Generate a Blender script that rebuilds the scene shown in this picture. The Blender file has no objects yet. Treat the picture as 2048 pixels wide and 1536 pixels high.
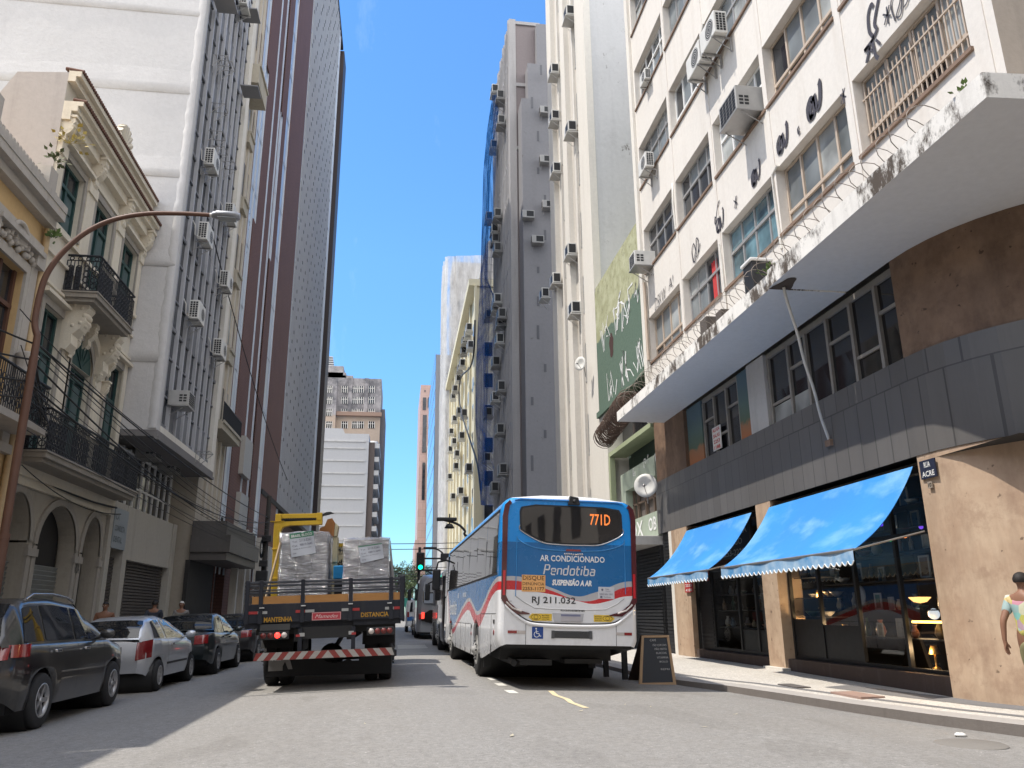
import bpy, bmesh, math, random
from mathutils import Vector, Matrix
random.seed(7)
R = math.radians
S = bpy.context.scene
COL = S.collection

# ------------------------------------------------------------------ camera
CAMZ = 1.22
F = 1586.0
def _ray(u, v): return Vector((u - 1024.0, 768.0 - v, -F))
_Y = _ray(792, 1228).normalized()
_Z = _ray(975, -4700).normalized()
_Z = (_Z - _Y * _Z.dot(_Y)).normalized()
_X = _Y.cross(_Z)
CM = Matrix((_X, _Y, _Z))
cam_d = bpy.data.cameras.new("camera")
cam_d.sensor_width = 36.0
cam_d.lens = 36.0 * F / 2048.0
cam_d.clip_end = 3000.0
cam_d.clip_start = 0.1
cam = bpy.data.objects.new("camera", cam_d)
COL.objects.link(cam)
cam.matrix_world = Matrix.Translation((0, 0, CAMZ)) @ CM.to_4x4()
S.camera = cam
def AX(u, v, X):
    r = CM @ _ray(u, v); k = X / r.x
    return Vector((X, r.y * k, CAMZ + r.z * k))
def AY(u, v, Y):
    r = CM @ _ray(u, v); k = Y / r.y
    return Vector((r.x * k, Y, CAMZ + r.z * k))

# ------------------------------------------------------------------ light
SUN = Vector((-0.52, -0.04, 1.0)).normalized()
EL = math.asin(SUN.z)
AZ = math.atan2(SUN.x, SUN.y)
w = bpy.data.worlds.new("World"); S.world = w; w.use_nodes = True
nt = w.node_tree
bg = nt.nodes["Background"]
sky = nt.nodes.new("ShaderNodeTexSky")
sky.sky_type = 'NISHITA'; sky.sun_disc = False
sky.sun_elevation = EL; sky.sun_rotation = AZ
sky.air_density = 1.25; sky.dust_density = 0.0; sky.ozone_density = 3.0
hs = nt.nodes.new('ShaderNodeHueSaturation'); hs.inputs['Saturation'].default_value = 1.06
nt.links.new(sky.outputs[0], hs.inputs['Color'])
# clear blue air right down to the roofs: less white haze low in the sky
tc = nt.nodes.new('ShaderNodeTexCoord'); sx = nt.nodes.new('ShaderNodeSeparateXYZ'); rp = nt.nodes.new('ShaderNodeValToRGB'); ml = nt.nodes.new('ShaderNodeMix'); ml.data_type = 'RGBA'; ml.blend_type = 'MULTIPLY'; ml.inputs[0].default_value = 1
nt.links.new(tc.outputs['Generated'], sx.inputs[0]); nt.links.new(sx.outputs[2], rp.inputs[0])
rp.color_ramp.elements[0].position = 0.0; rp.color_ramp.elements[0].color = (.33, .55, .80, 1); rp.color_ramp.elements[1].position = .42; rp.color_ramp.elements[1].color = (.56, .80, .98, 1)
nt.links.new(hs.outputs[0], ml.inputs[6]); nt.links.new(rp.outputs[0], ml.inputs[7]); 
# unseen bright cumulus added behind the viewpoint as white fill light, a few thin wisps ahead
def wn(k, **kw):
    x = nt.nodes.new(k)
    for a, b in kw.items(): setattr(x, a, b)
    return x
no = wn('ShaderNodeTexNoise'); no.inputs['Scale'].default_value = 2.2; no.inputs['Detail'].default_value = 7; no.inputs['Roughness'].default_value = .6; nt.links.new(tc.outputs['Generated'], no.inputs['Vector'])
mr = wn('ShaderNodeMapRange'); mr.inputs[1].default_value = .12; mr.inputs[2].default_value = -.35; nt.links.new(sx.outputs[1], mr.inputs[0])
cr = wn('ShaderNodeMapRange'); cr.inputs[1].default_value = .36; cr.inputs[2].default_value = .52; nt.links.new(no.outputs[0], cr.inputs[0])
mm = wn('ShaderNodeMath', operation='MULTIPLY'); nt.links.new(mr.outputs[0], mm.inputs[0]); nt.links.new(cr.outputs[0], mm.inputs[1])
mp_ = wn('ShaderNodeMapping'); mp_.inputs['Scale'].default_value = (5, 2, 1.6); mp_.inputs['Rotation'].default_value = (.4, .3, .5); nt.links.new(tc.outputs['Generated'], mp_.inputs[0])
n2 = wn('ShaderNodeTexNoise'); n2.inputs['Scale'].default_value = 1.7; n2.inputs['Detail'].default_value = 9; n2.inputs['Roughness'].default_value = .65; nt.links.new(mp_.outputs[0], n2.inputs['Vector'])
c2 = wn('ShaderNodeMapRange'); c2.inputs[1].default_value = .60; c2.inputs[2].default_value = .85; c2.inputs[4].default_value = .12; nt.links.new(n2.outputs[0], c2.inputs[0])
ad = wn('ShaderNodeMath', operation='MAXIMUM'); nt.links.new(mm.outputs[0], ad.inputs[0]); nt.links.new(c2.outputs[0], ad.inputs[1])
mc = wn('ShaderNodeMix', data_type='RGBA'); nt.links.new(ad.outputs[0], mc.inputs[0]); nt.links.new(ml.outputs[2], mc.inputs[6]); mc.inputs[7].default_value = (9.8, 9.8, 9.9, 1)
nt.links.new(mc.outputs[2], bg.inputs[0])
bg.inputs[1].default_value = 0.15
sun_d = bpy.data.lights.new("sun", 'SUN')
sun_d.energy = 3.0; sun_d.angle = R(0.5); sun_d.color = (1.0, 0.945, 0.86)
sun = bpy.data.objects.new("sun", sun_d); COL.objects.link(sun)
sun.rotation_euler = SUN.to_track_quat('Z', 'Y').to_euler()
S.view_settings.view_transform = 'Standard'
S.view_settings.look = 'None'
S.view_settings.exposure = 0.86
S.view_settings.gamma = 1.0
S.view_settings.use_curve_mapping = False

# ------------------------------------------------------------------ materials
def lin(c):
    return tuple((x / 12.92 if x <= 0.04045 else ((x + 0.055) / 1.055) ** 2.4) for x in c)
MATS = {}
class NT:
    def __init__(s, name):
        s.m = bpy.data.materials.new(name); s.m.use_nodes = True
        s.t = s.m.node_tree; s.n = s.t.nodes; s.l = s.t.links
        s.b = s.n["Principled BSDF"]
        s._co = None
    def new(s, k, **kw):
        x = s.n.new(k)
        for a, b in kw.items(): setattr(x, a, b)
        return x
    def link(s, a, b): s.l.new(a, b)
    def co(s):
        if s._co is None:
            s._co = s.new("ShaderNodeTexCoord")
        return s._co.outputs['Object']
    def wco(s):
        g = s.new("ShaderNodeNewGeometry"); return g.outputs['Position']
    def mapped(s, scale, co=None):
        m = s.new("ShaderNodeMapping"); m.inputs['Scale'].default_value = scale
        s.link(co or s.co(), m.inputs[0]); return m.outputs[0]
    def noise(s, scale, detail=4, rough=.6, vec=None):
        n = s.new("ShaderNodeTexNoise"); n.inputs['Scale'].default_value = scale
        n.inputs['Detail'].default_value = detail; n.inputs['Roughness'].default_value = rough
        s.link(vec or s.co(), n.inputs['Vector']); return n.outputs['Fac']
    def ramp(s, fac, stops):
        r = s.new("ShaderNodeValToRGB"); e = r.color_ramp.elements
        while len(e) < len(stops): e.new(.5)
        for x, (p, c) in zip(e, stops):
            x.position = p
            x.color = (c, c, c, 1) if isinstance(c, (int, float)) else (*c[:3], 1)
        s.link(fac, r.inputs[0]); return r.outputs[0]
    def mix(s, f, a, b, mode='MIX'):
        m = s.new("ShaderNodeMix", data_type='RGBA', blend_type=mode)
        for sock, v in ((m.inputs[0], f), (m.inputs[6], a), (m.inputs[7], b)):
            if isinstance(v, (int, float)): sock.default_value = v
            elif isinstance(v, tuple): sock.default_value = (*v[:3], 1)
            else: s.link(v, sock)
        return m.outputs[2]
    def math(s, op, a, b=0.0, c=None):
        m = s.new("ShaderNodeMath", operation=op)
        for i, v in enumerate((a, b) if c is None else (a, b, c)):
            if isinstance(v, (int, float)): m.inputs[i].default_value = v
            else: s.link(v, m.inputs[i])
        return m.outputs[0]
    def bump(s, h, strength=.3, dist=.02):
        b = s.new("ShaderNodeBump"); b.inputs['Strength'].default_value = strength
        b.inputs['Distance'].default_value = dist
        s.link(h, b.inputs['Height']); s.link(b.outputs[0], s.b.inputs['Normal'])
    def base(s, c):
        if isinstance(c, tuple): s.b.inputs['Base Color'].default_value = (*c[:3], 1)
        else: s.link(c, s.b.inputs['Base Color'])
    def rough(s, v):
        if isinstance(v, (int, float)): s.b.inputs['Roughness'].default_value = v
        else: s.link(v, s.b.inputs['Roughness'])
def mul(c, k): return tuple(min(1, x * k) for x in c)

def plain(name, c, rough=.5, metal=0, var=.12, scale=6, bump=0, spec=.5, coat=0, emit=None, es=1.0):
    """paint / metal / plastic with a little uneven wear"""
    t = NT(name)
    if var:
        f = t.noise(scale, 5, .65)
        t.base(t.mix(f, mul(c, 1 - var), mul(c, 1 + var)))
        t.rough(t.math('MULTIPLY_ADD', f, .25, rough - .12))
        if bump: t.bump(t.noise(scale * 6, 4), bump, .01)
    else:
        t.base(c); t.rough(rough)
    t.b.inputs['Metallic'].default_value = metal
    t.b.inputs['Specular IOR Level'].default_value = spec
    t.b.inputs['Coat Weight'].default_value = coat
    t.b.inputs['Coat Roughness'].default_value = .06
    if emit:
        t.b.inputs['Emission Color'].default_value = (*emit, 1)
        t.b.inputs['Emission Strength'].default_value = es
    return t.m

def plaster(name, c, dirt=(.18, .16, .14), streak=.5, patch=.3, rough=.85, bump=.25, scale=1.0, grime=None):
    """weathered render / concrete: broad patches, vertical run-off streaks, fine grain"""
    t = NT(name)
    big = t.noise(.35 * scale, 5, .6)
    fine = t.noise(9 * scale, 5, .7)
    st = t.noise(1.0, 5, .7, t.mapped((2.2 * scale, 2.2 * scale, .16 * scale)))
    bl = t.noise(1.3 * scale, 8, .75)
    col = t.mix(t.ramp(big, [(.3, 0), (.7, 1)]), mul(c, 1 - .22 * patch), mul(c, 1 + .12 * patch))
    col = t.mix(t.math('MULTIPLY', t.ramp(st, [(.52, 0), (.78, 1)]), streak), col, dirt)
    col = t.mix(t.math('MULTIPLY', t.ramp(bl, [(.58, 0), (.75, 1)]), patch), col, mul(dirt, 1.4))
    col = t.mix(t.ramp(fine, [(.25, 0), (.8, 1)]), mul(c, .82), col, 'MIX') if False else \
        t.mix(.35, col, t.mix(fine, mul(c, .6), mul(c, 1.25)))
    if grime:
        g = t.noise(1.0, 8, .8, t.mapped((4.5, 4.5, 2.2))); g2 = t.noise(.9, 3, .6)
        k = t.ramp(t.math('MULTIPLY', g, g2), [(grime, 0), (grime + .07, 1)])
        col = t.mix(k, col, (.085, .068, .055))
    t.base(col); t.rough(rough)
    t.bump(t.math('ADD', fine, t.math('MULTIPLY', bl, 1.5)), bump, .02)
    t.b.inputs['Specular IOR Level'].default_value = .25
    return t.m

def glass(name, c, rough=.05, var=.5, scale=.8, spec=.6):
    t = NT(name)
    f = t.noise(scale, 3, .5)
    t.base(t.mix(t.ramp(f, [(.35, 0), (.65, 1)]), mul(c, 1 - var), mul(c, 1 + var)))
    t.rough(rough)
    t.b.inputs['Specular IOR Level'].default_value = spec
    t.bump(t.noise(.9, 2, .5), .06, .05)
    return t.m

def stone(name, cols, scale=1.0, rough=.6):
    """mottled worn stone slab: three tones, chips and stains"""
    t = NT(name); a = t.noise(.9 * scale, 8, .7); b = t.noise(2.6 * scale, 8, .75); c = t.noise(.45, 6, .75, t.mapped((1.6, 1.6, .5)))
    col = t.mix(t.ramp(a, [(.38, 0), (.62, 1)]), cols[0], cols[1])
    col = t.mix(t.math('MULTIPLY', t.ramp(b, [(.5, 0), (.64, 1)]), .6), col, cols[2])
    col = t.mix(t.math('MULTIPLY', t.ramp(c, [(.48, 0), (.66, 1)]), .55), col, mul(cols[2], .75))
    col = t.mix(t.ramp(t.noise(7 * scale, 3, .5), [(.69, 0), (.73, .8)]), col, mul(cols[2], .4))
    t.base(col); t.rough(rough); t.bump(t.math('ADD', a, b), .25, .02); t.b.inputs['Specular IOR Level'].default_value = .3
    return t.m
def mosaic(name, c, c2, bw, bh, mortar, rough=.5, mort=.01, bump=.2):
    """tiles / stone slabs from a brick pattern laid on object x+y , z"""
    t = NT(name)
    sp = t.new("ShaderNodeSeparateXYZ"); t.link(t.co(), sp.inputs[0])
    cb = t.new("ShaderNodeCombineXYZ")
    t.link(t.math('ADD', sp.outputs[0], sp.outputs[1]), cb.inputs[0]); t.link(sp.outputs[2], cb.inputs[1])
    b = t.new("ShaderNodeTexBrick")
    b.inputs['Scale'].default_value = 1; b.inputs['Brick Width'].default_value = bw
    b.inputs['Row Height'].default_value = bh; b.inputs['Mortar Size'].default_value = mort
    b.inputs['Color1'].default_value = (*c, 1); b.inputs['Color2'].default_value = (*c2, 1)
    b.inputs['Mortar'].default_value = (*mortar, 1)
    t.link(cb.outputs[0], b.inputs[0])
    big = t.noise(.8, 5, .65)
    st = t.noise(1.0, 5, .7, t.mapped((3, 3, .25)))
    col = t.mix(.45, b.outputs[0], t.mix(big, mul(c, .55), mul(c2, 1.35)))
    col = t.mix(t.math('MULTIPLY', t.ramp(st, [(.5, 0), (.8, 1)]), .35), col, mul(c, .45))
    t.base(col); t.rough(rough)
    t.bump(t.math('ADD', t.math('MULTIPLY', b.outputs[1], -1.0), t.math('MULTIPLY', t.noise(14, 4), .5)), bump, .01)
    return t.m

# ------------------------------------------------------------------ mesh builder
class MB:
    def __init__(s): s.v = []; s.f = []; s.mi = []; s.sm = []
    def add(s, vs, fs, mi=0, sm=False):
        o = len(s.v); s.v += [tuple(p) for p in vs]
        for f in fs:
            s.f.append(tuple(i + o for i in f)); s.mi.append(mi); s.sm.append(sm)
    def quad(s, a, b, c, d, mi=0): s.add([a, b, c, d], [(0, 1, 2, 3)], mi)
    def poly(s, pts, mi=0): s.add(pts, [tuple(range(len(pts)))], mi)
    def box(s, x0, x1, y0, y1, z0, z1, mi=0):
        if x1 < x0: x0, x1 = x1, x0
        if y1 < y0: y0, y1 = y1, y0
        if z1 < z0: z0, z1 = z1, z0
        v = [(x, y, z) for z in (z0, z1) for y in (y0, y1) for x in (x0, x1)]
        s.add(v, [(0, 2, 3, 1), (4, 5, 7, 6), (0, 1, 5, 4), (2, 6, 7, 3), (0, 4, 6, 2), (1, 3, 7, 5)], mi)
    def bbox(s, x0, x1, y0, y1, z0, z1, b=.01, mi=0):
        """box with chamfered vertical and horizontal edges"""
        xs, ys, zs = sorted((x0, x1)), sorted((y0, y1)), sorted((z0, z1))
        b = min(b, (xs[1]-xs[0])/2.01, (ys[1]-ys[0])/2.01, (zs[1]-zs[0])/2.01)
        bm = bmesh.new(); bmesh.ops.create_cube(bm, size=1)
        for q in bm.verts:
            q.co = Vector((xs[0] if q.co.x < 0 else xs[1], ys[0] if q.co.y < 0 else ys[1], zs[0] if q.co.z < 0 else zs[1]))
        bmesh.ops.bevel(bm, geom=list(bm.edges), offset=b, segments=2, profile=.6, affect='EDGES')
        bm.verts.index_update()
        s.add([q.co[:] for q in bm.verts], [tuple(q.index for q in f.verts) for f in bm.faces], mi)
        bm.free()
    def obox(s, fr, s0, s1, t0, t1, d0, d1, mi=0):
        o = len(s.v)
        v = [fr(a, b, c) for c in (d0, d1) for b in (t0, t1) for a in (s0, s1)]
        s.add(v, [(0, 2, 3, 1), (4, 5, 7, 6), (0, 1, 5, 4), (2, 6, 7, 3), (0, 4, 6, 2), (1, 3, 7, 5)], mi)
    def oprism(s, fr, pts, d0, d1, mi=0, caps=True):
        """polygon in (s,t) extruded from depth d0 to d1"""
        n = len(pts)
        v = [fr(a, b, d0) for a, b in pts] + [fr(a, b, d1) for a, b in pts]
        fs = [(i, (i + 1) % n, n + (i + 1) % n, n + i) for i in range(n)]
        if caps: fs += [tuple(range(n))[::-1], tuple(range(n, 2 * n))]
        s.add(v, fs, mi)
    def loft(s, rings, closed=True, cap0=True, cap1=True, mi=0, sm=True):
        n = len(rings[0]); o = len(s.v)
        vs = [p for r in rings for p in r]; fs = []
        for i in range(len(rings) - 1):
            for j in range(n if closed else n - 1):
                k = (j + 1) % n
                fs.append((i * n + j, i * n + k, (i + 1) * n + k, (i + 1) * n + j))
        s.add(vs, fs, mi, sm)
        if cap0: s.add(rings[0], [tuple(range(n))[::-1]], mi)
        if cap1: s.add(rings[-1], [tuple(range(n))], mi)
    def tube(s, pts, r, n=6, mi=0, caps=True):
        pts = [Vector(p) for p in pts]; rings = []
        up = None
        for i, p in enumerate(pts):
            d = (pts[min(i + 1, len(pts) - 1)] - pts[max(i - 1, 0)])
            if d.length < 1e-9: d = Vector((0, 0, 1))
            d.normalize()
            if up is None:
                a = Vector((0, 0, 1)) if abs(d.z) < .9 else Vector((1, 0, 0))
                up = d.cross(a).normalized()
            up = (up - d * up.dot(d))
            up = up.normalized() if up.length > 1e-6 else d.orthogonal().normalized()
            sd = d.cross(up)
            rr = r[i] if isinstance(r, (list, tuple)) else r
            rings.append([p + (up * math.cos(2*math.pi*k/n) + sd * math.sin(2*math.pi*k/n)) * rr for k in range(n)])
        s.loft(rings, True, caps, caps, mi)
    def lathe(s, prof, c, axis='z', n=20, mi=0, a0=0, a1=2*math.pi):
        """profile (r, h) turned about an axis through c"""
        c = Vector(c); full = abs(a1 - a0 - 2*math.pi) < 1e-6
        m = n if full else n + 1
        rings = []
        for k in range(m):
            a = a0 + (a1 - a0) * k / n
            ring = []
            for r, h in prof:
                x, y = r * math.cos(a), r * math.sin(a)
                ring.append(c + (Vector((x, y, h)) if axis == 'z' else Vector((h, x, y)) if axis == 'x' else Vector((x, h, y))))
            rings.append(ring)
        L = len(prof); fs = []
        for k in range(m if full else m - 1):
            k2 = (k + 1) % m
            for j in range(L - 1):
                fs.append((k*L+j, k2*L+j, k2*L+j+1, k*L+j+1))
        s.add([p for r in rings for p in r], fs, mi, True)
    def ball(s, c, rx, ry=None, rz=None, n=10, mi=0, jit=0):
        ry = ry or rx; rz = rz or rx; c = Vector(c); rings = []
        for i in range(n + 1):
            a = math.pi * i / n
            rings.append([c + Vector((rx*math.sin(a)*math.cos(b), ry*math.sin(a)*math.sin(b), rz*math.cos(a))) * (1 + random.uniform(-jit, jit))
                          for b in [2*math.pi*k/(n*2) for k in range(n*2)]])
        s.loft(rings, True, False, False, mi)
    def text(s, txt, fr, s0, t0, h, width=None, d=.004, bold=0., shear=0., mi=0, rot=0., space=1., just='LEFT'):
        """flat lettering on a frame fr(s,t,d); h = cap height; width squeezes it to a length"""
        cu = bpy.data.curves.new("t", 'FONT'); cu.body = txt; cu.size = 1.0
        cu.offset = bold; cu.shear = shear; cu.space_character = space; cu.resolution_u = 2
        ob = bpy.data.objects.new("t", cu)
        me = bpy.data.meshes.new_from_object(ob)
        if not me.vertices:
            bpy.data.objects.remove(ob); return
        xs = [q.co.x for q in me.vertices]; x0, x1 = min(xs), max(xs)
        k = h / .69; kx = k if width is None else width / max(1e-6, x1 - x0)
        ca, sa = math.cos(rot), math.sin(rot)
        off = {'LEFT': 0, 'CENTER': -(x1 - x0) * kx / 2, 'RIGHT': -(x1 - x0) * kx}[just]
        vs = []
        for q in me.vertices:
            a = (q.co.x - x0) * kx + off; b = q.co.y * k
            vs.append(fr(s0 + a * ca - b * sa, t0 + a * sa + b * ca, d))
        s.add(vs, [tuple(p.vertices) for p in me.polygons], mi)
        bpy.data.objects.remove(ob); bpy.data.curves.remove(cu); bpy.data.meshes.remove(me)
    def stroke(s, pts, fr, wd, d=.004, mi=0):
        """a painted line in (s,t) of width wd lying on frame fr"""
        P = [Vector((a, b)) for a, b in pts]; Lf = []; Rt = []
        for i, p in enumerate(P):
            dv = P[min(i+1, len(P)-1)] - P[max(i-1, 0)]
            if dv.length < 1e-6: dv = Vector((1, 0))
            nn = Vector((-dv.y, dv.x)).normalized() * wd / 2
            Lf.append(p + nn); Rt.append(p - nn)
        for i in range(len(P) - 1):
            s.quad(fr(*Rt[i], d), fr(*Rt[i+1], d), fr(*Lf[i+1], d), fr(*Lf[i], d), mi)
    def clusters(s, gap=.05):
        n = len(s.v); p = list(range(n))
        def fd(a):
            while p[a] != a: p[a] = p[p[a]]; a = p[a]
            return a
        for f in s.f:
            r = fd(f[0])
            for i in f[1:]: p[fd(i)] = r
        bx = {}
        for i, q in enumerate(s.v):
            b = bx.setdefault(fd(i), [*q, *q])
            for k in range(3): b[k] = min(b[k], q[k]); b[k+3] = max(b[k+3], q[k])
        ks = list(bx); g = {k: k for k in ks}
        def fg(a):
            while g[a] != a: a = g[a]
            return a
        for i, a in enumerate(ks):
            for c in ks[i+1:]:
                A, B = bx[a], bx[c]
                if all(A[k] - gap < B[k+3] and B[k] - gap < A[k+3] for k in range(3)): g[fg(a)] = fg(c)
        out = {}
        for fi, f in enumerate(s.f): out.setdefault(fg(fd(f[0])), []).append(fi)
        return list(out.values())
    def build(s, name, mats, parent=None, smooth=None, world=True, recalc=True):
        if parent is not None and name in SPLIT and len(s.f) < 9000:
            cl = s.clusters()
            if 1 < len(cl) <= 60:
                r = None
                for fs in cl:
                    m = MB(); mp = {}
                    for fi in fs:
                        f2_ = []
                        for i in s.f[fi]:
                            if i not in mp: mp[i] = len(m.v); m.v.append(s.v[i])
                            f2_.append(mp[i])
                        m.f.append(tuple(f2_)); m.mi.append(s.mi[fi]); m.sm.append(s.sm[fi])
                    o = m._build(name, mats, parent, smooth, world, recalc); r = r or o
                return r
        return s._build(name, mats, parent, smooth, world, recalc)
    def _build(s, name, mats, parent=None, smooth=None, world=True, recalc=True):
        me = bpy.data.meshes.new(name)
        off = Vector((0, 0, 0))
        if parent is not None:
            if world: off = ORG.get(parent.name, Vector((0, 0, 0)))
        elif s.v:
            xs = [p[0] for p in s.v]; ys = [p[1] for p in s.v]; zs = [p[2] for p in s.v]
            off = Vector(((min(xs)+max(xs))/2, (min(ys)+max(ys))/2, min(zs)))
        me.from_pydata([(p[0]-off[0], p[1]-off[1], p[2]-off[2]) for p in s.v], [], s.f)
        if not isinstance(mats, (list, tuple)): mats = [mats]
        for m in mats: me.materials.append(m)
        me.polygons.foreach_set('material_index', s.mi)
        me.polygons.foreach_set('use_smooth', s.sm if smooth is None else [smooth] * len(s.f))
        if recalc:
            bm = bmesh.new(); bm.from_mesh(me)
            bmesh.ops.recalc_face_normals(bm, faces=bm.faces); bm.to_mesh(me); bm.free()
        me.update()
        o = bpy.data.objects.new(name, me); COL.objects.link(o)
        if parent is not None:
            o.parent = parent; ORG[o.name] = off
        else:
            o.location = off; ORG[o.name] = off
        return o
ORG = {}
SPLIT = {'pillar', 'pillar_base', 'brown_stone', 'mural', 'graffiti', 'conduit', 'pilaster', 'fin', 'stepped_pier', 'slit_window', 'trim', 'ledge', 'panel', 'pier', 'corner_mark', 'window_strip', 'balcony', 'shelf', 'arch_stone', 'window_surround', 'hood_mould', 'moulding', 'parapet', 'crest', 'shutter', 'mullion', 'bracket', 'meter_box', 'balcony_stack', 'louvre', 'floor_edge', 'column', 'ribbon_window', 'casing', 'underside_box', 'lettering_', 'window', 'side_window', 'roof_rail', 'plinth', 'side_strip', 'dark_edge', 'reflector', 'glass_front_', 'side_marker', 'chassis', 'panel_seam', 'end_pier', 'roof_tiles', 'side_vent', 'door_seam', 'base_wall', 'shop_glass', 'shop_frame', 'wall_'}
def tag(o, label=None, cat=None, group=None, kind=None):
    if label: o['label'] = label
    if cat: o['category'] = cat
    if group: o['group'] = group
    if kind: o['kind'] = kind
    return o
def thing(name, label, cat, loc=(0, 0, 0), rz=0, group=None, local=False, rot=None):
    """an Empty at the thing's base; children given in world coordinates unless local"""
    o = bpy.data.objects.new(name, None); COL.objects.link(o)
    o.empty_display_size = .2
    o.location = loc; o.rotation_euler = rot or (0, 0, rz)
    ORG[o.name] = Vector((0, 0, 0)) if local else Vector(loc)
    return tag(o, label, cat, group)
def copy_tree(o, parent=None, loc=None, rot=None, label=None):
    c = o.copy(); COL.objects.link(c)
    if parent is not None: c.parent = parent
    for ch in KIDS.get(o.name, []): copy_tree(ch, c)
    if loc is not None: c.location = loc
    if rot is not None: c.rotation_euler = rot
    if label: c['label'] = label
    return c
KIDS = {}
def register(root):
    """note the children of a finished thing so that it can be copied"""
    for o in list(COL.objects):
        if o.parent is not None:
            L = KIDS.setdefault(o.parent.name, [])
            if o not in L: L.append(o)
    return root
def frX(X, sgn=1):
    """frame on a plane X=const: s=Y, t=Z, depth outward towards the street (sgn -1: street lies at smaller X)"""
    return lambda a, b, d=0: (X + sgn * d, a, b)
def frY(Y, sgn=-1):
    return lambda a, b, d=0: (a, Y + sgn * d, b)
def wallgrid(mb, fr, s0, s1, t0, t1, ops, depth, mi=0, rmi=None):
    """a wall face with rectangular openings and their reveals"""
    rmi = mi if rmi is None else rmi
    ss = sorted({s0, s1} | {x for o in ops for x in o[:2] if s0 < x < s1})
    ts = sorted({t0, t1} | {x for o in ops for x in o[2:4] if t0 < x < t1})
    for i in range(len(ss) - 1):
        for j in range(len(ts) - 1):
            a, b = (ss[i] + ss[i+1]) / 2, (ts[j] + ts[j+1]) / 2
            if any(o[0] < a < o[1] and o[2] < b < o[3] for o in ops): continue
            mb.quad(fr(ss[i], ts[j], 0), fr(ss[i+1], ts[j], 0), fr(ss[i+1], ts[j+1], 0), fr(ss[i], ts[j+1], 0), mi)
    for a, b, c, d in ops:
        mb.quad(fr(a, c, 0), fr(b, c, 0), fr(b, c, -depth), fr(a, c, -depth), rmi)
        mb.quad(fr(a, d, 0), fr(b, d, 0), fr(b, d, -depth), fr(a, d, -depth), rmi)
        mb.quad(fr(a, c, 0), fr(a, d, 0), fr(a, d, -depth), fr(a, c, -depth), rmi)
        mb.quad(fr(b, c, 0), fr(b, d, 0), fr(b, d, -depth), fr(b, c, -depth), rmi)
def zroad(x):
    d = abs(x - .6)
    return -.032 * (math.sqrt(d * d + .25) - .5)
# ------------------------------------------------------------------ shared materials
M = {}
M['white_wall'] = plaster("white_render", (.66, .615, .56), dirt=(.36, .28, .21), streak=.42, patch=.32, bump=.2)
M['white_trim'] = plaster("white_trim", (.68, .64, .575), dirt=(.3, .25, .2), streak=.3, patch=.2)
M['fascia'] = plaster("mouldy_fascia", (.76, .73, .68), dirt=(.12, .1, .085), streak=.5, patch=.35, grime=.235)
M['soffit'] = plaster("soffit", (.60, .59, .585), dirt=(.4, .38, .36), streak=.0, patch=.16, bump=.1)
M['grey_render'] = plaster("grey_render", (.50, .49, .48), dirt=(.2, .19, .18), streak=.45, patch=.4)
M['side_render'] = plaster("side_render", (.47, .40, .33), dirt=(.2, .18, .15), streak=.4, patch=.4)
M['brown_stone'] = stone("brown_stone", [(.25, .165, .11), (.17, .105, .068), (.12, .075, .05)])
M['tan_stone'] = stone("tan_stone", [(.50, .375, .265), (.41, .285, .195), (.31, .205, .14)])
M['dark_slab'] = mosaic("dark_slab", (.145, .137, .13), (.10, .094, .09), .42, 1.56, (.02, .02, .02), .42, .012)
M['alu'] = plain("aluminium", (.42, .41, .40), .45, .5, .15, 5)
M['old_alu'] = plain("old_alu", (.30, .28, .255), .55, .2, .25, 5)
M['tan_frame'] = plain("tan_frame", (.46, .37, .29), .6, 0, .2, 5)
M['white_paint'] = plain("white_paint", (.72, .71, .69), .5, 0, .1, 4)
M['rust_sill'] = plain("rust_sill", (.20, .13, .09), .7, 0, .3, 8)
M['glass_grey'] = glass("glass_grey", (.16, .175, .18), .12, .5, .6)
M['glass_dark'] = glass("glass_dark", (.028, .03, .034), .06, .5, .8)
M['glass_blind'] = glass("glass_blind", (.30, .31, .30), .22, .35, 1.2)
M['glass_teal'] = glass("glass_teal", (.11, .19, .22), .1, .6, 1.1)
M['glass_black'] = glass("glass_black", (.012, .012, .014), .05, .3, .8)
M['black'] = plain("black_paint", (.014, .014, .015), .5, 0, .3, 8)
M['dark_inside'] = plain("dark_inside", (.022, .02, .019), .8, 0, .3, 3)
M['dark_metal'] = plain("dark_metal", (.03, .03, .032), .5, .3, .25, 6)
M['red'] = plain("red_cloth", (.42, .03, .03), .8, 0, .2, 6)
M['ac_white'] = plain("ac_white", (.60, .585, .55), .5, 0, .16, 5)
M['ac_grey'] = plain("ac_grey", (.36, .35, .335), .55, .1, .2, 5)
M['graffiti'] = plain("black_spray", (.045, .042, .055), .8, 0, .3, 7)
M['white_spray'] = plain("white_spray", (.72, .72, .7), .8, 0, .15, 7)
M['steel'] = plain("steel", (.35, .34, .33), .4, .7, .2, 6)
M['pipe_white'] = plain("pipe_white", (.55, .52, .47), .6, 0, .35, 5)
M['sign_white'] = plain("sign_white", (.7, .69, .66), .5, 0, .08, 4)
M['sign_red'] = plain("sign_red", (.45, .03, .03), .5, 0, .1, 4)
M['rubber'] = plain("rubber", (.018, .018, .019), .85, 0, .25, 12)
M['wood'] = plain("light_wood", (.36, .235, .13), .6, 0, .25, 5)

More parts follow.
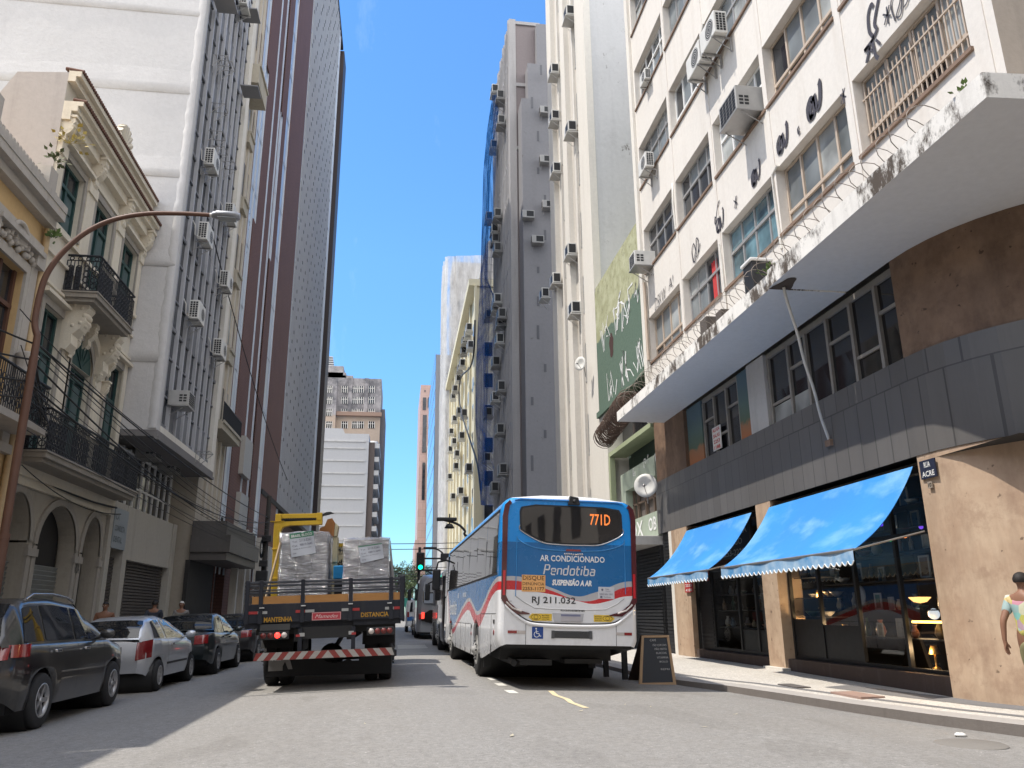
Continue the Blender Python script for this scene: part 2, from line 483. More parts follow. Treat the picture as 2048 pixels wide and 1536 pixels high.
def asphalt():
    t = NT("asphalt")
    w = t.wco()
    sm = t.math('ADD', t.math('MULTIPLY', t.noise(70, 3, .7, w), .5), t.math('MULTIPLY', t.noise(14, 6, .8, w), .5)); big = t.noise(.35, 5, .6, w); mid = t.noise(2.5, 6, .7, w)
    trk = t.noise(.6, 4, .6, t.mapped((1.6, .12, 1), w))
    c = t.mix(t.ramp(sm, [(.38, 0), (.62, 1)]), (.13, .124, .117), (.34, .326, .305))
    c = t.mix(t.ramp(big, [(.35, 0), (.7, 1)]), t.mix(.4, c, (.21, .195, .175)), c)
    c = t.mix(t.math('MULTIPLY', t.ramp(mid, [(.52, 0), (.8, 1)]), .4), c, (.17, .157, .14))
    c = t.mix(t.math('MULTIPLY', t.ramp(trk, [(.5, 0), (.75, 1)]), .35), c, (.17, .157, .142))
    pt_ = t.ramp(t.noise(.9, 2, .4, t.mapped((1, .45, 1), w)), [(.60, 0), (.62, 1)])
    c = t.mix(t.math('MULTIPLY', pt_, .22), c, (.14, .13, .117))
    sp_ = t.noise(24, 2, .5, w); c = t.mix(t.ramp(sp_, [(.70, 0), (.78, .75)]), c, (.58, .56, .52))
    t.base(c); t.rough(.78); t.b.inputs['Specular IOR Level'].default_value = .35
    t.bump(t.math('ADD', sm, t.math('MULTIPLY', mid, .6)), .5, .012)
    return t.m
M['asphalt'] = asphalt()
def portuguese():
    t = NT("stone_mosaic_pavement")
    w = t.wco()
    v = t.new("ShaderNodeTexVoronoi"); v.inputs['Scale'].default_value = 16; t.link(w, v.inputs['Vector'])
    e = t.new("ShaderNodeTexVoronoi"); e.feature = 'DISTANCE_TO_EDGE'; e.inputs['Scale'].default_value = 16; t.link(w, e.inputs['Vector'])
    big = t.noise(.7, 5, .6, w)
    c = t.mix(v.outputs[1], (.48, .46, .42), (.62, .59, .54), 'MIX')
    sp = t.new("ShaderNodeSeparateXYZ"); t.link(t.mix(.5, (.52, .49, .45), v.outputs[1]), sp.inputs[0])
    c = t.mix(sp.outputs[0], (.40, .37, .33), (.60, .565, .51))
    c = t.mix(t.ramp(e.outputs[0], [(0, .75), (.06, 0)]), c, (.22, .2, .17))
    c = t.mix(t.math('MULTIPLY', t.ramp(big, [(.5, 0), (.75, 1)]), .35), c, (.3, .27, .23))
    t.base(c); t.rough(.8); t.bump(e.outputs[0], .4, .02)
    return t.m
M['pave'] = portuguese()
M['pave_dark'] = plaster("dark_paving_band", (.17, .165, .165), patch=.35, streak=0, scale=4)
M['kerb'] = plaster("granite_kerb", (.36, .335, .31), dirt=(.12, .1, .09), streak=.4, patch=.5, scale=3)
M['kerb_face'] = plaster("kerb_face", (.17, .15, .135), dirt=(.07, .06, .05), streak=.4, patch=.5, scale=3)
M['mark'] = plaster("worn_road_paint", (.62, .60, .55), dirt=(.25, .24, .22), streak=0, patch=.7, scale=4)
M['mark_yellow'] = plaster("worn_yellow_paint", (.62, .52, .33), dirt=(.25, .23, .2), streak=0, patch=.7, scale=4)

# ------------------------------------------------------------------ ground, road, pavements
mb = MB(); mb.quad((-900, -300, -.9), (900, -300, -.9), (900, 1500, -.9), (-900, 1500, -.9))
tag(mb.build("ground", plaster("dusty_ground", (.2, .19, .17))), kind='structure')
mb = MB()
xs = [-9.5 + i * .5 for i in range(30)] + [6, 7, 8, 10, 14, 20, 45]
ys = [-25, 0, 4, 8, 12, 16, 20, 30, 50, 90, 160, 330]
for j in range(len(ys) - 1):
    for i in range(len(xs) - 1):
        if xs[i] >= 7.9 and ys[j] >= 12: continue
        q = lambda x, y: (x, y, zroad(min(x, 6.5)))
        mb.quad(q(xs[i], ys[j]), q(xs[i+1], ys[j]), q(xs[i+1], ys[j+1]), q(xs[i], ys[j+1]))
tag(mb.build("road", M['asphalt'], smooth=True), kind='structure')

KP = [(5.2, 330), (5.2, 60), (5.2, 30), (5.2, 20), (5.22, 17.5), (5.3, 16.4), (5.45, 15.5), (5.62, 14.9), (5.86, 14.2), (6.08, 13), (6.38, 11.2), (6.68, 9.9), (7.05, 8.8), (7.6, 7.5), (8.4, 6.3), (9.6, 5.4), (11, 5.0), (14, 4.8), (45, 4.8)]
KZ = -.045
mb = MB(); kb = MB(); kf = MB(); bd = MB()
def off(i, d):
    a = Vector(KP[max(i-1, 0)]); b = Vector(KP[min(i+1, len(KP)-1)])
    t_ = (b - a).normalized(); nrm = Vector((-t_.y, t_.x))
    p = Vector(KP[i]) + nrm * d
    return p
def zp(d): return KZ + min(d, 3.2) * .038
for i in range(len(KP) - 1):
    def pt(k, d, z=None):
        p = off(k, d); return (p.x, p.y, zp(d) if z is None else z)
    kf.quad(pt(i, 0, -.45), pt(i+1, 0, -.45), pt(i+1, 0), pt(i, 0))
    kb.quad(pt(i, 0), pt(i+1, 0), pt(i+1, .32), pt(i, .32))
    for a, b in ((.32, .9), (.9, 1.6), (1.6, 2.4), (2.4, 3.4), (3.4, 6.5)):
        mb.quad(pt(i, a), pt(i+1, a), pt(i+1, b), pt(i, b))
    bd.quad(*(Vector(pt(k, d)) + Vector((0, 0, .004)) for k, d in ((i, .5), (i+1, .5), (i+1, .62), (i, .62))))
    if i >= 9:
        bd.quad(*(Vector(pt(k, d)) + Vector((0, 0, .004)) for k, d in ((i, 1.0), (i+1, 1.0), (i+1, 1.45), (i, 1.45))))
pv = mb.build("pavement", M['pave']); tag(pv, kind='structure')
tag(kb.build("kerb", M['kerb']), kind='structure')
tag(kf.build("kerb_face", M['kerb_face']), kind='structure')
tag(bd.build("paving_band", M['pave_dark']), kind='structure')
mb = MB(); z0 = -.06
mb.quad((-6.3, -25, z0), (-6.3, 330, z0), (-6.62, 330, z0), (-6.62, -25, z0)); mb.quad((-6.3, -25, -.5), (-6.3, 330, -.5), (-6.3, 330, z0), (-6.3, -25, z0))
tag(mb.build("kerb", M['kerb']), kind='structure')
mb = MB(); mb.quad((-6.62, -25, z0), (-6.62, 330, z0), (-14, 330, z0 + .1), (-14, -25, z0 + .1))
tag(mb.build("pavement", M['pave']), kind='structure')
# road markings
mb = MB()
for k in range(10):
    y = 13.7 + k * 1.25 if k else 13.55
    x = 1.93 - .0 * k; L = .55
    if 14 < y < 30 or k == 0:
        q = lambda a, b: (a, b, zroad(a) + .005)
        mb.quad(q(x - .08, y), q(x + .08, y), q(x + .06 - .02*k*.1, y + L), q(x - .1, y + L))
for k in range(4):
    y = 31 + k * .9; mb.quad((.1, y, .004), (1.2, y, .004), (1.2, y + .4, .004), (.1, y + .4, .004))
tag(mb.build("road_marking", M['mark']), kind='structure')
mb = MB()
pts = [(2.62, 14.05), (2.56, 13.3), (2.62, 12.7), (2.58, 12.2), (2.64, 11.5)]
fr = lambda a, b, d=0: (a, b, zroad(a) + .005)
mb.stroke(pts, fr, .09, 0)
tag(mb.build("road_marking", M['mark_yellow']), kind='structure')
# manhole cover in the gutter
mb = MB(); mb.lathe([(0, .012), (.34, .012), (.36, .0)], (6.05, 8.35, zroad(6.05) + .003), 'z', 28)
tag(mb.build("manhole_cover", plaster("cast_iron", (.2, .185, .165), scale=5)), "round worn manhole cover in the gutter by the curving kerb", "manhole cover")
mb = MB(); mb.box(6.72, 7.1, 11.5, 12.35, -.06, .006)
tag(mb.build("access_cover", plain("reddish_plate", (.3, .2, .16), .8, 0, .25, 5)), "reddish square access plate set in the pavement before the shop", "cover")
mb = MB(); mb.box(6.6, 6.85, 13.2, 13.9, -.06, .0)
tag(mb.build("access_cover", plain("grey_plate", (.1, .09, .085), .8, 0, .25, 5)), "small dark grey access plate set in the pavement before the shop", "cover")
mb = MB(); mb.ball((6.35, 8.9, zroad(6.35) + .025), .07, .05, .025, 6, jit=.15)
tag(mb.build("litter", M['sign_white']), "scrap of white litter lying in the gutter", "litter")
random.seed(31)
leafm = plain("dry_leaf", (.4, .36, .27), .8, 0, .3, 8)
for i in range(14):
    y = random.uniform(5.2, 12); x = random.uniform(-1.5, 4.6)
    mb = MB(); a = random.uniform(0, 3); r_ = random.uniform(.015, .035)
    z = zroad(x) + .008
    mb.poly([(x + r_ * math.cos(a + t) * (1.6 if t in (0, 3.14) else .7), y + r_ * math.sin(a + t) * (1.6 if t in (0, 3.14) else .7), z + (.012 if t < 1 else 0)) for t in (0, 1.2, 2.4, 3.14, 4.2, 5.4)])
    tag(mb.build("dry_leaf", leafm), "tiny pale leaf lying on the sunlit asphalt", "leaf", "leaves scattered on the road")
# ------------------------------------------------------------------ air conditioners (local: x along wall, y out to the street, z up)
def make_condenser(name, label, white, group, W=.82, H=.56, D=.3, legs=True):
    t = thing(name, label, "air conditioner", local=True, group=group)
    b = MB(); b.bbox(-W/2, W/2, .1, .1 + D, 0, H, .02); b.build('casing', white, t, world=False)
    g = MB()
    cy = .1 + D + .004
    for r_ in (.2, .15, .1, .05):
        g.lathe([(r_ - .006, 0), (r_ + .006, 0)], (-.12, cy, H/2), 'y', 24)
    g.lathe([(0, -.001), (.22, -.001)], (-.12, cy - .001, H/2), 'y', 24, 1)
    g.build('fan_grille', [white, M['black']], t, world=False)
    v = MB()
    for sx in (-1, 1):
        for i in range(3):
            for j in range(7):
                v.box(sx * (W/2 + .002), sx * (W/2 + .006), .13 + i * (D - .07) / 3 + .01, .13 + (i + 1) * (D - .07) / 3 - .01, .05 + j * (H - .1) / 7 + .008, .05 + (j + 1) * (H - .1) / 7 - .008)
    v.build('side_vent', M['black'], t, world=False)
    k = MB()
    for sx in (-.28, .28):
        k.box(sx - .018, sx + .018, -.02, .1 + D + .03, -.05, -.012); k.box(sx - .018, sx + .018, -.02, .015, -.36, -.05)
        k.tube([(sx, .0, -.34), (sx, .1 + D, -.04)], .013, 5)
    k.build('bracket', M['steel'], t, world=False)
    p = MB(); p.tube([(W/2 - .05, .1 + D * .6, .1), (W/2 + .04, .16, .05), (W/2 + .05, .03, .12), (W/2 + .03, .0, .5), (W/2, -.1, .7)], .018, 6)
    p.build('hose', M['pipe_white'], t, world=False)
    return register(t)
def make_window_unit(name, label, white, group, W=.62, H=.42, D=.5):
    t = thing(name, label, "air conditioner", local=True, group=group)
    b = MB(); b.bbox(-W/2, W/2, -.1, D, 0, H, .012); b.build('casing', white, t, world=False)
    g = MB()
    for i in range(5):
        for j in range(6):
            g.box(-W/2 + .05 + i * (W - .1) / 5 + .01, -W/2 + .05 + (i + 1) * (W - .1) / 5 - .01, D + .002, D + .005, .04 + j * (H - .08) / 6 + .008, .04 + (j + 1) * (H - .08) / 6 - .008)
    g.build('grille', M['black'], t, world=False)
    v = MB()
    for sx in (-1, 1):
        for i in range(2):
            for j in range(3):
                v.box(sx * (W/2 + .001), sx * (W/2 + .004), D - .3 + i * .13, D - .3 + i * .13 + .1, .12 + j * .09, .12 + j * .09 + .06)
    v.build('side_vent', M['dark_metal'], t, world=False)
    k = MB()
    for sx in (-W/2 + .03, W/2 - .03):
        k.tube([(sx, 0, -.34), (sx, D - .05, -.01)], .014, 5)
    k.box(-W/2 - .02, W/2 + .02, -.05, D + .02, -.035, -.005)
    k.build('bracket', M['steel'], t, world=False)
    return register(t)

# ------------------------------------------------------------------ office building with the shops (right, nearest)
XR = 7.9
def R_corner(d=0.0, n=10):
    """plan of the lower walls: straight, then a quarter round to the side street; d = outward offset"""
    P = [(XR - d, 23.7), (XR - d, 11.0)]
    for k in range(1, n + 1):
        a = math.pi / 2 * k / n
        P.append((10.9 - (3 + d) * math.cos(a), 11.0 - (3 + d) * math.sin(a)))
    P.append((24, 8.0 - d))
    return P
office = thing("office_building", "cream office block with rows of wide windows above a curved canopy and blue awnings", "building", (XR, 16, 0))
fr = frX(XR, -1)
BAYS = [(8.55, 11.32), (11.61, 14.35), (14.5, 17.36), (17.66, 20.28), (20.5, 23.48)]
ROWS = [(8.93 + 3.14 * k if k else 8.93, 10.44 + 3.165 * k) for k in range(6)]
ops = [(a, b, c, d) for a, b in BAYS for c, d in ROWS]
mb = MB()
wallgrid(mb, fr, 8.05, 23.62, 7.0, 28, ops, .30)
mb.quad((XR, 8.05, 28), (XR, 23.9, 28), (26, 23.9, 28), (26, 8.05, 28)); mb.quad((26, 8.05, 0), (26, 23.9, 0), (26, 23.9, 28), (26, 8.05, 28))
# faint projecting piers and spandrel edges
for y in (8.3, 11.47, 14.43, 17.51, 20.39):
    mb.obox(fr, y - .09, y + .09, 7.03, 28, .0, .018)
mb.build('wall', M['white_wall'], office)
mb = MB(); mb.box(XR - .10, XR + .35, 23.625, 23.93, 7.03, 28); mb.box(XR + .35, 26, 23.7, 23.93, 7.03, 28)
mb.build('end_pier', M['white_trim'], office)
mb = MB(); wallgrid(mb, frY(8.05, -1), XR, 26, 7.0, 28, [], .1); mb.build('side_wall', M['side_render'], office)
# windows: frame and panes
def office_window(bay, row, style, glassm, framem, seed):
    a, b = BAYS[bay]; c, d = ROWS[row]; rnd = random.Random(seed)
    f = MB(); D0 = -.25; th = .05
    a2, b2, c2, d2 = a + .01, b - .01, c + .0, d - .01
    f.obox(fr, a2, b2, c2, c2 + .05, D0, D0 + .06); f.obox(fr, a2, b2, d2 - .05, d2, D0, D0 + .06)
    f.obox(fr, a2, a2 + .05, c2 + .05, d2 - .05, D0, D0 + .06); f.obox(fr, b2 - .05, b2, c2 + .05, d2 - .05, D0, D0 + .06)
    n = style['n']; w_ = (b2 - a2) / n; tr = c2 + style['tr'] * (d2 - c2)
    f.obox(fr, a2 + .05, b2 - .05, tr - .035, tr + .035, D0 + .0, D0 + .075)
    for k in range(1, n):
        x = a2 + k * w_
        f.obox(fr, x - .03, x + .03, c2 + .05, tr - .035, D0 + .002, D0 + .058); f.obox(fr, x - .03, x + .03, tr + .035, d2 - .05, D0 + .002, D0 + .058)
    wo = f.build('window', framem, office)
    p = MB()
    for k in range(n):
        for (lo, hi) in ((c2 + .03, tr), (tr, d2 - .03)):
            mi = rnd.choice([0, 0, 0, 1, 2])
            tl = rnd.uniform(-.012, .012); x0, x1 = a2 + k * w_ + .02, a2 + (k + 1) * w_ - .02
            p.quad(fr(x0, lo, D0 + .022 + tl), fr(x1, lo, D0 + .022), fr(x1, hi, D0 + .022 - tl), fr(x0, hi, D0 + .022), mi)
    p.build('pane', glassm, wo)
    s = MB(); s.obox(fr, a - .05, b + .05, c - .07, c - .005, -.24, .05)
    s.build('sill', M['rust_sill'], wo)
G1 = [M['glass_grey'], M['glass_blind'], M['glass_dark']]
GT = [M['glass_teal'], M['glass_teal'], M['glass_teal']]
for r_ in range(6):
    for b_ in range(5):
        if r_ == 0 and b_ in (2, 3):
            st = dict(n=4, tr=.60); gm = GT if b_ == 2 else G1; fm = M['alu']
        elif r_ == 0 or b_ in (1, 0):
            st = dict(n=4, tr=.30); gm = G1; fm = M['tan_frame']
        elif b_ in (3, 4) and r_ == 1:
            st = dict(n=4, tr=.62); gm = [M['glass_dark'], M['glass_grey'], M['glass_dark']]; fm = M['alu']
        else:
            st = dict(n=4, tr=[.32, .3, .62, .3, .65][b_]); gm = G1; fm = M['white_paint'] if (r_ + b_) % 2 else M['alu']
        office_window(b_, r_, st, gm, fm, r_ * 7 + b_)
# red cloth hanging behind one window, security bars on the nearest one
mb = MB()
for (y0, y1, z0_, z1_) in ((18.25, 18.62, 9.0, 10.2), (17.85, 18.05, 9.05, 9.6)):
    for k in range(6):
        a = y0 + (y1 - y0) * k / 6; b = y0 + (y1 - y0) * (k + 1) / 6
        mb.quad((XR + .20 + .02 * (k % 2), a, z0_), (XR + .20 + .02 * ((k + 1) % 2), b, z0_), (XR + .20 + .02 * ((k + 1) % 2), b, z1_), (XR + .20 + .02 * (k % 2), a, z1_))
tag(mb.build('curtain', M['red']), "red cloth hanging in a first floor window of the cream office block", "curtain")
mb = MB()
for k in range(22):
    y = 8.75 + k * .118
    mb.obox(fr, y - .011, y + .011, 8.95, 10.3 - (.12 if k % 3 else .0), -.17, -.148)
mb.obox(fr, 8.6, 11.3, 9.3, 9.33, -.18, -.14); mb.obox(fr, 8.6, 11.3, 10.0, 10.03, -.18, -.14)
mb.build('security_bars', M['tan_frame'], office)
# canopy slab wrapping the corner
def slab(P, z0_, z1_, name, fas, sof):
    m = MB(); n = len(P)
    m.poly([(x, y, z0_) for x, y in P][::-1], 1); m.poly([(x, y, z1_) for x, y in P], 0)
    for i in range(n):
        a, b = P[i], P[(i + 1) % n]
        m.quad((a[0], a[1], z0_), (b[0], b[1], z0_), (b[0], b[1], z1_), (a[0], a[1], z1_), 0)
    return m.build(name, [fas, sof], office)
slab([(7.895, 22.62), (6.43, 22.62), (6.43, 12.37), (7.895, 12.37)], 6.74, 7.03, 'canopy', M['fascia'], M['soffit'])
slab([(7.895, 12.33), (6.40, 12.33), (6.40, 6.85), (7.2, 6.8), (25.8, 6.8), (25.8, 7.99), (7.895, 7.99)], 6.75, 7.08, 'canopy', M['fascia'], M['soffit'])
mb = MB(); mb.poly([(7.89, 7.985, 6.752), (7.89, 11.0, 6.752)] + [(x, y, 6.752) for x, y in R_corner(-.02)[1:-1]] + [(10.95, 7.985, 6.752)])
mb.build('ceiling_patch', M['soffit'], office)
# stained hole where the pipe leaves the soffit
mb = MB(); mb.poly([(6.62 + .17 * math.cos(a) * (1 + .25 * math.sin(3 * a)), 12.2 + .36 * math.sin(a), 6.744) for a in [k * .3 for k in range(21)]])
mb.build('stain', plain("rust_stain", (.07, .05, .035), .9, 0, .4, 7), office)
# lower wall: stone bands follow the rounded corner
P0 = R_corner(0, 12)
def band(z0_, z1_, P, name, m, par=office, thick=None):
    b = MB()
    for i in range(len(P) - 1):
        b.quad((*P[i], z0_), (*P[i+1], z0_), (*P[i+1], z1_), (*P[i], z1_))
    return b.build(name, m, par)
band(3.49, 5.06, R_corner(.035, 12), 'stone_band', M['dark_slab'])
mb = MB()
Pb = R_corner(.035, 12)
for i in range(len(Pb) - 1):
    a, b = Pb[i], Pb[i+1]; c, d = R_corner(-.3, 12)[i], R_corner(-.3, 12)[i+1]
    mb.quad((*a, 3.49), (*b, 3.49), (*d, 3.49), (*c, 3.49)); mb.quad((*a, 5.06), (*b, 5.06), (*d, 5.06), (*c, 5.06))
mb.build('stone_band_edge', M['black'], office)
# mezzanine: brown stone at the corner, windows, murals, piers
mb = MB()
Pm = [(XR, 11.06)] + P0[1:]
for i in range(len(Pm) - 1):
    mb.quad((*Pm[i], 5.06), (*Pm[i+1], 5.06), (*Pm[i+1], 6.75), (*Pm[i], 6.75))
mb.quad((XR, 11.06, 5.06), (XR + .3, 11.06, 5.06), (XR + .3, 11.06, 6.75), (XR, 11.06, 6.75))
mb.obox(fr, 20.98, 22.62, 5.06, 6.74, -.3, .0); mb.obox(fr, 22.62, 23.66, 5.06, 7.0, -.3, -.01)
mb.build('brown_stone', M['brown_stone'], office)
mb = MB(); mb.obox(fr, 15.97, 16.86, 5.06, 6.74, -.3, -.06); mb.build('pier', M['grey_render'], office)
def mural():
    t = NT("painted_mural")
    sp = t.new("ShaderNodeSeparateXYZ"); t.link(t.wco(), sp.inputs[0])
    z = t.math('ADD', sp.outputs[2], t.math('MULTIPLY', t.noise(2.2, 4), .5))
    t.base(t.ramp(t.math('DIVIDE', t.math('SUBTRACT', z, 5.2), 1.8), [(.05, (.36, .13, .05)), (.28, (.30, .15, .08)), (.34, (.09, .13, .09)), (.55, (.1, .16, .15)), (.8, (.09, .15, .19))]))
    t.rough(.7); return t.m
M['mural'] = mural()
mb = MB(); mb.obox(fr, 16.86, 17.5, 5.06, 6.72, -.3, -.10); mb.obox(fr, 19.9, 20.98, 5.06, 6.72, -.3, -.10); mb.build('mural', M['mural'], office)
def strip_window(y0, y1, mull, name, lowpane):
    f = MB(); D0 = -.22
    f.obox(fr, y0, y1, 5.06, 5.13, D0, D0 + .08); f.obox(fr, y0, y1, 6.62, 6.74, D0, D0 + .08)
    ys_ = [y0 + .04] + mull + [y1 - .04]
    for y in ys_: f.obox(fr, y - .04, y + .04, 5.13, 6.62, D0 + .004, D0 + .09)
    for i in range(len(ys_) - 1):
        z = 6.1 if i % 2 == 0 else (5.55 if i % 3 else None)
        if z: f.obox(fr, ys_[i] + .04, ys_[i+1] - .04, z - .03, z + .03, D0 + .004, D0 + .07)
    wo = f.build('window', M['old_alu'], office)
    p = MB()
    for i in range(len(ys_) - 1):
        p.quad(fr(ys_[i], 5.1, D0 + .03), fr(ys_[i+1], 5.1, D0 + .03 + .006 * (i % 3 - 1)), fr(ys_[i+1], 6.65, D0 + .03), fr(ys_[i], 6.65, D0 + .03))
    p.build('pane', M['glass_black'], wo)
    if lowpane:
        q = MB()
        for i in (len(ys_) - 2, len(ys_) - 3):
            a, b = ys_[i] + .05, ys_[i+1] - .05
            q.quad(fr(a, 5.15, D0 + .045), fr(b, 5.15, D0 + .045), fr(b, 5.5, D0 + .045), fr(a, 5.5, D0 + .045))
        q.build('louvre', M['glass_blind'], wo)
strip_window(11.1, 15.95, [11.78, 12.58, 13.41, 14.25, 15.0], 'window', True)
strip_window(17.52, 19.88, [18.3, 19.1], 'window', False)
# slanting drain pipe
t = thing("drain_pipe", "thin dirty white pipe slanting from the canopy hole to the dark stone band", "pipe", (7.8, 11.9, 4.4))
mb = MB(); A_ = Vector((6.64, 12.25, 6.74)); B_ = AX(1657, 880, XR - .07)
pp = []
for k in range(14):
    u = k / 13; p = A_.lerp(B_, u); p.z -= .06 * math.sin(math.pi * u); p.y += .02 * math.sin(17 * u); pp.append(p)
mb.tube(pp, .027, 7); mb.build('pipe', M['pipe_white'], t)
mb = MB(); mb.box(7.80, 7.87, B_.y - .09, B_.y + .09, B_.z - .12, B_.z); mb.build('bracket', M['rust_sill'], t)
# graffiti on the upper wall
g = MB()
def scrawl(y, z, h, kind, wd=.035):
    W = {
     'ca': [[(-.1, .1), (-.5, .05), (-.55, .55), (-.2, .8), (.0, .6)], [(.05, .75), (.0, .1), (-.3, .0), (-.35, .3), (-.1, .65)], [(.15, .8), (.3, .1), (.6, .3), (.75, .95), (.65, 1.1)]],
     'loop': [[(-.6, .0), (-.7, .7), (-.3, 1), (-.1, .5), (-.5, .1), (-.2, .0), (.1, .7), (.2, 1.1), (.5, .9), (.3, .2), (.0, .1)], [(.3, .2), (.8, .6)]],
     'hook': [[(-.9, .1), (-.7, .35), (-.9, .55), (-1., .25), (-.9, .1)], [(-.7, .35), (-.3, 1.), (.1, 1.2)]],
     'big': [[(-.7, 0), (-.3, .5), (-.7, .6), (.1, .7), (-.1, 1.2), (.0, 1.9), (.35, 2.2), (.5, 2.0)], [(.1, .7), (.5, .9), (.4, 1.3), (1.1, 2.2)], [(.0, .7), (.1, -.1), (.3, -.4)], [(.3, .5), (.6, .1)], [(-.3, .5), (-.1, .2)]],
     'star': [[(-.4, .1), (.4, .9)], [(-.4, .8), (.4, .2)], [(.0, -.1), (.1, 1.)]],
     'c': [[(.2, .8), (-.2, .6), (-.1, .1), (.3, .2)]]}[kind]
    for s_ in W:
        pts = [(y - a * h * .8, z + b * h) for a, b in s_]
        # smooth
        q = []
        for i in range(len(pts) - 1):
            p0, p1, p2, p3 = pts[max(i-1, 0)], pts[i], pts[i+1], pts[min(i+2, len(pts)-1)]
            for k in range(5):
                u = k / 5
                q.append(tuple(.5 * ((2*p1[c]) + (-p0[c]+p2[c])*u + (2*p0[c]-5*p1[c]+4*p2[c]-p3[c])*u*u + (-p0[c]+3*p1[c]-3*p2[c]+p3[c])*u**3) for c in (0, 1)))
        q.append(pts[-1]); g.stroke(q, fr, wd * random.uniform(.8, 1.5), .021)
for (u, v, h, k, wd) in [(1748, 108, .42, 'big', .06), (1776, 45, .3, 'star', .025), (1808, 20, .5, 'loop', .04), (1629, 228, .5, 'ca', .085), (1565, 300, .46, 'ca', .075), (1598, 268, .2, 'c', .045),
                         (1512, 365, .42, 'ca', .07), (1440, 460, .45, 'ca', .065), (1441, 440, .45, 'hook', .045), (1472, 415, .3, 'star', .025), (1393, 518, .52, 'loop', .035), (1688, 205, .28, 'star', .03)]:
    p = AX(u, v, XR - .02); scrawl(p.y, p.z, h, k, wd)
p = AX(1308, 622, XR - .02)
frm = lambda s, t_, d=0: (XR - d, 2 * p.y - s, t_)
g.text("DSKW", frm, p.y + .1, p.z - .05, .42, 1.1, .022, bold=-.012, shear=.25)
g.text("A!", frm, p.y + 1.45, p.z + .08, .36, .45, .022, bold=-.012, shear=.2)
g.build('graffiti', M['graffiti'], office)

# ---- ground floor
mb = MB()
Pc = [(XR - .02, 11.08)] + R_corner(.02, 12)[1:]
for i in range(len(Pc) - 1):
    mb.quad((*Pc[i], -.1), (*Pc[i+1], -.1), (*Pc[i+1], 3.49), (*Pc[i], 3.49))
mb.quad((XR - .02, 11.08, -.1), (XR + .5, 11.08, -.1), (XR + .5, 11.08, 3.49), (XR - .02, 11.08, 3.49))
mb.obox(fr, 16.12, 16.84, .1, 3.49, -.5, .03); mb.obox(fr, 21.27, 22.55, -.1, 3.49, -.5, .03)
mb.build('pillar', M['tan_stone'], office)
mb = MB(); mb.obox(fr, 22.55, 22.8, -.1, 3.49, -.3, .03); mb.obox(fr, 16.02, 16.94, -.1, .1, -.4, .14); mb.build('pillar_base', M['white_trim'], office)
mb = MB(); mb.obox(fr, 22.8, 23.68, -.1, 3.49, -.3, -.1)
for k in range(34): mb.obox(fr, 22.84, 23.64, k * .1, k * .1 + .07, -.1, -.075)
mb.build('shutter', M['dark_metal'], office)
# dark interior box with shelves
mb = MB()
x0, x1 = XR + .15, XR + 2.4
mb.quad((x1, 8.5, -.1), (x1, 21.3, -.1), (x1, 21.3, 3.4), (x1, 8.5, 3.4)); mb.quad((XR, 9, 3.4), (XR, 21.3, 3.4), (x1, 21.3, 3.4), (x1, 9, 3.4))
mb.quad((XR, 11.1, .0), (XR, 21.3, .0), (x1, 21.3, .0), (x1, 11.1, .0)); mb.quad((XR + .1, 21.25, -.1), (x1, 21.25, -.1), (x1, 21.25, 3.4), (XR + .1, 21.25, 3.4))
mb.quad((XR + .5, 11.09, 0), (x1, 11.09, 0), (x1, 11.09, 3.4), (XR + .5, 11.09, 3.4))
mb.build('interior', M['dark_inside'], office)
mb = MB()
mb.obox(fr, 11.08, 16.12, -.1, .28, -.32, -.02); mb.obox(fr, 16.84, 21.27, -.1, .26, -.34, -.03)
mb.build('plinth', plaster("plinth_stone", (.085, .06, .05), patch=.4), office)
mb = MB()
for (a, b, ms, zt) in ((11.08, 16.12, [12.3, 13.6, 14.9], 2.35), (16.84, 21.27, [17.75, 18.7, 20.3], 2.2)):
    for y in [a + .04] + ms + [b - .04]: mb.obox(fr, y - .035, y + .035, .26, 3.35, -.26, -.19)
    mb.obox(fr, a, b, zt, zt + .06, -.262, -.188); mb.obox(fr, a, b, 3.3, 3.42, -.262, -.188)
    mb.obox(fr, a, b, .26, .34, -.262, -.188)
mb.obox(fr, 14.94, 16.08, .34, 1.05, -.25, -.21); mb.obox(fr, 13.64, 14.86, .34, .95, -.25, -.21); mb.obox(fr, 16.92, 18.66, .34, .8, -.25, -.22)
mb.build('shop_frame', M['black'], office)
mb = MB(); mb.obox(fr, 20.3, 21.25, .26, 3.3, -.24, -.2)
for k in range(30): mb.obox(fr, 20.35, 21.2, .3 + k * .1, .37 + k * .1, -.2, -.18)
mb.build('shutter', M['dark_metal'], office)
mb = MB()
for (a, b, zs) in ((11.2, 14.85, (.75, 1.2, 1.68, 2.12, 2.5, 2.85)), (14.95, 16.05, (1.08, 1.45, 1.85, 2.2)), (16.95, 20.25, (.82, 1.22, 1.6, 1.98))):
    for z in zs: mb.box(XR + .3, XR + .78, a, b, z, z + .02)
mb.build('shelf', M['dark_metal'], office)
def clear():
    t = NT("shop_glass"); n = t.n
    tr = t.new("ShaderNodeBsdfTransparent"); gl = t.new("ShaderNodeBsdfGlossy"); mx = t.new("ShaderNodeMixShader"); fz = t.new("ShaderNodeFresnel")
    gl.inputs['Roughness'].default_value = .02; tr.inputs[0].default_value = (.9, .92, .92, 1); fz.inputs[0].default_value = 1.22
    t.link(t.math('MULTIPLY', fz.outputs[0], .22), mx.inputs[0]); t.link(tr.outputs[0], mx.inputs[1]); t.link(gl.outputs[0], mx.inputs[2])
    t.link(mx.outputs[0], n["Material Output"].inputs[0]); return t.m
M['clear'] = clear()
mb = MB()
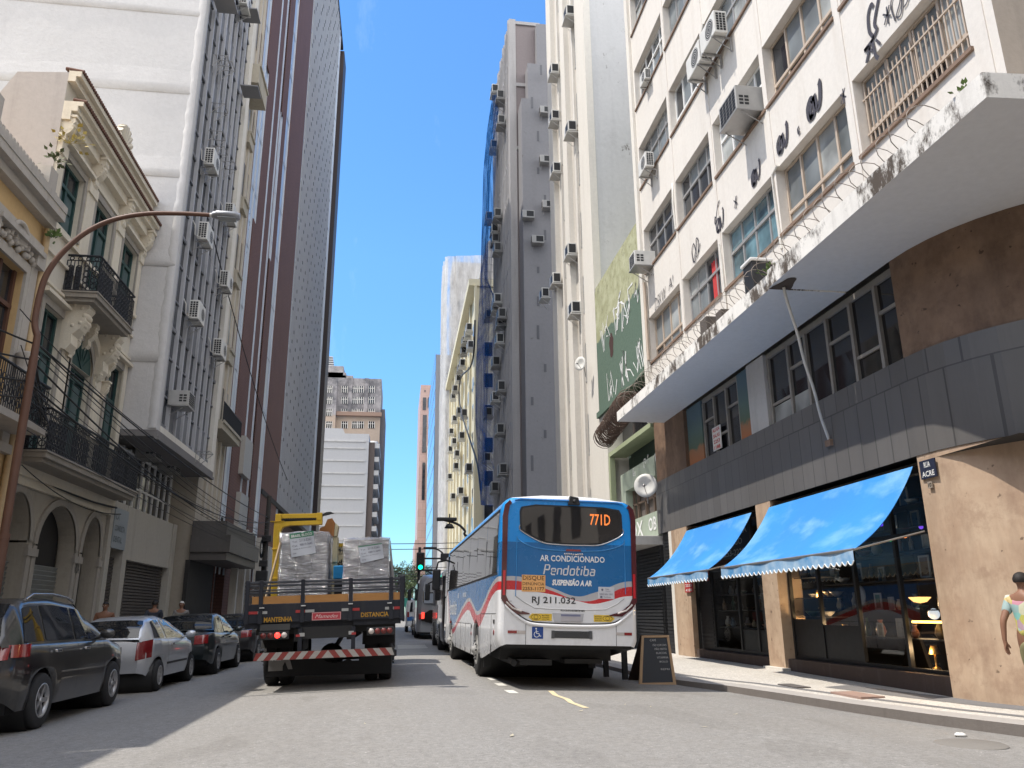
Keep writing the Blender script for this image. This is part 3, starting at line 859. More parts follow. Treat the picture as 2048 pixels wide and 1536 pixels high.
for a, b in ((11.1, 16.1), (16.86, 20.28)): mb.quad(fr(a, .3, -.22), fr(b, .3, -.22), fr(b, 3.35, -.22), fr(a, 3.35, -.22))
mb.build('shop_glass', M['clear'], office)
# ---- goods on the shelves
random.seed(11)
lampm = plain("lit_bulb", (.9, .7, .4), .4, 0, 0, emit=(1, .55, .16), es=9)
tubem = plain("lit_tube", (.9, .7, .4), .4, 0, 0, emit=(1, .55, .1), es=5)
cols = [plain("glaze_%d" % i, c, .3, 0, .2, 9) for i, c in enumerate([(.3, .28, .25), (.16, .1, .06), (.05, .08, .12), (.34, .32, .29), (.2, .16, .1), (.07, .13, .09), (.24, .09, .05)])]
gold = plain("brass", (.35, .22, .07), .35, .8, .2, 9)
GRP = "bric-a-brac on the shop shelves"
def vase(y, z, x, m, s):
    b = MB(); b.lathe([(0, 0), (.04*s, 0), (.075*s, .07*s), (.06*s, .14*s), (.028*s, .2*s), (.04*s, .24*s), (.033*s, .24*s), (.022*s, .2*s)], (x, y, z), 'z', 12)
    tag(b.build("vase", m), "small glazed vase standing on a dim shop shelf behind the glass", "vase", GRP)
def bottle(y, z, x, m, s):
    b = MB(); b.lathe([(0, 0), (.04*s, 0), (.042*s, .15*s), (.018*s, .2*s), (.016*s, .27*s), (0, .27*s)], (x, y, z), 'z', 10)
    tag(b.build("bottle", m), "small bottle standing on a dim shop shelf behind the glass", "bottle", GRP)
def frame_(y, z, x, m, s):
    b = MB(); w_, h_ = .11*s, .15*s
    for (a0, a1, c0, c1) in ((-w_, w_, 0, .03), (-w_, w_, 2*h_-.03, 2*h_), (-w_, -w_+.03, .03, 2*h_-.03), (w_-.03, w_, .03, 2*h_-.03)): b.box(x, x+.02, y+a0, y+a1, z+c0, z+c1)
    b.box(x+.008, x+.014, y-w_+.03, y+w_-.03, z+.03, z+2*h_-.03, 1)
    tag(b.build("picture_frame", [cols[3], m]), "small pale picture frame propped on a dim shop shelf behind the glass", "picture frame", GRP)
def bowl(y, z, x, m, s):
    b = MB(); b.lathe([(.03*s, 0), (.09*s, .05*s), (.12*s, .09*s), (.115*s, .09*s), (.08*s, .05*s), (0, .02*s)], (x, y, z), 'z', 14)
    tag(b.build("bowl", m), "shallow bowl sitting on a dim shop shelf behind the glass", "bowl", GRP)
for (a, b, zs, xb) in ((11.3, 14.8, (.77, 1.22, 1.70, 2.14, 2.52, 2.87), .5), (15.0, 16.0, (1.1, 1.47, 1.87, 2.22), .5), (17.0, 20.2, (.84, 1.24, 1.62, 2.0), .5)):
    for z in zs:
        y = a + random.uniform(0, .2)
        while y < b:
            k = random.random(); s = random.uniform(.7, 1.25); x = XR + xb + random.uniform(-.12, .15)
            (vase if k < .35 else bottle if k < .55 else frame_ if k < .75 else bowl)(y, z, x, random.choice(cols), s)
            y += random.uniform(.2, .55)
def table_lamp(u, v, lab, sh):
    p = AX(u, v, XR + .5); t_ = thing("table_lamp", lab, "lamp", (p.x, p.y, p.z - .3))
    b = MB(); b.lathe([(0, 0), (.07, 0), (.06, .02), (.015, .05), (.02, .15), (.012, .25), (0, .25)], (p.x, p.y, p.z - .3), 'z', 12); b.build('base', gold, t_)
    b = MB(); b.lathe([(.09, .2), (.05, .33), (.045, .33), (.085, .2)], (p.x, p.y, p.z - .28), 'z', 14); b.build('lamp_shade', sh, t_)
    b = MB(); b.ball((p.x, p.y, p.z - .02), .05, n=8); b.build('bulb', lampm, t_)
    l = bpy.data.lights.new('bulb_light', 'POINT'); l.energy = 9; l.color = (1, .66, .34); l.shadow_soft_size = .06; lo = bpy.data.objects.new('bulb_light', l); COL.objects.link(lo); lo.location = (p.x - .12, p.y, p.z)
for (u, v, l) in [(1634, 1252, "small lit brass table lamp beside the dark shop door"), (1690, 1254, "lit table lamp low in the middle of the large shop window"), (1868, 1298, "lit round table lamp at the bottom right of the large shop window"), (1640, 1186, "lit table lamp on an upper shelf beside the shop door")]:
    table_lamp(u, v, l, gold)
p = AX(1840, 1200, XR + .6); t_ = thing("pendant_lamp", "wide glowing amber bowl lamp hanging in the large shop window", "lamp", (p.x, p.y, p.z - .06))
b = MB(); b.lathe([(0, -.05), (.1, -.03), (.17, .04), (.165, .045), (0, .05)], p, 'z', 18); b.build('glass_bowl', plain("amber_bowl", (.7, .45, .2), .4, 0, 0, emit=(1, .5, .15), es=1.6), t_)
b = MB(); b.tube([(p.x, p.y, p.z + .04), (p.x, p.y, 3.3)], .008, 5); b.build('cord', M['black'], t_)
l = bpy.data.lights.new('bulb_light', 'POINT'); l.energy = 26; l.color = (1, .66, .34); l.shadow_soft_size = .12; lo = bpy.data.objects.new('bulb_light', l); COL.objects.link(lo); lo.location = (p.x, p.y, p.z - .2)
p = AX(1855, 1244, XR + .35); mb = MB(); mb.tube([(p.x, p.y - .55, p.z), (p.x, p.y + .38, p.z)], .018, 8)
tag(mb.build("tube_light", tubem), "glowing orange tube light lying along the right of the shop window", "lamp")
p = AX(1868, 1228, XR + .5); mb = MB(); mb.ball(p, .085, n=10)
tag(mb.build("glass_globe", plain("white_globe", (.75, .8, .85), .2, 0, 0, emit=(.7, .8, .9), es=.5)), "pale white glass globe above the orange tube in the shop window", "lamp")
p = AX(1718, 1190, XR + .42); mb = MB(); mb.lathe([(0, 0), (.13, 0), (.16, .012), (.17, .03), (.165, .034), (.13, .015), (0, .012)], p, 'x', 24)
o = mb.build("plate", cols[3]); tag(o, "large pale oval plate hung in the middle of the shop window", "plate")
for (u, v, c) in [(1762, 1049, (.1, .04, .7)), (1781, 1079, (.02, .5, .15)), (1810, 1072, (.9, .25, .05)), (1842, 1054, (.15, .05, .6))]:
    p = AX(u, v, XR + .4); mb = MB(); mb.ball(p, .035, n=7); nm = {(.02, .5, .15): "green", (.9, .25, .05): "orange", }.get(c, "violet")
    tag(mb.build("glass_bauble", plain("lit_%s" % nm, c, .3, 0, 0, emit=c, es=1.0)), ("small glowing %s glass bauble hung high in the shop window" % nm) if nm != "violet" else ("small violet glass bauble %s in the shop window" % ("behind the awning edge" if u < 1800 else "near the stone pillar")), "bauble")

# ---- awnings
def awning_mat():
    t = NT("sky_print_cloth")
    a = t.noise(.9, 6, .6, t.mapped((1, .7, 1.6))); b = t.noise(.35, 3, .5)
    c = t.mix(t.ramp(a, [(.46, 0), (.72, 1)]), (.016, .20, .55), (.22, .43, .66))
    c = t.mix(t.math('MULTIPLY', t.ramp(b, [(.45, 0), (.7, 1)]), .5), c, (.012, .26, .54))
    t.base(c); t.rough(.75); t.b.inputs['Sheen Weight'].default_value = .1
    t.bump(t.noise(5, 4), .15, .02); return t.m
M['awning'] = awning_mat()
def valance_mat():
    t = NT("valance_cloth"); c = t.mix(t.ramp(t.noise(3, 5), [(.35, 0), (.7, 1)]), (.06, .24, .48), (.42, .54, .64)); t.base(c); t.rough(.8); return t.m
M['valance'] = valance_mat()
def awning(ya, yb, yfa, yfb, label):
    t_ = thing("awning", label, "awning", (XR - .1, (ya + yb) / 2, 2.0))
    n = 16; m_ = 28; zt, zb, xf = 3.34, 2.07, 6.6
    def pt(i, j, off=0):
        u = i / n; v = j / m_
        x = XR - .08 + (xf - XR + .08) * u
        z = zt + (zb - zt) * (u ** .9) - .13 * math.sin(math.pi * u) - .012 * math.sin(math.pi * 9 * v) * math.sin(math.pi * u)
        y = (ya * (1 - u) + yfa * u) * (1 - v) + (yb * (1 - u) + yfb * u) * v
        return (x, y, z + off)
    b = MB()
    for o_, fl in ((0, 0), (-.012, 1)):
        vs = [pt(i, j, o_) for i in range(n + 1) for j in range(m_ + 1)]
        b.add(vs, [(i*(m_+1)+j, i*(m_+1)+j+1, (i+1)*(m_+1)+j+1, (i+1)*(m_+1)+j) for i in range(n) for j in range(m_)], 0, True)
    b.build('cloth', M['awning'], t_)
    b = MB(); sc = int((yfb - yfa) / .17); e = MB()
    for k in range(sc):
        y0_ = yfa + (yfb - yfa) * k / sc; y1_ = yfa + (yfb - yfa) * (k + 1) / sc
        xx = lambda q: xf - .005 + .012 * math.sin(q * 5)
        low = [(y0_ + (y1_ - y0_) * q / 6, zb - .16 - .06 * math.sin(math.pi * q / 6)) for q in range(7)]
        b.poly([(xx(y1_), y1_, zb), (xx(y0_), y0_, zb)] + [(xx(a), a, c) for a, c in low])
        e.tube([(xx(a) - .006, a, c) for a, c in low], .009, 5)
    b.build('valance', M['valance'], t_); e.build('trim', M['sign_white'], t_)
    b = MB(); b.tube([(xf, yfa, zb), (xf, yfb, zb)], .022, 8); b.tube([(xf, yfa, zb), (XR - .05, ya, 2.35)], .016, 6); b.tube([(xf, yfb, zb), (XR - .05, yb, 2.35)], .016, 6)
    b.build('frame', M['steel'], t_)
awning(11.12, 16.08, 11.0, 15.95, "large blue sky-print awning over the lamp shop next to the tan stone corner")
awning(16.95, 21.15, 16.75, 20.95, "smaller blue sky-print awning over the shop front nearer to the bus")

# ---- signs on the building
def plate(name, u0, v0, u1, v1, X, lines, bgm, fgm, label, cat="sign", bold=.015):
    a = AX(u0, v0, X); b = AX(u1, v1, X)
    y1_, y0_ = max(a.y, b.y), min(a.y, b.y); z1_, z0_ = max(a.z, b.z), min(a.z, b.z)
    t_ = thing(name, label, cat, (X, (y0_ + y1_) / 2, z0_))
    q = MB(); q.box(X - .02, X, y0_, y1_, z0_, z1_); q.build('plate', bgm, t_)
    q = MB(); n = len(lines); H = (z1_ - z0_); L = (y1_ - y0_)
    f2 = lambda s, t2, d=0: (X - .02 - d, y1_ - s, t2)
    for i, (tx, w_) in enumerate(lines):
        h = H / n * .58
        q.text(tx, f2, L * (1 - w_) / 2, z1_ - H * (i + .8) / n, h, L * w_, .003, bold)
    q.build('lettering', fgm, t_)
    return t_
navy = plain("navy_enamel", (.02, .025, .05), .4, 0, .1, 5)
plate("street_sign", 1840, 924, 1876, 952, XR - .03, [("RUA", .4), ("ACRE", .8)], navy, M['sign_white'], "dark blue street name plate at the top of the tan stone corner pillar")
plate("number_plate", 1857, 964, 1867, 975, XR - .03, [("10", .8)], plain("grey_number", (.3, .25, .2), .5), M['black'], "tiny house number plate below the street name plate")
plate("notice", 1425, 858, 1445, 895, XR + .12, [("ALUGA", .85), ("SALAS", .8), ("2253", .75), ("1188", .75)], M['sign_white'], M['sign_red'], "white and red rental notice stuck in the dark mezzanine window", bold=.03)
plate("notice", 1370, 1158, 1387, 1184, XR - .06, [("VENDO", .85), ("2233", .8), ("4100", .8)], M['sign_red'], M['sign_white'], "red notice pinned on the tan pillar below the smaller awning", bold=.02)
plate("shop_board", 1432, 1062, 1503, 1110, XR + .0, [("BELO ROMA", .9), ("ANTIGO", .6), ("2253-2220", .7)], M['dark_metal'], cols[3], "shop board with pale lettering in the shade between the two awnings", bold=.01)
plate("notice", 1408, 1141, 1421, 1164, XR + .18, [("FILME", .85), ("VENDA", .8)], M['black'], M['sign_red'], "small dark notice on the shutter between the two shop windows")

# ---- air conditioners on the office building
RZR = math.pi / 2
con = make_condenser("split_condenser", "white split condenser hanging above the shadowed pier, upper of the stacked pair", M['ac_white'], "air conditioners on the cream office block")
def put_ac(o, u, v, X, label, first=False, rz=RZR, sc=1.0, dy=0):
    p = AX(u, v, X)
    q = o if first else copy_tree(o, label=label)
    q.location = p; q.rotation_euler = (0, 0, rz); q.scale = (sc, sc, sc)
    if first: q['label'] = label
    return q
put_ac(con, 1450, 92, XR - .05, "white split condenser hanging beside the pier, upper of the stacked pair", True, sc=1.15)
put_ac(con, 1420, 146, XR - .05, "white split condenser hanging beside the pier, lower of the stacked pair", sc=1.15)
put_ac(con, 1307, 346, XR - .05, "white split condenser with loose hoses at the far end of the office block", sc=.95)
put_ac(con, 1301, 168, XR + .02, "small pale condenser in an upper window at the far end of the office block", sc=.7)
wu = make_window_unit("window_air_conditioner", "x", M['ac_grey'], "air conditioners on the cream office block", .95, .62, .62)
put_ac(wu, 1508, 245, XR + .02, "big grey window air conditioner sticking out above the graffiti", True)
wu2 = make_window_unit("window_air_conditioner", "x", M['ac_white'], "air conditioners on the cream office block", .62, .5, .6)
put_ac(wu2, 1300, 538, XR - .02, "white window air conditioner at the lowest far corner of the office block", True)
# conduits and dark box covers on the canopy
for (u, v, w_, h_, d_, lab) in [(1530, 505, .55, .75, .5, "tall dark box with a white cap on the canopy beside the teal window"), (1515, 548, .4, .75, .4, "shorter dark box with a white cap on the canopy edge by the green plant")]:
    p = AX(u, v, 7.15 if h_ > .7 and u > 1520 else 6.85); zb = 7.035
    t_ = thing("equipment_box", lab, "box", (p.x, p.y, zb))
    b = MB(); b.bbox(p.x - d_/2, p.x + d_/2, p.y - w_/2, p.y + w_/2, zb, zb + h_, .015); b.build('casing', M['dark_metal'], t_)
    b = MB(); b.bbox(p.x - d_/2 - .04, p.x + d_/2 + .04, p.y - w_/2 - .04, p.y + w_/2 + .04, zb + h_ + .001, zb + h_ + .06, .02); b.build('cap', M['white_paint'], t_)
for (u, v, lab, s) in [(1418, 640, "dark weathered block standing on the canopy under the red curtain window", 1), (1445, 607, "smaller dark weathered block on the canopy to the right of the other", .8)]:
    p = AX(u, v, 6.9); b = MB(); b.bbox(p.x - .15*s, p.x + .15*s, p.y - .2*s, p.y + .2*s, 7.035, 7.035 + .62*s, .015)
    tag(b.build("concrete_block", plaster("dark_block", (.1, .085, .075))), lab, "block")
mb = MB()
mb.tube([(XR - .03, 14.42, 8.6), (XR - .04, 14.44, 9.4), (XR - .03, 14.46, 10.38), (XR - .03, 14.2, 10.47)], .035, 7); mb.tube([(XR - .03, 17.42, 8.2), (XR - .03, 17.45, 9.6), (XR - .03, 17.5, 10.2)], .03, 7)
mb.tube([(XR - .03, 20.42, 12.1), (XR - .05, 20.45, 13.0), (XR - .03, 20.42, 13.6), (XR + .05, 20.6, 13.75)], .04, 7); mb.tube([(XR - .03, 17.45, 15.2), (XR - .05, 17.5, 16.4), (XR - .02, 17.3, 16.75)], .035, 7)
mb.tube([(XR - .05, 23.5, 11.8), (XR - .05, 23.52, 9.8), (XR - .05, 23.5, 8.6)], .03, 6)
mb.build('conduit', M['pipe_white'], office)
mb = MB(); mb.tube([(XR - .1, 23.45, 11.7), (XR - .1, 23.45, 9.0)], .05, 8); mb.build('downpipe', M['tan_frame'], office)

# ---- razor wire
def coil(pts, r, pitch, n=12, wr=.006, jit=.25, seed=1):
    rnd = random.Random(seed); out = []
    P = [Vector(p) for p in pts]; tot = sum((P[i+1] - P[i]).length for i in range(len(P) - 1))
    N = int(tot / pitch * n)
    L = 0; seg = 0; rr = r; 
    for k in range(N):
        d = tot * k / N; acc = 0
        for i in range(len(P) - 1):
            l = (P[i+1] - P[i]).length
            if acc + l >= d or i == len(P) - 2:
                c = P[i].lerp(P[i+1], min(1, (d - acc) / l)); break
            acc += l
        if k % n == 0: rr = r * (1 + rnd.uniform(-jit, jit)); ph = rnd.uniform(-.4, .4)
        a = 2 * math.pi * k / n
        out.append(c + Vector((rr * math.cos(a), rnd.uniform(-.01, .01) + .06 * math.sin(a + ph), rr * math.sin(a))))
    return out
wire = plain("galvanised_wire", (.20, .17, .145), .5, .6, .3, 8)
rustw = plain("rusty_wire", (.075, .045, .032), .8, .1, .3, 8)
mb = MB(); mb.tube(coil([(6.6, 8.0, 7.36), (6.62, 12, 7.30), (6.62, 15.5, 7.27), (6.6, 22.5, 7.26)], .24, .34, 14, 1, .22, 3), .0065, 4)
tag(mb.build("razor_wire", wire), "long open coil of thin razor wire running along the canopy edge", "razor wire")
mb = MB(); mb.tube(coil([(6.75, 22.3, 7.33), (7.3, 27.6, 7.3)], .36, .09, 14, 1, .12, 5), .012, 4); mb.tube(coil([(6.8, 22.3, 7.33), (7.35, 27.6, 7.3)], .25, .1, 12, 1, .2, 6), .012, 4)
tag(mb.build("razor_wire", rustw), "dense rusty bundle of razor wire at the far end of the canopy", "razor wire")
# weeds on the canopy
leaf = plain("weed_leaf", (.10, .16, .035), .6, 0, .4, 9)
for (u, v, lab, n, s) in [(1535, 528, "bright green weed growing at the joint of the canopy edge", 60, .22), (1925, 182, "wispy green weed growing on the canopy edge near the corner", 26, .16)]:
    p = AX(u, v, 6.5); b = MB(); rnd = random.Random(4)
    for k in range(n):
        a = rnd.uniform(0, 6.3); e = rnd.uniform(.2, 1.3); L = s * rnd.uniform(.4, 1)
        d = Vector((math.cos(a) * math.cos(e), math.sin(a) * math.cos(e), math.sin(e))); q = Vector((p.x + .03, p.y, 7.04 if u < 1900 else 7.085)) + d * L
        sd = d.cross(Vector((0, 0, 1))).normalized() * .025; tp = d * .07
        b.quad(q - tp * .2, q + sd + tp * .3, q + tp, q - sd + tp * .3)
        if k % 4 == 0: b.tube([(p.x + .03, p.y, 7.03), q], .004, 4)
    tag(b.build("weed", leaf, recalc=False), lab, "plant")
# ------------------------------------------------------------------ small green building
def green_wall():
    t = NT("mossy_green_wall")
    sp = t.new("ShaderNodeSeparateXYZ"); t.link(t.wco(), sp.inputs[0])
    n = t.noise(1.6, 7, .75); n2 = t.noise(.7, 5, .7); fine = t.noise(8, 5, .7)
    e = t.math('ADD', sp.outputs[2], t.math('MULTIPLY', t.math('SUBTRACT', n2, .5), .7))
    up = t.mix(t.ramp(n, [(.42, 0), (.62, 1)]), (.30, .30, .17), (.43, .43, .28))
    up = t.mix(t.math('MULTIPLY', t.ramp(t.noise(2.4, 8, .8), [(.55, 0), (.66, 1)]), .7), up, (.09, .085, .05))
    lo = t.mix(fine, (.06, .105, .075), (.115, .165, .12))
    t.base(t.mix(t.ramp(t.math('SUBTRACT', e, 11.4), [(.48, 0), (.56, 1)]), lo, up))
    t.rough(.9); t.bump(t.math('ADD', n, fine), .4, .03); return t.m
M['green_wall'] = green_wall()
M['green_dark'] = plaster("dark_green_paint", (.07, .10, .08), patch=.4)
M['green_pale'] = plaster("pale_green_paint", (.36, .41, .33), dirt=(.2, .2, .16), patch=.4)
M['lime_edge'] = plaster("lime_edge", (.36, .40, .25), patch=.2)
gb = thing("green_building", "low mossy green building covered in white graffiti beside the cream office block", "building", (XR, 27, 0))
mb = MB(); mb.box(XR + .0, 20, 23.95, 30.35, 8.95, 14.2); mb.box(XR - .12, XR + .2, 23.96, 30.36, 8.72, 8.945); mb.box(XR + .02, 20, 23.95, 30.3, 14.201, 14.35)
mb.build('wall', M['green_wall'], gb)
mb = MB(); mb.box(XR + .8, 20, 24, 30.3, 3.4, 8.7); mb.build('recess_wall', M['green_dark'], gb)
mb = MB(); mb.box(XR - .02, XR + .8, 29.25, 30.33, 0, 8.715); mb.build('pilaster', M['white_trim'], gb)
mb = MB(); mb.box(XR, XR + .7, 23.96, 29.24, 6.92, 7.08); mb.box(XR, XR + .2, 29.05, 29.245, 0, 6.91); mb.build('ledge', M['lime_edge'], gb)
mb = MB(); mb.box(XR + .06, XR + .4, 23.96, 27.9, 5.35, 6.0); mb.box(XR + .06, XR + .4, 27.35, 27.9, 3.5, 5.345); mb.box(XR + .07, XR + .4, 23.96, 27.3, 3.5, 4.25)
mb.build('panel', M['green_pale'], gb)
mb = MB()
for y in (24.1, 24.9, 25.8, 26.7, 27.2): mb.box(XR + .3, XR + .38, y, y + .1, 4.26, 5.34)
mb.box(XR + .3, XR + .37, 24, 27.3, 4.8, 4.86); mb.box(XR + .42, XR + .46, 24, 27.3, 4.25, 5.35, 1)
mb.build('window', [plain("brown_frame", (.17, .12, .09), .7), plain("boarded", (.2, .165, .15), .8)], gb)
mb = MB(); mb.box(XR + .5, XR + .55, 24.2, 28.9, 7.1, 8.7); mb.build('glazing', M['glass_black'], gb)
mb = MB(); mb.bbox(XR - .95, XR + .8, 23.97, 30.2, 3.2, 3.48, .02); mb.build('marquee', M['grey_render'], gb)
mb = MB(); mb.box(XR + .1, XR + .2, 23.97, 29.24, -.1, 3.19)
for k in range(31): mb.box(XR + .06, XR + .1, 24, 29.2, k * .1, k * .1 + .07)
mb.build('shutter', M['dark_metal'], gb)
g = MB(); frg = frX(XR, -1)
def jag(y, z, h, seed, wd=.07, dd=.012):
    r_ = random.Random(seed)
    for s_ in range(3):
        pts = [(y + r_.uniform(-.35, .35) * h, z + h * r_.random())]
        for k in range(4): pts.append((pts[-1][0] + r_.uniform(-.45, .45) * h, z + h * r_.random() * 1.1))
        g.stroke(pts, frg, wd * r_.uniform(.7, 1.2), dd + .001 * s_)
for i, (u, v, h) in enumerate([(1213, 672, 1.3), (1232, 640, 1.7), (1254, 612, 1.4), (1276, 582, .9), (1223, 775, 1.3), (1249, 742, 1.4), (1281, 712, 1.1)]):
    p = AX(u, v, XR); jag(p.y, p.z - h / 2, h, 40 + i)
for i, (u, v, h) in enumerate([(1290, 925, .35), (1312, 915, .35), (1270, 945, .3)]):
    p = AX(u, v, XR + .06); jag(p.y, p.z - h / 2, h, 60 + i, .03, -.05)
fq = lambda s, t2, d=0: (XR + .06 - d, 52.5 - s, t2)
g.text("iOX", fq, 25.4, 3.62, .5, 1.6, .004, bold=.02); g.text("OB", fq, 27.6, 3.7, .4, .8, .004, bold=.02)
g.build('graffiti', M['white_spray'], gb)
p = AX(1223, 690, XR); mb = MB(); mb.poly([(XR - .006, p.y + .28 * math.cos(a) * (1 + .2 * math.sin(5 * a)), p.z + .5 * math.sin(a)) for a in [k * .35 for k in range(18)]]); mb.build('hole', plain("broken_brick", (.05, .018, .014), .9, 0, .5, 12), gb)
def dish(u, v, X, r_, label, rz, Xw):
    p = AX(u, v, X); t_ = thing("satellite_dish", label, "satellite dish", p, rot=(0, 0, rz), local=True)
    b = MB(); b.lathe([(r_ * k / 8, .3 * r_ * (k / 8) ** 2) for k in range(9)] + [(r_, .3 * r_ + .01), (r_ * .6, .1 * r_ + .015), (0, .02)], (0, 0, 0), 'y', 24); b.build('dish', M['ac_white'], t_, world=False)
    b = MB(); b.tube([(0, .0, -.8 * r_), (.0, .85 * r_, -.1 * r_)], .012, 5); b.tube([(0, 0, 0), (.05, -.25, -.1), (.05, -.3, -.5)], .022, 6); b.ball((0, .88 * r_, -.08 * r_), .05, n=6); b.build('arm', M['steel'], t_, world=False)
    return t_
dish(1293, 972, 7.45, .36, "white satellite dish on the front of the low green building", 2.6, XR)
dish(1163, 728, 7.45, .30, "grey satellite dish on the tall white finned building", 2.2, XR)

# ------------------------------------------------------------------ far air conditioner (few pixels): one mesh
def far_ac_mesh(name, mat):
    b = MB(); b.bbox(-.42, .42, .05, .45, 0, .52, .02, 0)
    b.box(-.36, .12, .452, .458, .06, .46, 1)
    for sx in (-1, 1): b.box(sx * .422, sx * .427, .1, .4, .06, .46, 1)
    b.box(-.4, .4, -.02, .5, -.06, -.02, 0)
    b.tube([(-.3, .48, -.04), (-.3, 0, -.4)], .015, 4); b.tube([(.3, .48, -.04), (.3, 0, -.4)], .015, 4)
    o = b.build(name, [mat, M['black']]); bm_off = ORG[o.name]
    for q in o.data.vertices: q.co += bm_off
    return o
fac_w = far_ac_mesh("air_conditioner", M['ac_white']); fac_g = far_ac_mesh("air_conditioner", M['ac_grey'])
FIRST = {fac_w.name: True, fac_g.name: True}
def far_ac(src, u, v, X, rz, label, group, sc=1.0):
    p = AX(u, v, X)
    if FIRST.get(src.name): o = src; FIRST[src.name] = False
    else: o = src.copy(); COL.objects.link(o)
    o.location = p; o.rotation_euler = (0, 0, rz); o.scale = (sc, sc, sc)
    return tag(o, label, "air conditioner", group)

# ------------------------------------------------------------------ tall white finned building
fin = thing("finned_building", "very tall white building with vertical fins and narrow window columns behind the green one", "building", (XR, 35, 0))
Y0, Y1, H = 30.4, 39.35, 43
mb = MB(); mb.box(XR + .27, 22, Y0 + .3, Y1, 0, H); mb.build('wall', plaster("beige_panel", (.56, .52, .47), dirt=(.3, .27, .23), patch=.35), fin)
mb = MB(); mb.box(XR + .28, 22, Y0, Y0 + .299, 0, H)
mb.build('gable_wall', plaster("stained_gable", (.56, .555, .55), dirt=(.24, .23, .22), streak=.35, patch=.5, scale=.6, grime=.36), fin)
mb = MB()
for a, b, d in ((30.38, 32.2, .0), (34.75, 35.75, .0), (38.2, 39.4, 0)):
    mb.box(XR + d, XR + .32, a, b, 0, H + .02)
mb.box(XR + .14, XR + .32, 33.45, 33.75, 0, H); mb.box(XR + .14, XR + .32, 37.0, 37.3, 0, H)
mb.build('fin', M['white_trim'], fin)
for c, (a, b) in enumerate(((32.35, 33.3), (35.9, 36.9))):
    for k in range(11):
        z = 4.6 + 3.3 * k
        f = MB(); X_ = XR + .262
        f.box(X_ - .05, X_, a, b, z - .12, z - .02)
        f.box(X_ - .03, X_, a, a + .06, z, z + 1.75); f.box(X_ - .03, X_, b - .06, b, z, z + 1.75); f.box(X_ - .03, X_, a + .06, b - .06, z + 1.69, z + 1.75); f.box(X_ - .03, X_, a + .06, b - .06, z + .85, z + .9)
        f.quad((X_ - .01, a, z), (X_ - .01, b, z), (X_ - .01, b, z + 1.7), (X_ - .01, a, z + 1.7), 1)
        f.build('window', [M['alu'], M['glass_blind'] if (k * 7 + c) % 3 == 0 else M['glass_grey']], fin)
GA = "air conditioners on the tall white finned building"
for u, v, lab in [(1118, 248, "x"), (1152, 272, "x"), (1121, 352, "x"), (1152, 516, "x"), (1121, 572, "x"), (1160, 632, "x"), (1117, 155, "x"), (1148, 42, "x"), (1098, 600, "x")]:
    far_ac(fac_w, u, v, XR + .2, RZR, "boxy air conditioner hung in a window column of the tall white finned building", GA, 1.1)

# ------------------------------------------------------------------ stepped tower with thin vertical fins
pinkish = plaster("pinkish_render", (.27, .23, .225), dirt=(.28, .25, .24), patch=.3, scale=.6)  # tower and trim tones darkened to hold the shade lying over it
greyw = plaster("pale_grey_render", (.26, .255, .265), dirt=(.2, .19, .19), streak=.4, patch=.3, scale=.6, grime=.39)
grim = plaster("grey_trim", (.44, .42, .41), patch=.3)
tw = thing("stepped_tower", "tall tower with stepped white piers and a front of thin vertical fins", "building", (XR, 60, 0))
def zat(u, v, Y): return AY(u, v, Y).z
def xat(u, v, Y): return AY(u, v, Y).x
x1_ = xat(1019, 46, 55); HT = zat(1040, 44, 55)
mb = MB(); mb.box(XR + .5, 30, 55, 66, 0, HT); mb.build('wall', pinkish, tw)
mb = MB()
for z in (HT - .35, HT - 6.4, HT - 12.3): mb.box(XR, xat(1072, 200, 55) + .4, 54.86, 54.998, z, z + .3)
mb.box(XR - .05, XR + .5, 54.85, 55.4, 0, HT + .1)
mb.build('trim', grim, tw)
mb = MB()
for ua, ub, vt, y in ((1072, 1130, 48, 54.3), (1055, 1073, 126, 53.6), (1043, 1055, 196, 53.0)):
    xa = xat(ua, vt, y); zt = zat(ua, vt, y)
    mb.box(xa, 30, y, 55, 0, zt)
mb.build('stepped_pier', greyw, tw)
mb = MB(); rnd = random.Random(5)
for k in range(0, 26, 2):
    y = 52.99; u = rnd.choice([1062, 1074, 1080, 1088]); v = 150 + 33 * k
    if v > 960: break
    y = 53.0 if u < 1073 else 53.59; y = 52.99
    x = xat(u, v, y); z = zat(u, v, y); mb.box(x, x + .18, y - .01, y, z, z + rnd.uniform(.5, 1.1))
mb.build('slit_window', plain('slit_grey', (.12, .12, .13), .5), tw)
mb = MB(); mb.box(XR + .0, XR + .5, 55.41, 66, 0, HT - 1)
mb.build('window_wall', M['glass_dark'], tw)
mb = MB(); n = 12
for k in range(n + 1):
    y = 55.5 + k * 10.4 / n; mb.box(XR - .09, XR - .002, y - .13, y + .13, 0, HT + (.0 if k % 2 else .4))
mb.build('fin', grim, tw)
mb = MB()
for k in range(16): mb.box(XR - .04, XR - .003, 55.42, 66, 2 + k * 3.1, 2.3 + k * 3.1)
mb.build('floor_edge', plaster("floor_edge", (.3, .3, .32)), tw)
GA = "air conditioners on the fins of the stepped tower"
for i, (u, v) in enumerate([(997, 192), (1008, 205), (1010, 255), (995, 303), (1003, 440), (985, 445), (997, 470), (998, 490), (1003, 508), (1003, 610), (985, 640), (1010, 655), (1008, 690), (1000, 735), (1011, 785), (999, 805), (985, 835), (1009, 870), (982, 925), (1015, 950), (998, 985), (1000, 625), (1012, 640), (1090, 330), (1093, 430), (1057, 440), (1082, 325)]):
    if u > 1030: continue
    far_ac(fac_g if i % 3 else fac_w, u, v, XR - .1, RZR, "boxy air conditioner fixed between the fins of the stepped tower", GA, 1.5)
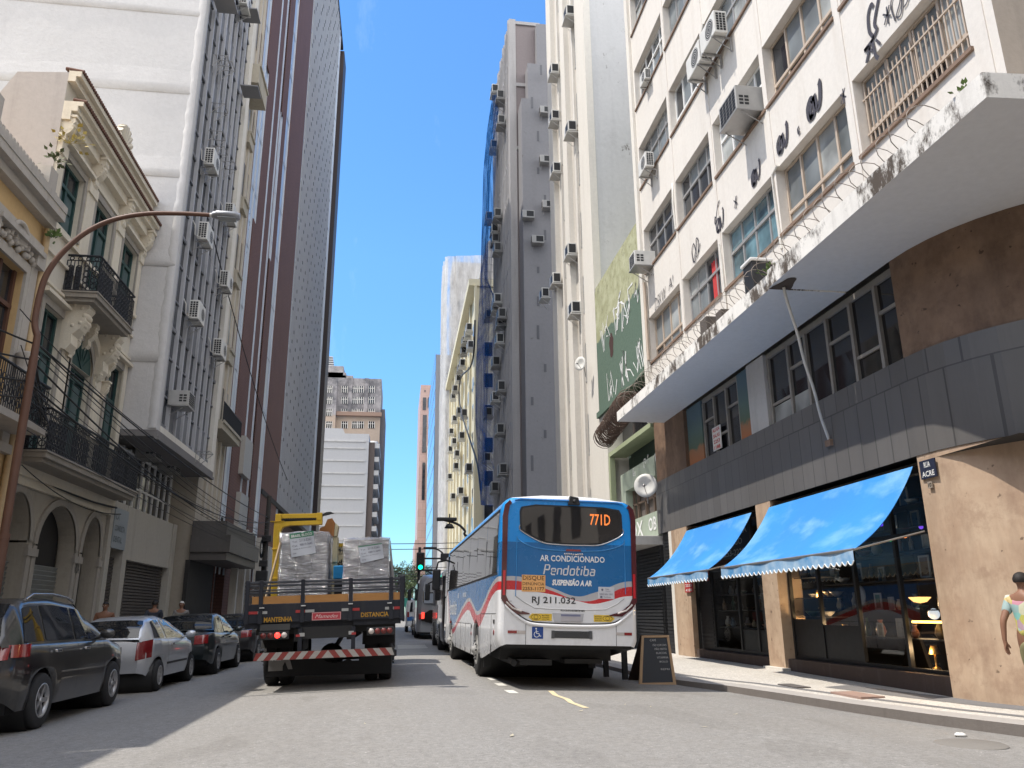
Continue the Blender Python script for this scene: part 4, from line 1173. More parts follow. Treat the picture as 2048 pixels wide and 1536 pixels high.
for u, v in [(1090, 232), (1090, 330), (1095, 420), (1055, 440), (1074, 490)]:
    p = AY(u, v, 52.9); o = fac_g.copy(); COL.objects.link(o); o.location = p; o.rotation_euler = (0, 0, math.pi); o.scale = (1.1, 1.1, 1.1)
    tag(o, "boxy air conditioner on the blank stepped side of the tower", "air conditioner", "air conditioners on the blank side of the stepped tower")

# ------------------------------------------------------------------ yellow building beyond
yel = plaster("pale_yellow_render", (.64, .58, .42), dirt=(.4, .33, .2), streak=.3, patch=.2, scale=.5)
yb_ = thing("yellow_building", "tall pale yellow building with rows of small windows and many air conditioners", "building", (XR, 90, 0))
HY = AX(949, 590, XR).z; YA = AX(953, 640, XR).y; YB = AX(902, 780, XR).y
mb = MB(); mb.box(XR, 26, YA, YB, 0, HY); mb.build('wall', yel, yb_)
mb = MB(); mb.box(XR - .9, 26, YA - .2, YB, HY + .01, HY + .8); mb.build('cornice', plaster("cream_cornice", (.68, .62, .45), patch=.2), yb_)
mb = MB(); mb.oprism(frY(YA + .2, 1), [(XR + .2, HY + .81), (XR + 1.2, HY + 5.6), (XR + 3, HY + 7.4), (20, HY + 7.4), (20, HY + .81)], 0, YB - YA - 2)
mb.build('mansard_roof', mosaic("white_tiles", (.6, .57, .52), (.5, .47, .43), 2.2, .9, (.3, .28, .26), .6, .08), yb_)
mb = MB()
nb = 7; ny = (YB - YA) / nb
for k in range(nb + 1): mb.box(XR - .25, XR - .002, YA + k * ny - .5, YA + k * ny + .5, 0, HY)
mb.build('pilaster', yel, yb_)
for k in range(nb):
    for j in range(10):
        z = 3.2 + j * 3.15; y = YA + (k + .5) * ny
        if z > HY - 2: continue
        f = MB(); f.box(XR - .06, XR - .003, y - .75, y + .75, z, z + 1.7); f.box(XR - .075, XR - .061, y - .65, y + .65, z + .1, z + 1.6, 1); f.box(XR - .09, XR - .076, y - .05, y + .05, z + .1, z + 1.6)
        f.build('window', [M['white_trim'], M['glass_dark'] if (k + j * 3) % 4 else M['glass_blind']], yb_)
for k in range(3):
    for j in range(8):
        z = 3.2 + j * 3.6; x = XR + .8 + k * 1.9
        f = MB(); f.box(x, x + 1.1, YA - .05, YA - .003, z, z + 1.8); f.box(x + .1, x + 1.0, YA - .065, YA - .051, z + .1, z + 1.7, 1); f.build('window', [M['white_trim'], M['glass_dark']], yb_)
GA = "air conditioners on the yellow building"
for u, v in [(942, 677), (936, 690), (934, 710), (931, 735), (926, 745), (923, 765), (916, 785), (912, 800), (945, 665), (925, 830), (915, 845), (908, 870), (914, 890), (935, 835), (930, 880), (920, 915), (948, 700), (906, 905), (945, 945), (912, 1000), (928, 990), (938, 1010), (905, 960), (918, 940)]:
    far_ac(fac_w if (u + v) % 3 else fac_g, u, v, XR - .3, RZR, "boxy air conditioner on the street side of the yellow building", GA, 1.7)
# blue debris netting hung down the front of the stepped tower and over the yellow gable
def net(name, c, alpha, wave):
    t = NT(name); n = t.n
    tr = t.new("ShaderNodeBsdfTransparent"); df = t.new("ShaderNodeBsdfDiffuse"); tl = t.new("ShaderNodeBsdfTranslucent"); mx = t.new("ShaderNodeMixShader"); m2 = t.new("ShaderNodeMixShader")
    f = t.ramp(t.noise(.5, 5, .7, t.mapped(wave)), [(.35, max(.05, alpha - .3)), (.65, min(1, alpha + .3))])
    cc = t.mix(t.noise(.8, 4), mul(c, .8), mul(c, 1.15)); t.link(cc, df.inputs[0]); t.link(cc, tl.inputs[0])
    m2.inputs[0].default_value = .35; t.link(df.outputs[0], m2.inputs[1]); t.link(tl.outputs[0], m2.inputs[2])
    t.link(f, mx.inputs[0]); t.link(tr.outputs[0], mx.inputs[1]); t.link(m2.outputs[0], mx.inputs[2]); t.link(mx.outputs[0], n["Material Output"].inputs[0])
    return t.m
bl = net("blue_netting", (.010, .08, .27), .50, (3, 3, .3))
def drape(name, rows, m, label, ny=30, amp=.25, par=None, seed=0, group=None):
    """a hanging sheet through rows of points (top to bottom), each row a polyline in plan"""
    r_ = random.Random(seed); b = MB(); ph = [r_.uniform(0, 6) for _ in range(6)]
    pts = []
    for j, row in enumerate(rows):
        ln = []
        for i in range(ny + 1):
            u = i / ny * (len(row) - 1); k = min(int(u), len(row) - 2); f = u - k
            p = Vector(row[k]).lerp(Vector(row[k+1]), f)
            wv = amp * (math.sin(i * .9 + ph[0] + j * .25) * .6 + math.sin(i * 2.1 + ph[1] - j * .4) * .4)
            p.x -= wv; ln.append(p)
        pts.append(ln)
    b.add([p for l in pts for p in l], [(j*(ny+1)+i, j*(ny+1)+i+1, (j+1)*(ny+1)+i+1, (j+1)*(ny+1)+i) for j in range(len(pts)-1) for i in range(ny)], 0, True)
    o = b.build(name, m, recalc=False); tag(o, label, "netting", group); return o
rows = []
px = [(995, 985, 190), (992, 975, 260), (990, 968, 340), (986, 966, 430), (984, 963, 540), (980, 958, 640), (978, 953, 740), (976, 952, 840), (976, 958, 940), (976, 962, 1010)]
for ua, ub, v in px:
    a = AX(ua, v, XR - .7); b = AX(ub, v, XR - 1.1); rows.append([a, b, (XR + .1 if v > 560 else XR - .6, b.y + 1.0, b.z), (XR + 2.5 if v > 560 else XR - .3, b.y + 2.5, b.z)])
drape("debris_net", rows, bl, "sheer dark blue debris netting draped down the front of the stepped tower", 24, .12)
# loose cable sweeping across the yellow front
mb = MB(); cp = [AX(u, v, XR - 1) for u, v in [(950, 640), (948, 700), (940, 735), (922, 755), (918, 790), (924, 830), (940, 880), (955, 930), (962, 990)]]
q = []
for i in range(len(cp) - 1):
    for k in range(5):
        u = k / 5; p0, p1, p2, p3 = cp[max(i-1, 0)], cp[i], cp[i+1], cp[min(i+2, len(cp)-1)]
        q.append(.5 * ((2*p1) + (p2-p0)*u + (2*p0-5*p1+4*p2-p3)*u*u + (3*p1-p0-3*p2+p3)*u**3))
mb.tube(q, .09, 5); tag(mb.build("net_rope", M['dark_metal']), "loose dark rope of netting sweeping across the front of the yellow building", "rope")

# ------------------------------------------------------------------ netted building, glass slab, pink tower
nb_ = thing("netted_building", "tall pale building wrapped in torn white scaffold netting", "building", (XR, 120, 0))
YN0, YN1 = YB + .5, 134; HN = AX(886, 604, XR - .6).z
mb = MB(); mb.box(XR, 24, YN0, YN1, 0, HN); mb.build('wall', plaster("old_pale_render", (.42, .39, .36), scale=.4), nb_)
mb = MB()
for j in range(13):
    z = 3 + j * 4
    for k in range(6): y = YN0 + 2 + k * 4.2; mb.box(XR - .03, XR, y, y + 1.8, z, z + 2.2)
    mb.box(XR + 1 , XR + 3, YN0 - .03, YN0, z, z + 2)
w_ = mb.build('window_rows', M['glass_dark'], nb_); tag(w_, kind='stuff')
p = AY(905, 590, 128); mb = MB(); mb.box(p.x, p.x + 7, 128, 133, HN, p.z); mb.build('penthouse', plaster("brownish_penthouse", (.3, .25, .22), scale=.4), nb_)
wn = net("white_netting", (.66, .65, .64), .62, (1.6, 1.6, .35))
rows = []
for k in range(16):
    z = HN + .6 - k * HN / 15.5; e = .5 * math.sin(k * 1.3)
    rows.append([(XR - 1.1 - .2 * e, YN1 + 1, z), (XR - 1.3, (YN0 + YN1) / 2, z + .4 * e), (XR - 1.0 + .2 * e, YN0 - .8, z), (XR + 5, YN0 - .9, z + .5)])
drape("scaffold_net", rows, wn, "torn white scaffold netting wrapped round the tall building down the street", 44, .45, seed=4)
gs = thing("glass_slab", "narrow slab with a sky blue glass front and blank grey side", "building", (7, 150, 0))
x_ = AY(871.5, 720, 136).x; HS = AY(876, 709, 136).z
mb = MB(); mb.box(x_ + .1, 22, 136, 168, 0, HS); mb.build('wall', plaster("blank_grey", (.33, .33, .35), scale=.4), gs)
mb = MB(); mb.box(x_, x_ + .099, 136.02, 168, 2, HS)
for k in range(14): mb.box(x_ - .03, x_, 136.02, 168, 2 + k * 3.4, 2.1 + k * 3.4, 1)
mb.build('glass_front', [glass("sky_glass", (.10, .17, .3), .05, .2, .2, 1.0), M['alu']], gs)
pod = thing("white_block", "white ribbed block with a round corner at the foot of the blue glass slab", "building", (7, 140, 0))
mb = MB(); Xp = AY(868, 1100, 138).x; Hp = AY(870, 985, 138).z
P_ = [(Xp, 166), (Xp, 139)] + [(Xp + 1.5 - 1.5 * math.cos(a), 139 - 1.5 * math.sin(a)) for a in [.2 * k for k in range(1, 8)]] + [(14, 137.4), (14, 166)]
mb.oprism(lambda a, b, d=0: (a, b, d), P_, 0, Hp); mb.build('wall', M['white_trim'], pod)
mb = MB()
for k in range(6):
    z = 3 + k * 3.3; mb.box(Xp - .06, Xp - .003, 140, 165, z, z + 1.4)
mb.build('ribbon_window', M['glass_dark'], pod)
pk = thing("pink_tower", "slender pink tower with a dark window strip far down the street", "building", (9, 230, 0))
Yp = 230; xa, xb = AY(838.5, 900, Yp).x, AY(868, 900, Yp).x; Hk = AY(850, 770, Yp).z
mb = MB(); mb.box(xa, xb + 6, Yp, Yp + 30, 0, Hk); mb.box(xa - .6, xb + 6, Yp - .3, Yp + 30, 0, AY(838, 1080, Yp).z); mb.build('wall', mosaic("pink_panels", (.47, .32, .27), (.42, .28, .24), 2.4, 2.0, (.3, .2, .17), .6, .06), pk)
mb = MB()
for (u0, u1, v0, v1) in ((846, 852, 795, 820), (856, 861, 795, 815), (846, 852, 830, 905), (845, 849, 925, 1000), (849, 851, 780, 784), (860, 862, 780, 784)):
    a = AY(u0, v0, Yp - .1); b = AY(u1, v1, Yp - .1); mb.box(a.x, b.x, Yp - .2, Yp - .003, min(a.z, b.z), max(a.z, b.z))
mb.build('window_strip', M['glass_dark'], pk)
mb = MB(); 
for k in range(18):
    a = AY(855 - k * .2, 890 + k * 16, Yp - 2); mb.box(a.x, a.x + 2.6 + (k % 2) * .5, Yp - 2.5, Yp - .25, 0 if k == 17 else a.z - 2.6, a.z - .25)
mb.build('balcony_stack', M['white_trim'], pk)
# ------------------------------------------------------------------ LEFT SIDE
cream = plaster("cream_render", (.63, .575, .475), dirt=(.30, .25, .18), streak=.4, patch=.35)
cream2 = plaster("cream_moulding", (.69, .62, .50), dirt=(.28, .24, .18), streak=.4, patch=.4, scale=2)
stone_l = plaster("grey_stone_surround", (.34, .31, .27), dirt=(.16, .14, .12), streak=.4, patch=.4, scale=1.5)
green_sh = plain("green_shutter", (.022, .062, .058), .5, 0, .3, 5)
green_pan = plain("green_panel", (.055, .095, .10), .5, 0, .3, 5)
iron = plain("wrought_iron", (.022, .024, .03), .55, .3, .4, 8)
roof_tile = plain("clay_tile", (.12, .055, .035), .8, 0, .4, 9)
XL = -8.6
fl = frX(XL, 1)
hist = thing("townhouse", "cream three storey townhouse with green shutters, iron balconies and three arches", "house", (XL, 21.8, 0))
YA, YB = 18.45, 25.18
UP = [(18.95, 20.25, 10.62, 12.38), (21.15, 22.52, 9.15, 12.4), (23.45, 24.8, 10.62, 12.38)]
MID = [(19.12, 20.25, 4.85, 8.48), (23.72, 24.92, 4.85, 8.5)]
mb = MB()
wallgrid(mb, fl, YA, YB, 4.55, 14.6, UP + MID + [(21.05, 22.45, 4.85, 7.6)], .28)
mb.box(-22, XL - .9, YA + .02, YB, 0, 13.6)
# arch head of the middle door
def arch_pts(c, w_, z0_, rise, n=14): return [(c + w_ * math.cos(math.pi * k / n), z0_ + rise * math.sin(math.pi * k / n)) for k in range(n + 1)]
mb.build('wall', cream, hist)
mb = MB()
ap = arch_pts(21.75, .7, 7.61, .78)
mb.poly([fl(a, b, .006) for a, b in ap], 0)
mb.build('arch_recess', green_sh, hist)
mb = MB()
mb.quad((XL, YA, 4.5), (-22, YA, 4.5), (-22, YA, 12.9), (XL, YA, 12.9)); mb.quad((XL, YA, 12.9), (XL - 1.9, YA, 12.9), (XL - 1.2, YA, 14.35), (XL, YA, 14.45))
mb.quad((XL - 1.9, YA, 12.9), (XL - 1.2, YA, 14.35), (XL - 1.2, YA + .4, 14.35), (XL - 1.9, YA + .4, 12.9))
mb.build('side_wall', plaster("bare_side_wall", (.44, .40, .37), patch=.45, scale=.8), hist)
# cornices and pediment
mb = MB()
def mould(z0_, z1_, d, ya=YA, yb=YB): mb.obox(fl, ya, yb, z0_, z1_, .001, d)
mould(12.62, 12.72, .08); mould(13.1, 13.35, .2); mould(13.351, 13.5, .34); mould(13.501, 13.62, .46)
mould(14.2, 14.35, .18); mould(14.351, 14.5, .3); mould(8.95, 9.02, .09); mould(9.7, 9.78, .08); mould(10.35, 10.45, .1)
for y0, y1 in ((18.5, 18.85), (20.4, 20.95), (22.7, 23.2), (24.86, 25.15)):
    mb.obox(fl, y0, y1, 10.46, 12.61, .001, .07); mb.obox(fl, y0 - .03, y1 + .03, 12.2, 12.5, .002, .12)
    mb.obox(fl, y0 + .0, y1, 5.0, 8.9, .001, .06)
mb.build('moulding', cream2, hist)
mb = MB()
for k in range(64):
    y = YA + .05 + k * .105; mb.tube([(XL + .2, y, 13.69), (XL + .52, y, 13.64)], .05, 6); 
    mb.tube([(XL - .1, y, 14.58), (XL + .34, y, 14.52)], .05, 6)
o = mb.build('roof_tiles', roof_tile, hist)
# brackets, swags, scrolls
def scroll(y, z, s, X0=XL, m=cream2, par=hist, name='bracket'):
    """S-shaped corbel: a profile in depth and height, extruded sideways"""
    P_ = [(0, .22), (.34, .22), (.36, .12), (.30, .05), (.33, -.05), (.26, -.15), (.16, -.22), (.17, -.34), (.10, -.42), (.04, -.40), (0, -.46)]
    b = MB(); b.oprism(lambda a, c, d=0: (X0 + a * s * .8, d, z + c * s), P_, y - .1 * s, y + .1 * s)
    b.box(X0, X0 + .32 * s, y - .13 * s, y + .13 * s, z + .221 * s, z + .28 * s)
    for k in range(5):
        a = math.pi * k / 4; b.ball((X0 + .12 * s + .12 * s * math.sin(a), y, z + (.02 + .13 * math.cos(a)) * s), .05 * s, .125 * s, .05 * s, 5)
    b.build(name, m, par)
for y in (20.65, 22.95, 25.0): scroll(y, 12.95, 1.3)
for y in (18.62,): scroll(y, 12.95, 1.1)
for y in (20.45, 22.75): scroll(y, 8.55, 2.1)
for y, z, s in ((21.75, 8.65, 1.1), (20.9, 8.1, .9), (22.65, 7.7, .9), (23.55, 8.3, .9), (23.35, 7.5, .8)): scroll(y, z, s, name='ornament')
# shell crest on the parapet
mb = MB()
for k in range(9):
    a = math.pi * k / 8; mb.tube([(XL + .2, 21.9, 14.55), (XL + .22, 21.9 + .5 * math.cos(a), 14.62 + .55 * math.sin(a))], [.05, .11], 6)
mb.build('crest', cream2, hist)
mb = MB()
for k in range(13):
    a = math.pi * k / 12; mb.tube([(XL + .1, 25.0, 14.5), (XL + .12, 25.0 + .02 * k, 14.55 + .02 * k)], .06, 5)
# surrounds
mb = MB()
for a, b, c, d in UP + MID:
    for q in ((a - .16, a, c, d), (b, b + .16, c, d), (a - .16, b + .16, d, d + .18)): mb.obox(fl, *q, .001, .05)
ra = [arch_pts(21.75, r_, 7.6, r_ * 1.08) for r_ in (.72, .92)]
for k in range(14):
    v = [fl(*ra[0][k], .06), fl(*ra[1][k], .06), fl(*ra[1][k+1], .06), fl(*ra[0][k+1], .06)]; mb.quad(*v)
    v2 = [fl(*ra[1][k], .0), fl(*ra[1][k], .06), fl(*ra[1][k+1], .06), fl(*ra[1][k+1], .0)]; mb.quad(*v2)
mb.obox(fl, 20.85, 21.04, 4.85, 7.6, .001, .06); mb.obox(fl, 22.46, 22.65, 4.85, 7.6, .001, .06)
mb.build('window_surround', stone_l, hist)
mb = MB()
rb = [arch_pts(21.75, r_, 7.6, r_ * 1.05) for r_ in (.98, 1.18)]
for k in range(14):
    mb.quad(fl(*rb[0][k], .14), fl(*rb[1][k], .14), fl(*rb[1][k+1], .14), fl(*rb[0][k+1], .14)); mb.quad(fl(*rb[0][k], 0), fl(*rb[0][k], .14), fl(*rb[0][k+1], .14), fl(*rb[0][k+1], 0)); mb.quad(fl(*rb[1][k], 0), fl(*rb[1][k], .14), fl(*rb[1][k+1], .14), fl(*rb[1][k+1], 0))
for a, b, c, d in MID + UP[:1] + UP[2:]: mb.obox(fl, a - .25, b + .25, d + .22, d + .3, .001, .2); mb.obox(fl, a - .2, b + .2, d + .301, d + .36, .001, .14)
mb.build('hood_mould', cream2, hist)
def shutter_win(a, b, c, d, tr):
    f = MB(); D = -.2
    f.obox(fl, a, a + .07, c, d, D, D + .08); f.obox(fl, b - .07, b, c, d, D, D + .08); f.obox(fl, a + .07, b - .07, d - .07, d, D, D + .08); f.obox(fl, a + .07, b - .07, tr - .05, tr + .05, D, D + .1)
    m_ = (a + b) / 2; f.obox(fl, m_ - .05, m_ + .05, c, tr - .05, D, D + .09); f.obox(fl, m_ - .03, m_ + .03, tr + .05, d - .07, D, D + .07)
    f.obox(fl, a + .07, b - .07, c, c + .08, D, D + .07)
    wo = f.build('shutter', green_sh, hist)
    p = MB(); p.quad(fl(a + .05, c, D + .02), fl(b - .05, c, D + .02), fl(b - .05, tr, D + .02), fl(a + .05, tr, D + .02))
    for (x0, x1) in ((a + .14, m_ - .12), (m_ + .12, b - .14)):
        zz = (c + tr) / 2
        for z0_, z1_ in ((c + .15, zz - .06), (zz + .06, tr - .12)): p.obox(fl, x0, x1, z0_, z1_, D + .02, D + .05)
    p.build('panel', green_pan, wo)
    p = MB(); p.quad(fl(a + .05, tr, D + .022), fl(b - .05, tr, D + .022), fl(b - .05, d - .04, D + .022), fl(a + .05, d - .04, D + .022)); p.build('pane', M['glass_dark'], wo)
for a, b, c, d in UP: shutter_win(a, b, c, d, d - .62)
for a, b, c, d in MID: shutter_win(a, b, c, d, d - 1.05)
shutter_win(21.05, 22.45, 4.85, 7.58, 7.3)
mb = MB()
for k in (3, 5, 7, 9, 11):
    a = math.pi * k / 14; mb.tube([fl(21.75, 7.63, .02), fl(21.75 + .68 * math.cos(a), 7.63 + .74 * math.sin(a), .02)], .022, 5)
mb.build('fanlight_bars', green_sh, hist)
# balconies
def balcony(ya, yb, z, d, rail, label=None):
    b = MB(); b.obox(fl, ya, yb, z - .12, z, .001, d); b.obox(fl, ya + .06, yb - .06, z - .22, z - .121, .001, d - .08); b.obox(fl, ya - .03, yb + .03, z + .001, z + .04, .001, d + .03)
    s = b.build('balcony', plaster("balcony_stone", (.30, .27, .23), dirt=(.09, .08, .07), streak=.5, patch=.6, scale=2), hist)
    r_ = MB(); X1 = XL + d - .04
    runs = [((X1, ya + .03), (X1, yb - .03)), ((XL + .02, ya + .03), (X1, ya + .03)), ((XL + .02, yb - .03), (X1, yb - .03))]
    for (p, q) in runs:
        p, q = Vector((*p, 0)), Vector((*q, 0)); L = (q - p).length; u = (q - p) / L
        at = lambda s_, h_: p + u * s_ + Vector((0, 0, z + h_))
        r_.tube([at(0, rail), at(L, rail)], .03, 6); r_.tube([at(0, .07), at(L, .07)], .018, 5); r_.tube([at(0, rail - .14), at(L, rail - .14)], .014, 5)
        n = max(2, int(L / .085))
        for k in range(n + 1):
            s_ = L * k / n; w_ = .013
            r_.tube([at(s_, .07), at(s_, rail - .14)], w_, 4)
        nn = max(1, int(L / .17))
        for k in range(nn):
            s_ = L * (k + .5) / nn
            if (k // 2) % 4 == 3: continue
            for hh, rr in ((.2, .07), (.36, .075), (.52, .075), (.68, .07), (rail - .08, .05)):
                if hh + rr > rail - .02: continue
                r_.tube([at(s_ + rr * math.cos(a), hh + rr * math.sin(a)) for a in [math.pi * t_ / 4 for t_ in range(9)]], .014, 4)
            if k % 4 < 2:
                A, B, C_, D_ = at(s_ - .08, .09), at(s_ + .08, .09), at(s_ + .08, rail - .3), at(s_ - .08, rail - .3); r_.quad(A, B, C_, D_)
    r_.build('railing', iron, s)
balcony(19.95, 22.75, 9.1, .85, 1.02)
balcony(18.6, 25.1, 4.75, .8, 1.0)
mb = MB(); mb.obox(fl, YA, YB, 4.3, 4.54, .001, .2); mb.obox(fl, YA, YB, 4.12, 4.299, .001, .1); mb.build('string_course', cream2, hist)
# ground floor arches
mb = MB(); AR = [(19.45, .78, 2.95, 1.02), (21.88, 1.17, 2.9, 1.05), (24.2, .66, 2.9, 1.05)]
mb_w = MB()
seg = [YA] + [x for c, w_, *_ in AR for x in (c - w_, c + w_)] + [YB]
for i in range(0, len(seg), 2): mb_w.obox(fl, seg[i], seg[i+1], -.1, 2.9, -.4, 0)
for c, w_, z0_, r_ in AR:
    pts = arch_pts(c, w_, z0_, r_, 16)
    for k in range(16):
        a, b = pts[k], pts[k+1]
        mb_w.quad(fl(*a), fl(*b), fl(b[0], 4.12), fl(a[0], 4.12)); mb_w.quad(fl(*a), fl(*b), fl(*b, -.4), fl(*a, -.4))
for i in range(0, len(seg), 2): mb_w.quad(fl(seg[i], 2.9), fl(seg[i+1], 2.9), fl(seg[i+1], 4.12), fl(seg[i], 4.12))
mb_w.build('arcade', plaster("grubby_arcade", (.40, .36, .30), dirt=(.13, .12, .1), streak=.5, patch=.5), hist)
mb = MB()
for c, w_, z0_, r_ in AR:
    i_ = arch_pts(c, w_, z0_, r_, 16); o_ = arch_pts(c, w_ + .2, z0_, r_ + .17, 16)
    for k in range(16): mb.quad(fl(*i_[k], .05), fl(*o_[k], .05), fl(*o_[k+1], .05), fl(*i_[k+1], .05)); mb.quad(fl(*o_[k], .0), fl(*o_[k], .05), fl(*o_[k+1], .05), fl(*o_[k+1], 0))
    for s_ in (-1, 1): mb.obox(fl, c + s_ * (w_ + .1) - .1, c + s_ * (w_ + .1) + .1, -.1, 2.86, .001, .05); mb.obox(fl, c + s_ * (w_ + .1) - .14, c + s_ * (w_ + .1) + .14, 2.6, 2.78, .002, .08)
mb.build('arch_stone', stone_l, hist)
for i, (c, w_, z0_, r_) in enumerate(AR):
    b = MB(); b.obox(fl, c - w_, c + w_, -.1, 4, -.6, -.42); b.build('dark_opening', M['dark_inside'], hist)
    if i < 2:
        b = MB()
        for k in range(22):
            z = -.05 + k * .115
            b.poly([fl(c - w_, z, -.36), fl(c + w_, z, -.36), fl(c + w_, z + .09, -.32), fl(c - w_, z + .09, -.32)]); b.poly([fl(c - w_, z + .09, -.32), fl(c + w_, z + .09, -.32), fl(c + w_, z + .115, -.36), fl(c - w_, z + .115, -.36)])
        b.obox(fl, c - w_ * .35 - .04, c - w_ * .35 + .04, -.05, 2.5, -.36, -.3, 1)
        b.build('roller_shutter', [plain("grey_shutter", (.24, .25, .24), .5, .3, .3, 6), M['dark_metal']], hist)
    else:
        b = MB(); b.obox(fl, c - w_, c + w_ * .2, -.1, 2.6, -.38, -.33); b.build('door', plain("grey_door", (.2, .195, .19), .6), hist)
fq = lambda s, t2, d=0: (XL + .002 + d, s, t2)
g = MB(); g.text("RUA", fq, 23.17, 2.35, .24, .3, .055, bold=.01); g.build('lettering', M['black'], hist)

# ---- ochre house at the left edge
ochre = plaster("ochre_render", (.58, .40, .20), dirt=(.25, .17, .09), streak=.4, patch=.35)
orn = plaster("greyish_ornament", (.46, .42, .37), dirt=(.12, .1, .085), streak=.5, patch=.6, scale=2)
och = thing("ochre_house", "ochre house with heavy grey stucco ornament and a brown window at the left edge", "house", (-8.5, 14, 0))
fo = frX(-8.5, 1)
mb = MB(); wallgrid(mb, fo, 9, 18.43, -.1, 11, [(16.35, 17.75, 5.4, 8.65), (13.2, 14.6, 5.4, 8.65), (10, 11.4, 5.4, 8.65), (15.9, 17.9, 0, 3.3), (12.6, 14.9, 0, 3.3)], .3)
mb.box(-22, -8.85, 9, 18.42, 0, 10.8); mb.build('wall', ochre, och)
mb = MB()
for z0_, z1_, d in ((9.35, 9.5, .12), (10.05, 10.25, .22), (10.251, 10.45, .4), (10.451, 10.62, .42), (10.621, 11.0, .12), (4.6, 4.8, .15)): mb.obox(fo, 9, 18.4, z0_, z1_, .001, d)
for y in (15.9, 18.05): mb.obox(fo, y - .16, y + .16, 4.81, 9.34, .001, .08); mb.obox(fo, y - .2, y + .2, 8.9, 9.3, .002, .2)
mb.build('moulding', orn, och)
mb = MB(); mb.obox(fo, 15.2, 15.55, 11.001, 11.6, -.3, .1); mb.obox(fo, 17.95, 18.35, 11.001, 11.5, -.3, .1)
for k in range(14): mb.obox(fo, 15.7 + k * .16, 15.8 + k * .16, 11.001, 11.2, -.3, .0)
mb.build('parapet', orn, och)
for a, b, c, d in ((16.35, 17.75, 5.4, 8.65), (13.2, 14.6, 5.4, 8.65)):
    f = MB(); f.obox(fo, a, b, c, d, -.29, -.2, 1); 
    for y in (a + .05, (a + b) / 2, b - .05): f.obox(fo, y - .05, y + .05, c, d, -.2, -.14)
    f.obox(fo, a, b, d - .9, d - .8, -.2, -.13); f.obox(fo, a + .1, b - .1, c, d - 1.9, -.2, -.16)
    f.build('window', [plain("brown_joinery", (.10, .045, .03), .55, 0, .25, 5), M['glass_dark']], och)
    f = MB()
    for q in ((a - .2, a, c, d), (b, b + .2, c, d), (a - .2, b + .2, d, d + .22)): f.obox(fo, *q, .001, .07)
    f.obox(fo, a - .35, b + .35, d + .5, d + .62, .001, .26)
    m_ = (a + b) / 2
    for k in range(15):
        an = math.pi * k / 14; f.tube([fo(m_, d + .4, .1), fo(m_ + .26 * math.cos(an), d + .42 + .3 * math.sin(an), .16)], [.03, .05], 6)
    f.tube([fo(m_ + .4 * math.cos(math.pi * k / 14), d + .38 + .48 * math.sin(math.pi * k / 14), .14) for k in range(15)], .055, 7)
    for k in range(18):
        y = a - .25 + k * (b - a + .5) / 17; f.ball(fo(y, d + .34 + .08 * math.sin(k * 1.9), .1), .075, n=6)
    f.build('ornament', orn, och)
mb = MB(); mb.obox(fo, 15.6, 18.3, 5.05, 5.2, .001, .75); mb.build('balcony_slab', orn, och)
mb = MB()
for k in range(30):
    y = 15.65 + k * .09; mb.tube([fo(y, 5.2, .7), fo(y, 6.1, .7)], .012, 4)
for k in range(15):
    y = 15.7 + k * .18
    for hh in (.2, .4, .6): mb.tube([fo(y + .075 * math.cos(a), 5.2 + hh + .075 * math.sin(a), .7) for a in [math.pi * t_ / 4 for t_ in range(9)]], .013, 4)
mb.tube([fo(15.6, 6.12, .7), fo(18.3, 6.12, .7), fo(18.3, 6.12, 0)], .03, 6)
for k in range(8): mb.tube([fo(18.3, 5.2, .05 + k * .09), fo(18.3, 6.1, .05 + k * .09)], .012, 4)
mb.build('railing', iron, och)
mb = MB(); mb.obox(fo, 16, 17.85, 0, 3.25, -.29, -.2)
for k in range(28): mb.obox(fo, 16, 17.85, .02 + k * .115, .1 + k * .115, -.2, -.175)
mb.build('roller_shutter', plain("dull_shutter", (.17, .18, .17), .5, .3, .35, 6), och)
mb = MB(); mb.tube([(-8.4, 18.3, 10.0), (-8.4, 18.3, 5.0), (-8.42, 18.3, .2)], .075, 10); mb.build('downpipe', plain("ochre_pipe", (.5, .36, .2), .6, 0, .25, 4), och)
mb = MB(); mb.lathe([(0, 0), (.2, 0), (.22, .08), (.17, .14), (.2, .5), (.24, .6), (.16, .66), (0, .66)], (-8.2, 17.9, 6.15), 'z', 14)
tag(mb.build("stone_urn", orn), "grey stone urn standing on the balcony corner of the ochre house", "urn")
leafy = plain("yellow_leaf", (.36, .27, .06), .6, 0, .4, 9)
def tuft(p, n, s, m, lab, seed):
    b = MB(); rnd = random.Random(seed); p = Vector(p)
    for k in range(n):
        a = rnd.uniform(0, 6.3); e = rnd.uniform(-.3, 1.2); L = s * rnd.uniform(.3, 1)
        d = Vector((math.cos(a) * math.cos(e), math.sin(a) * math.cos(e), math.sin(e))); q = p + d * L
        sd = d.orthogonal().normalized() * .045; b.quad(q - d * .05, q + sd, q + d * .08, q - sd)
        if k % 3 == 0: b.tube([p, p + d * L * .5 + Vector((0, 0, .03)), q], .006, 4)
    tag(b.build("weed", m, recalc=False), lab, "plant")
tuft((-8.35, 18.5, 12.45), 40, .62, leafy, "yellowing weed sprouting from the wall between the ochre house and the townhouse", 2)
tuft((-8.2, 18.2, 9.75), 24, .2, leaf, "small green weed growing by the top of the ochre drainpipe", 3)
tuft((-8.1, 17.4, 11.3), 30, .35, plain("dry_weed", (.08, .09, .03), .8, 0, .4, 9), "dark dry weed growing on the cornice of the ochre house", 4)

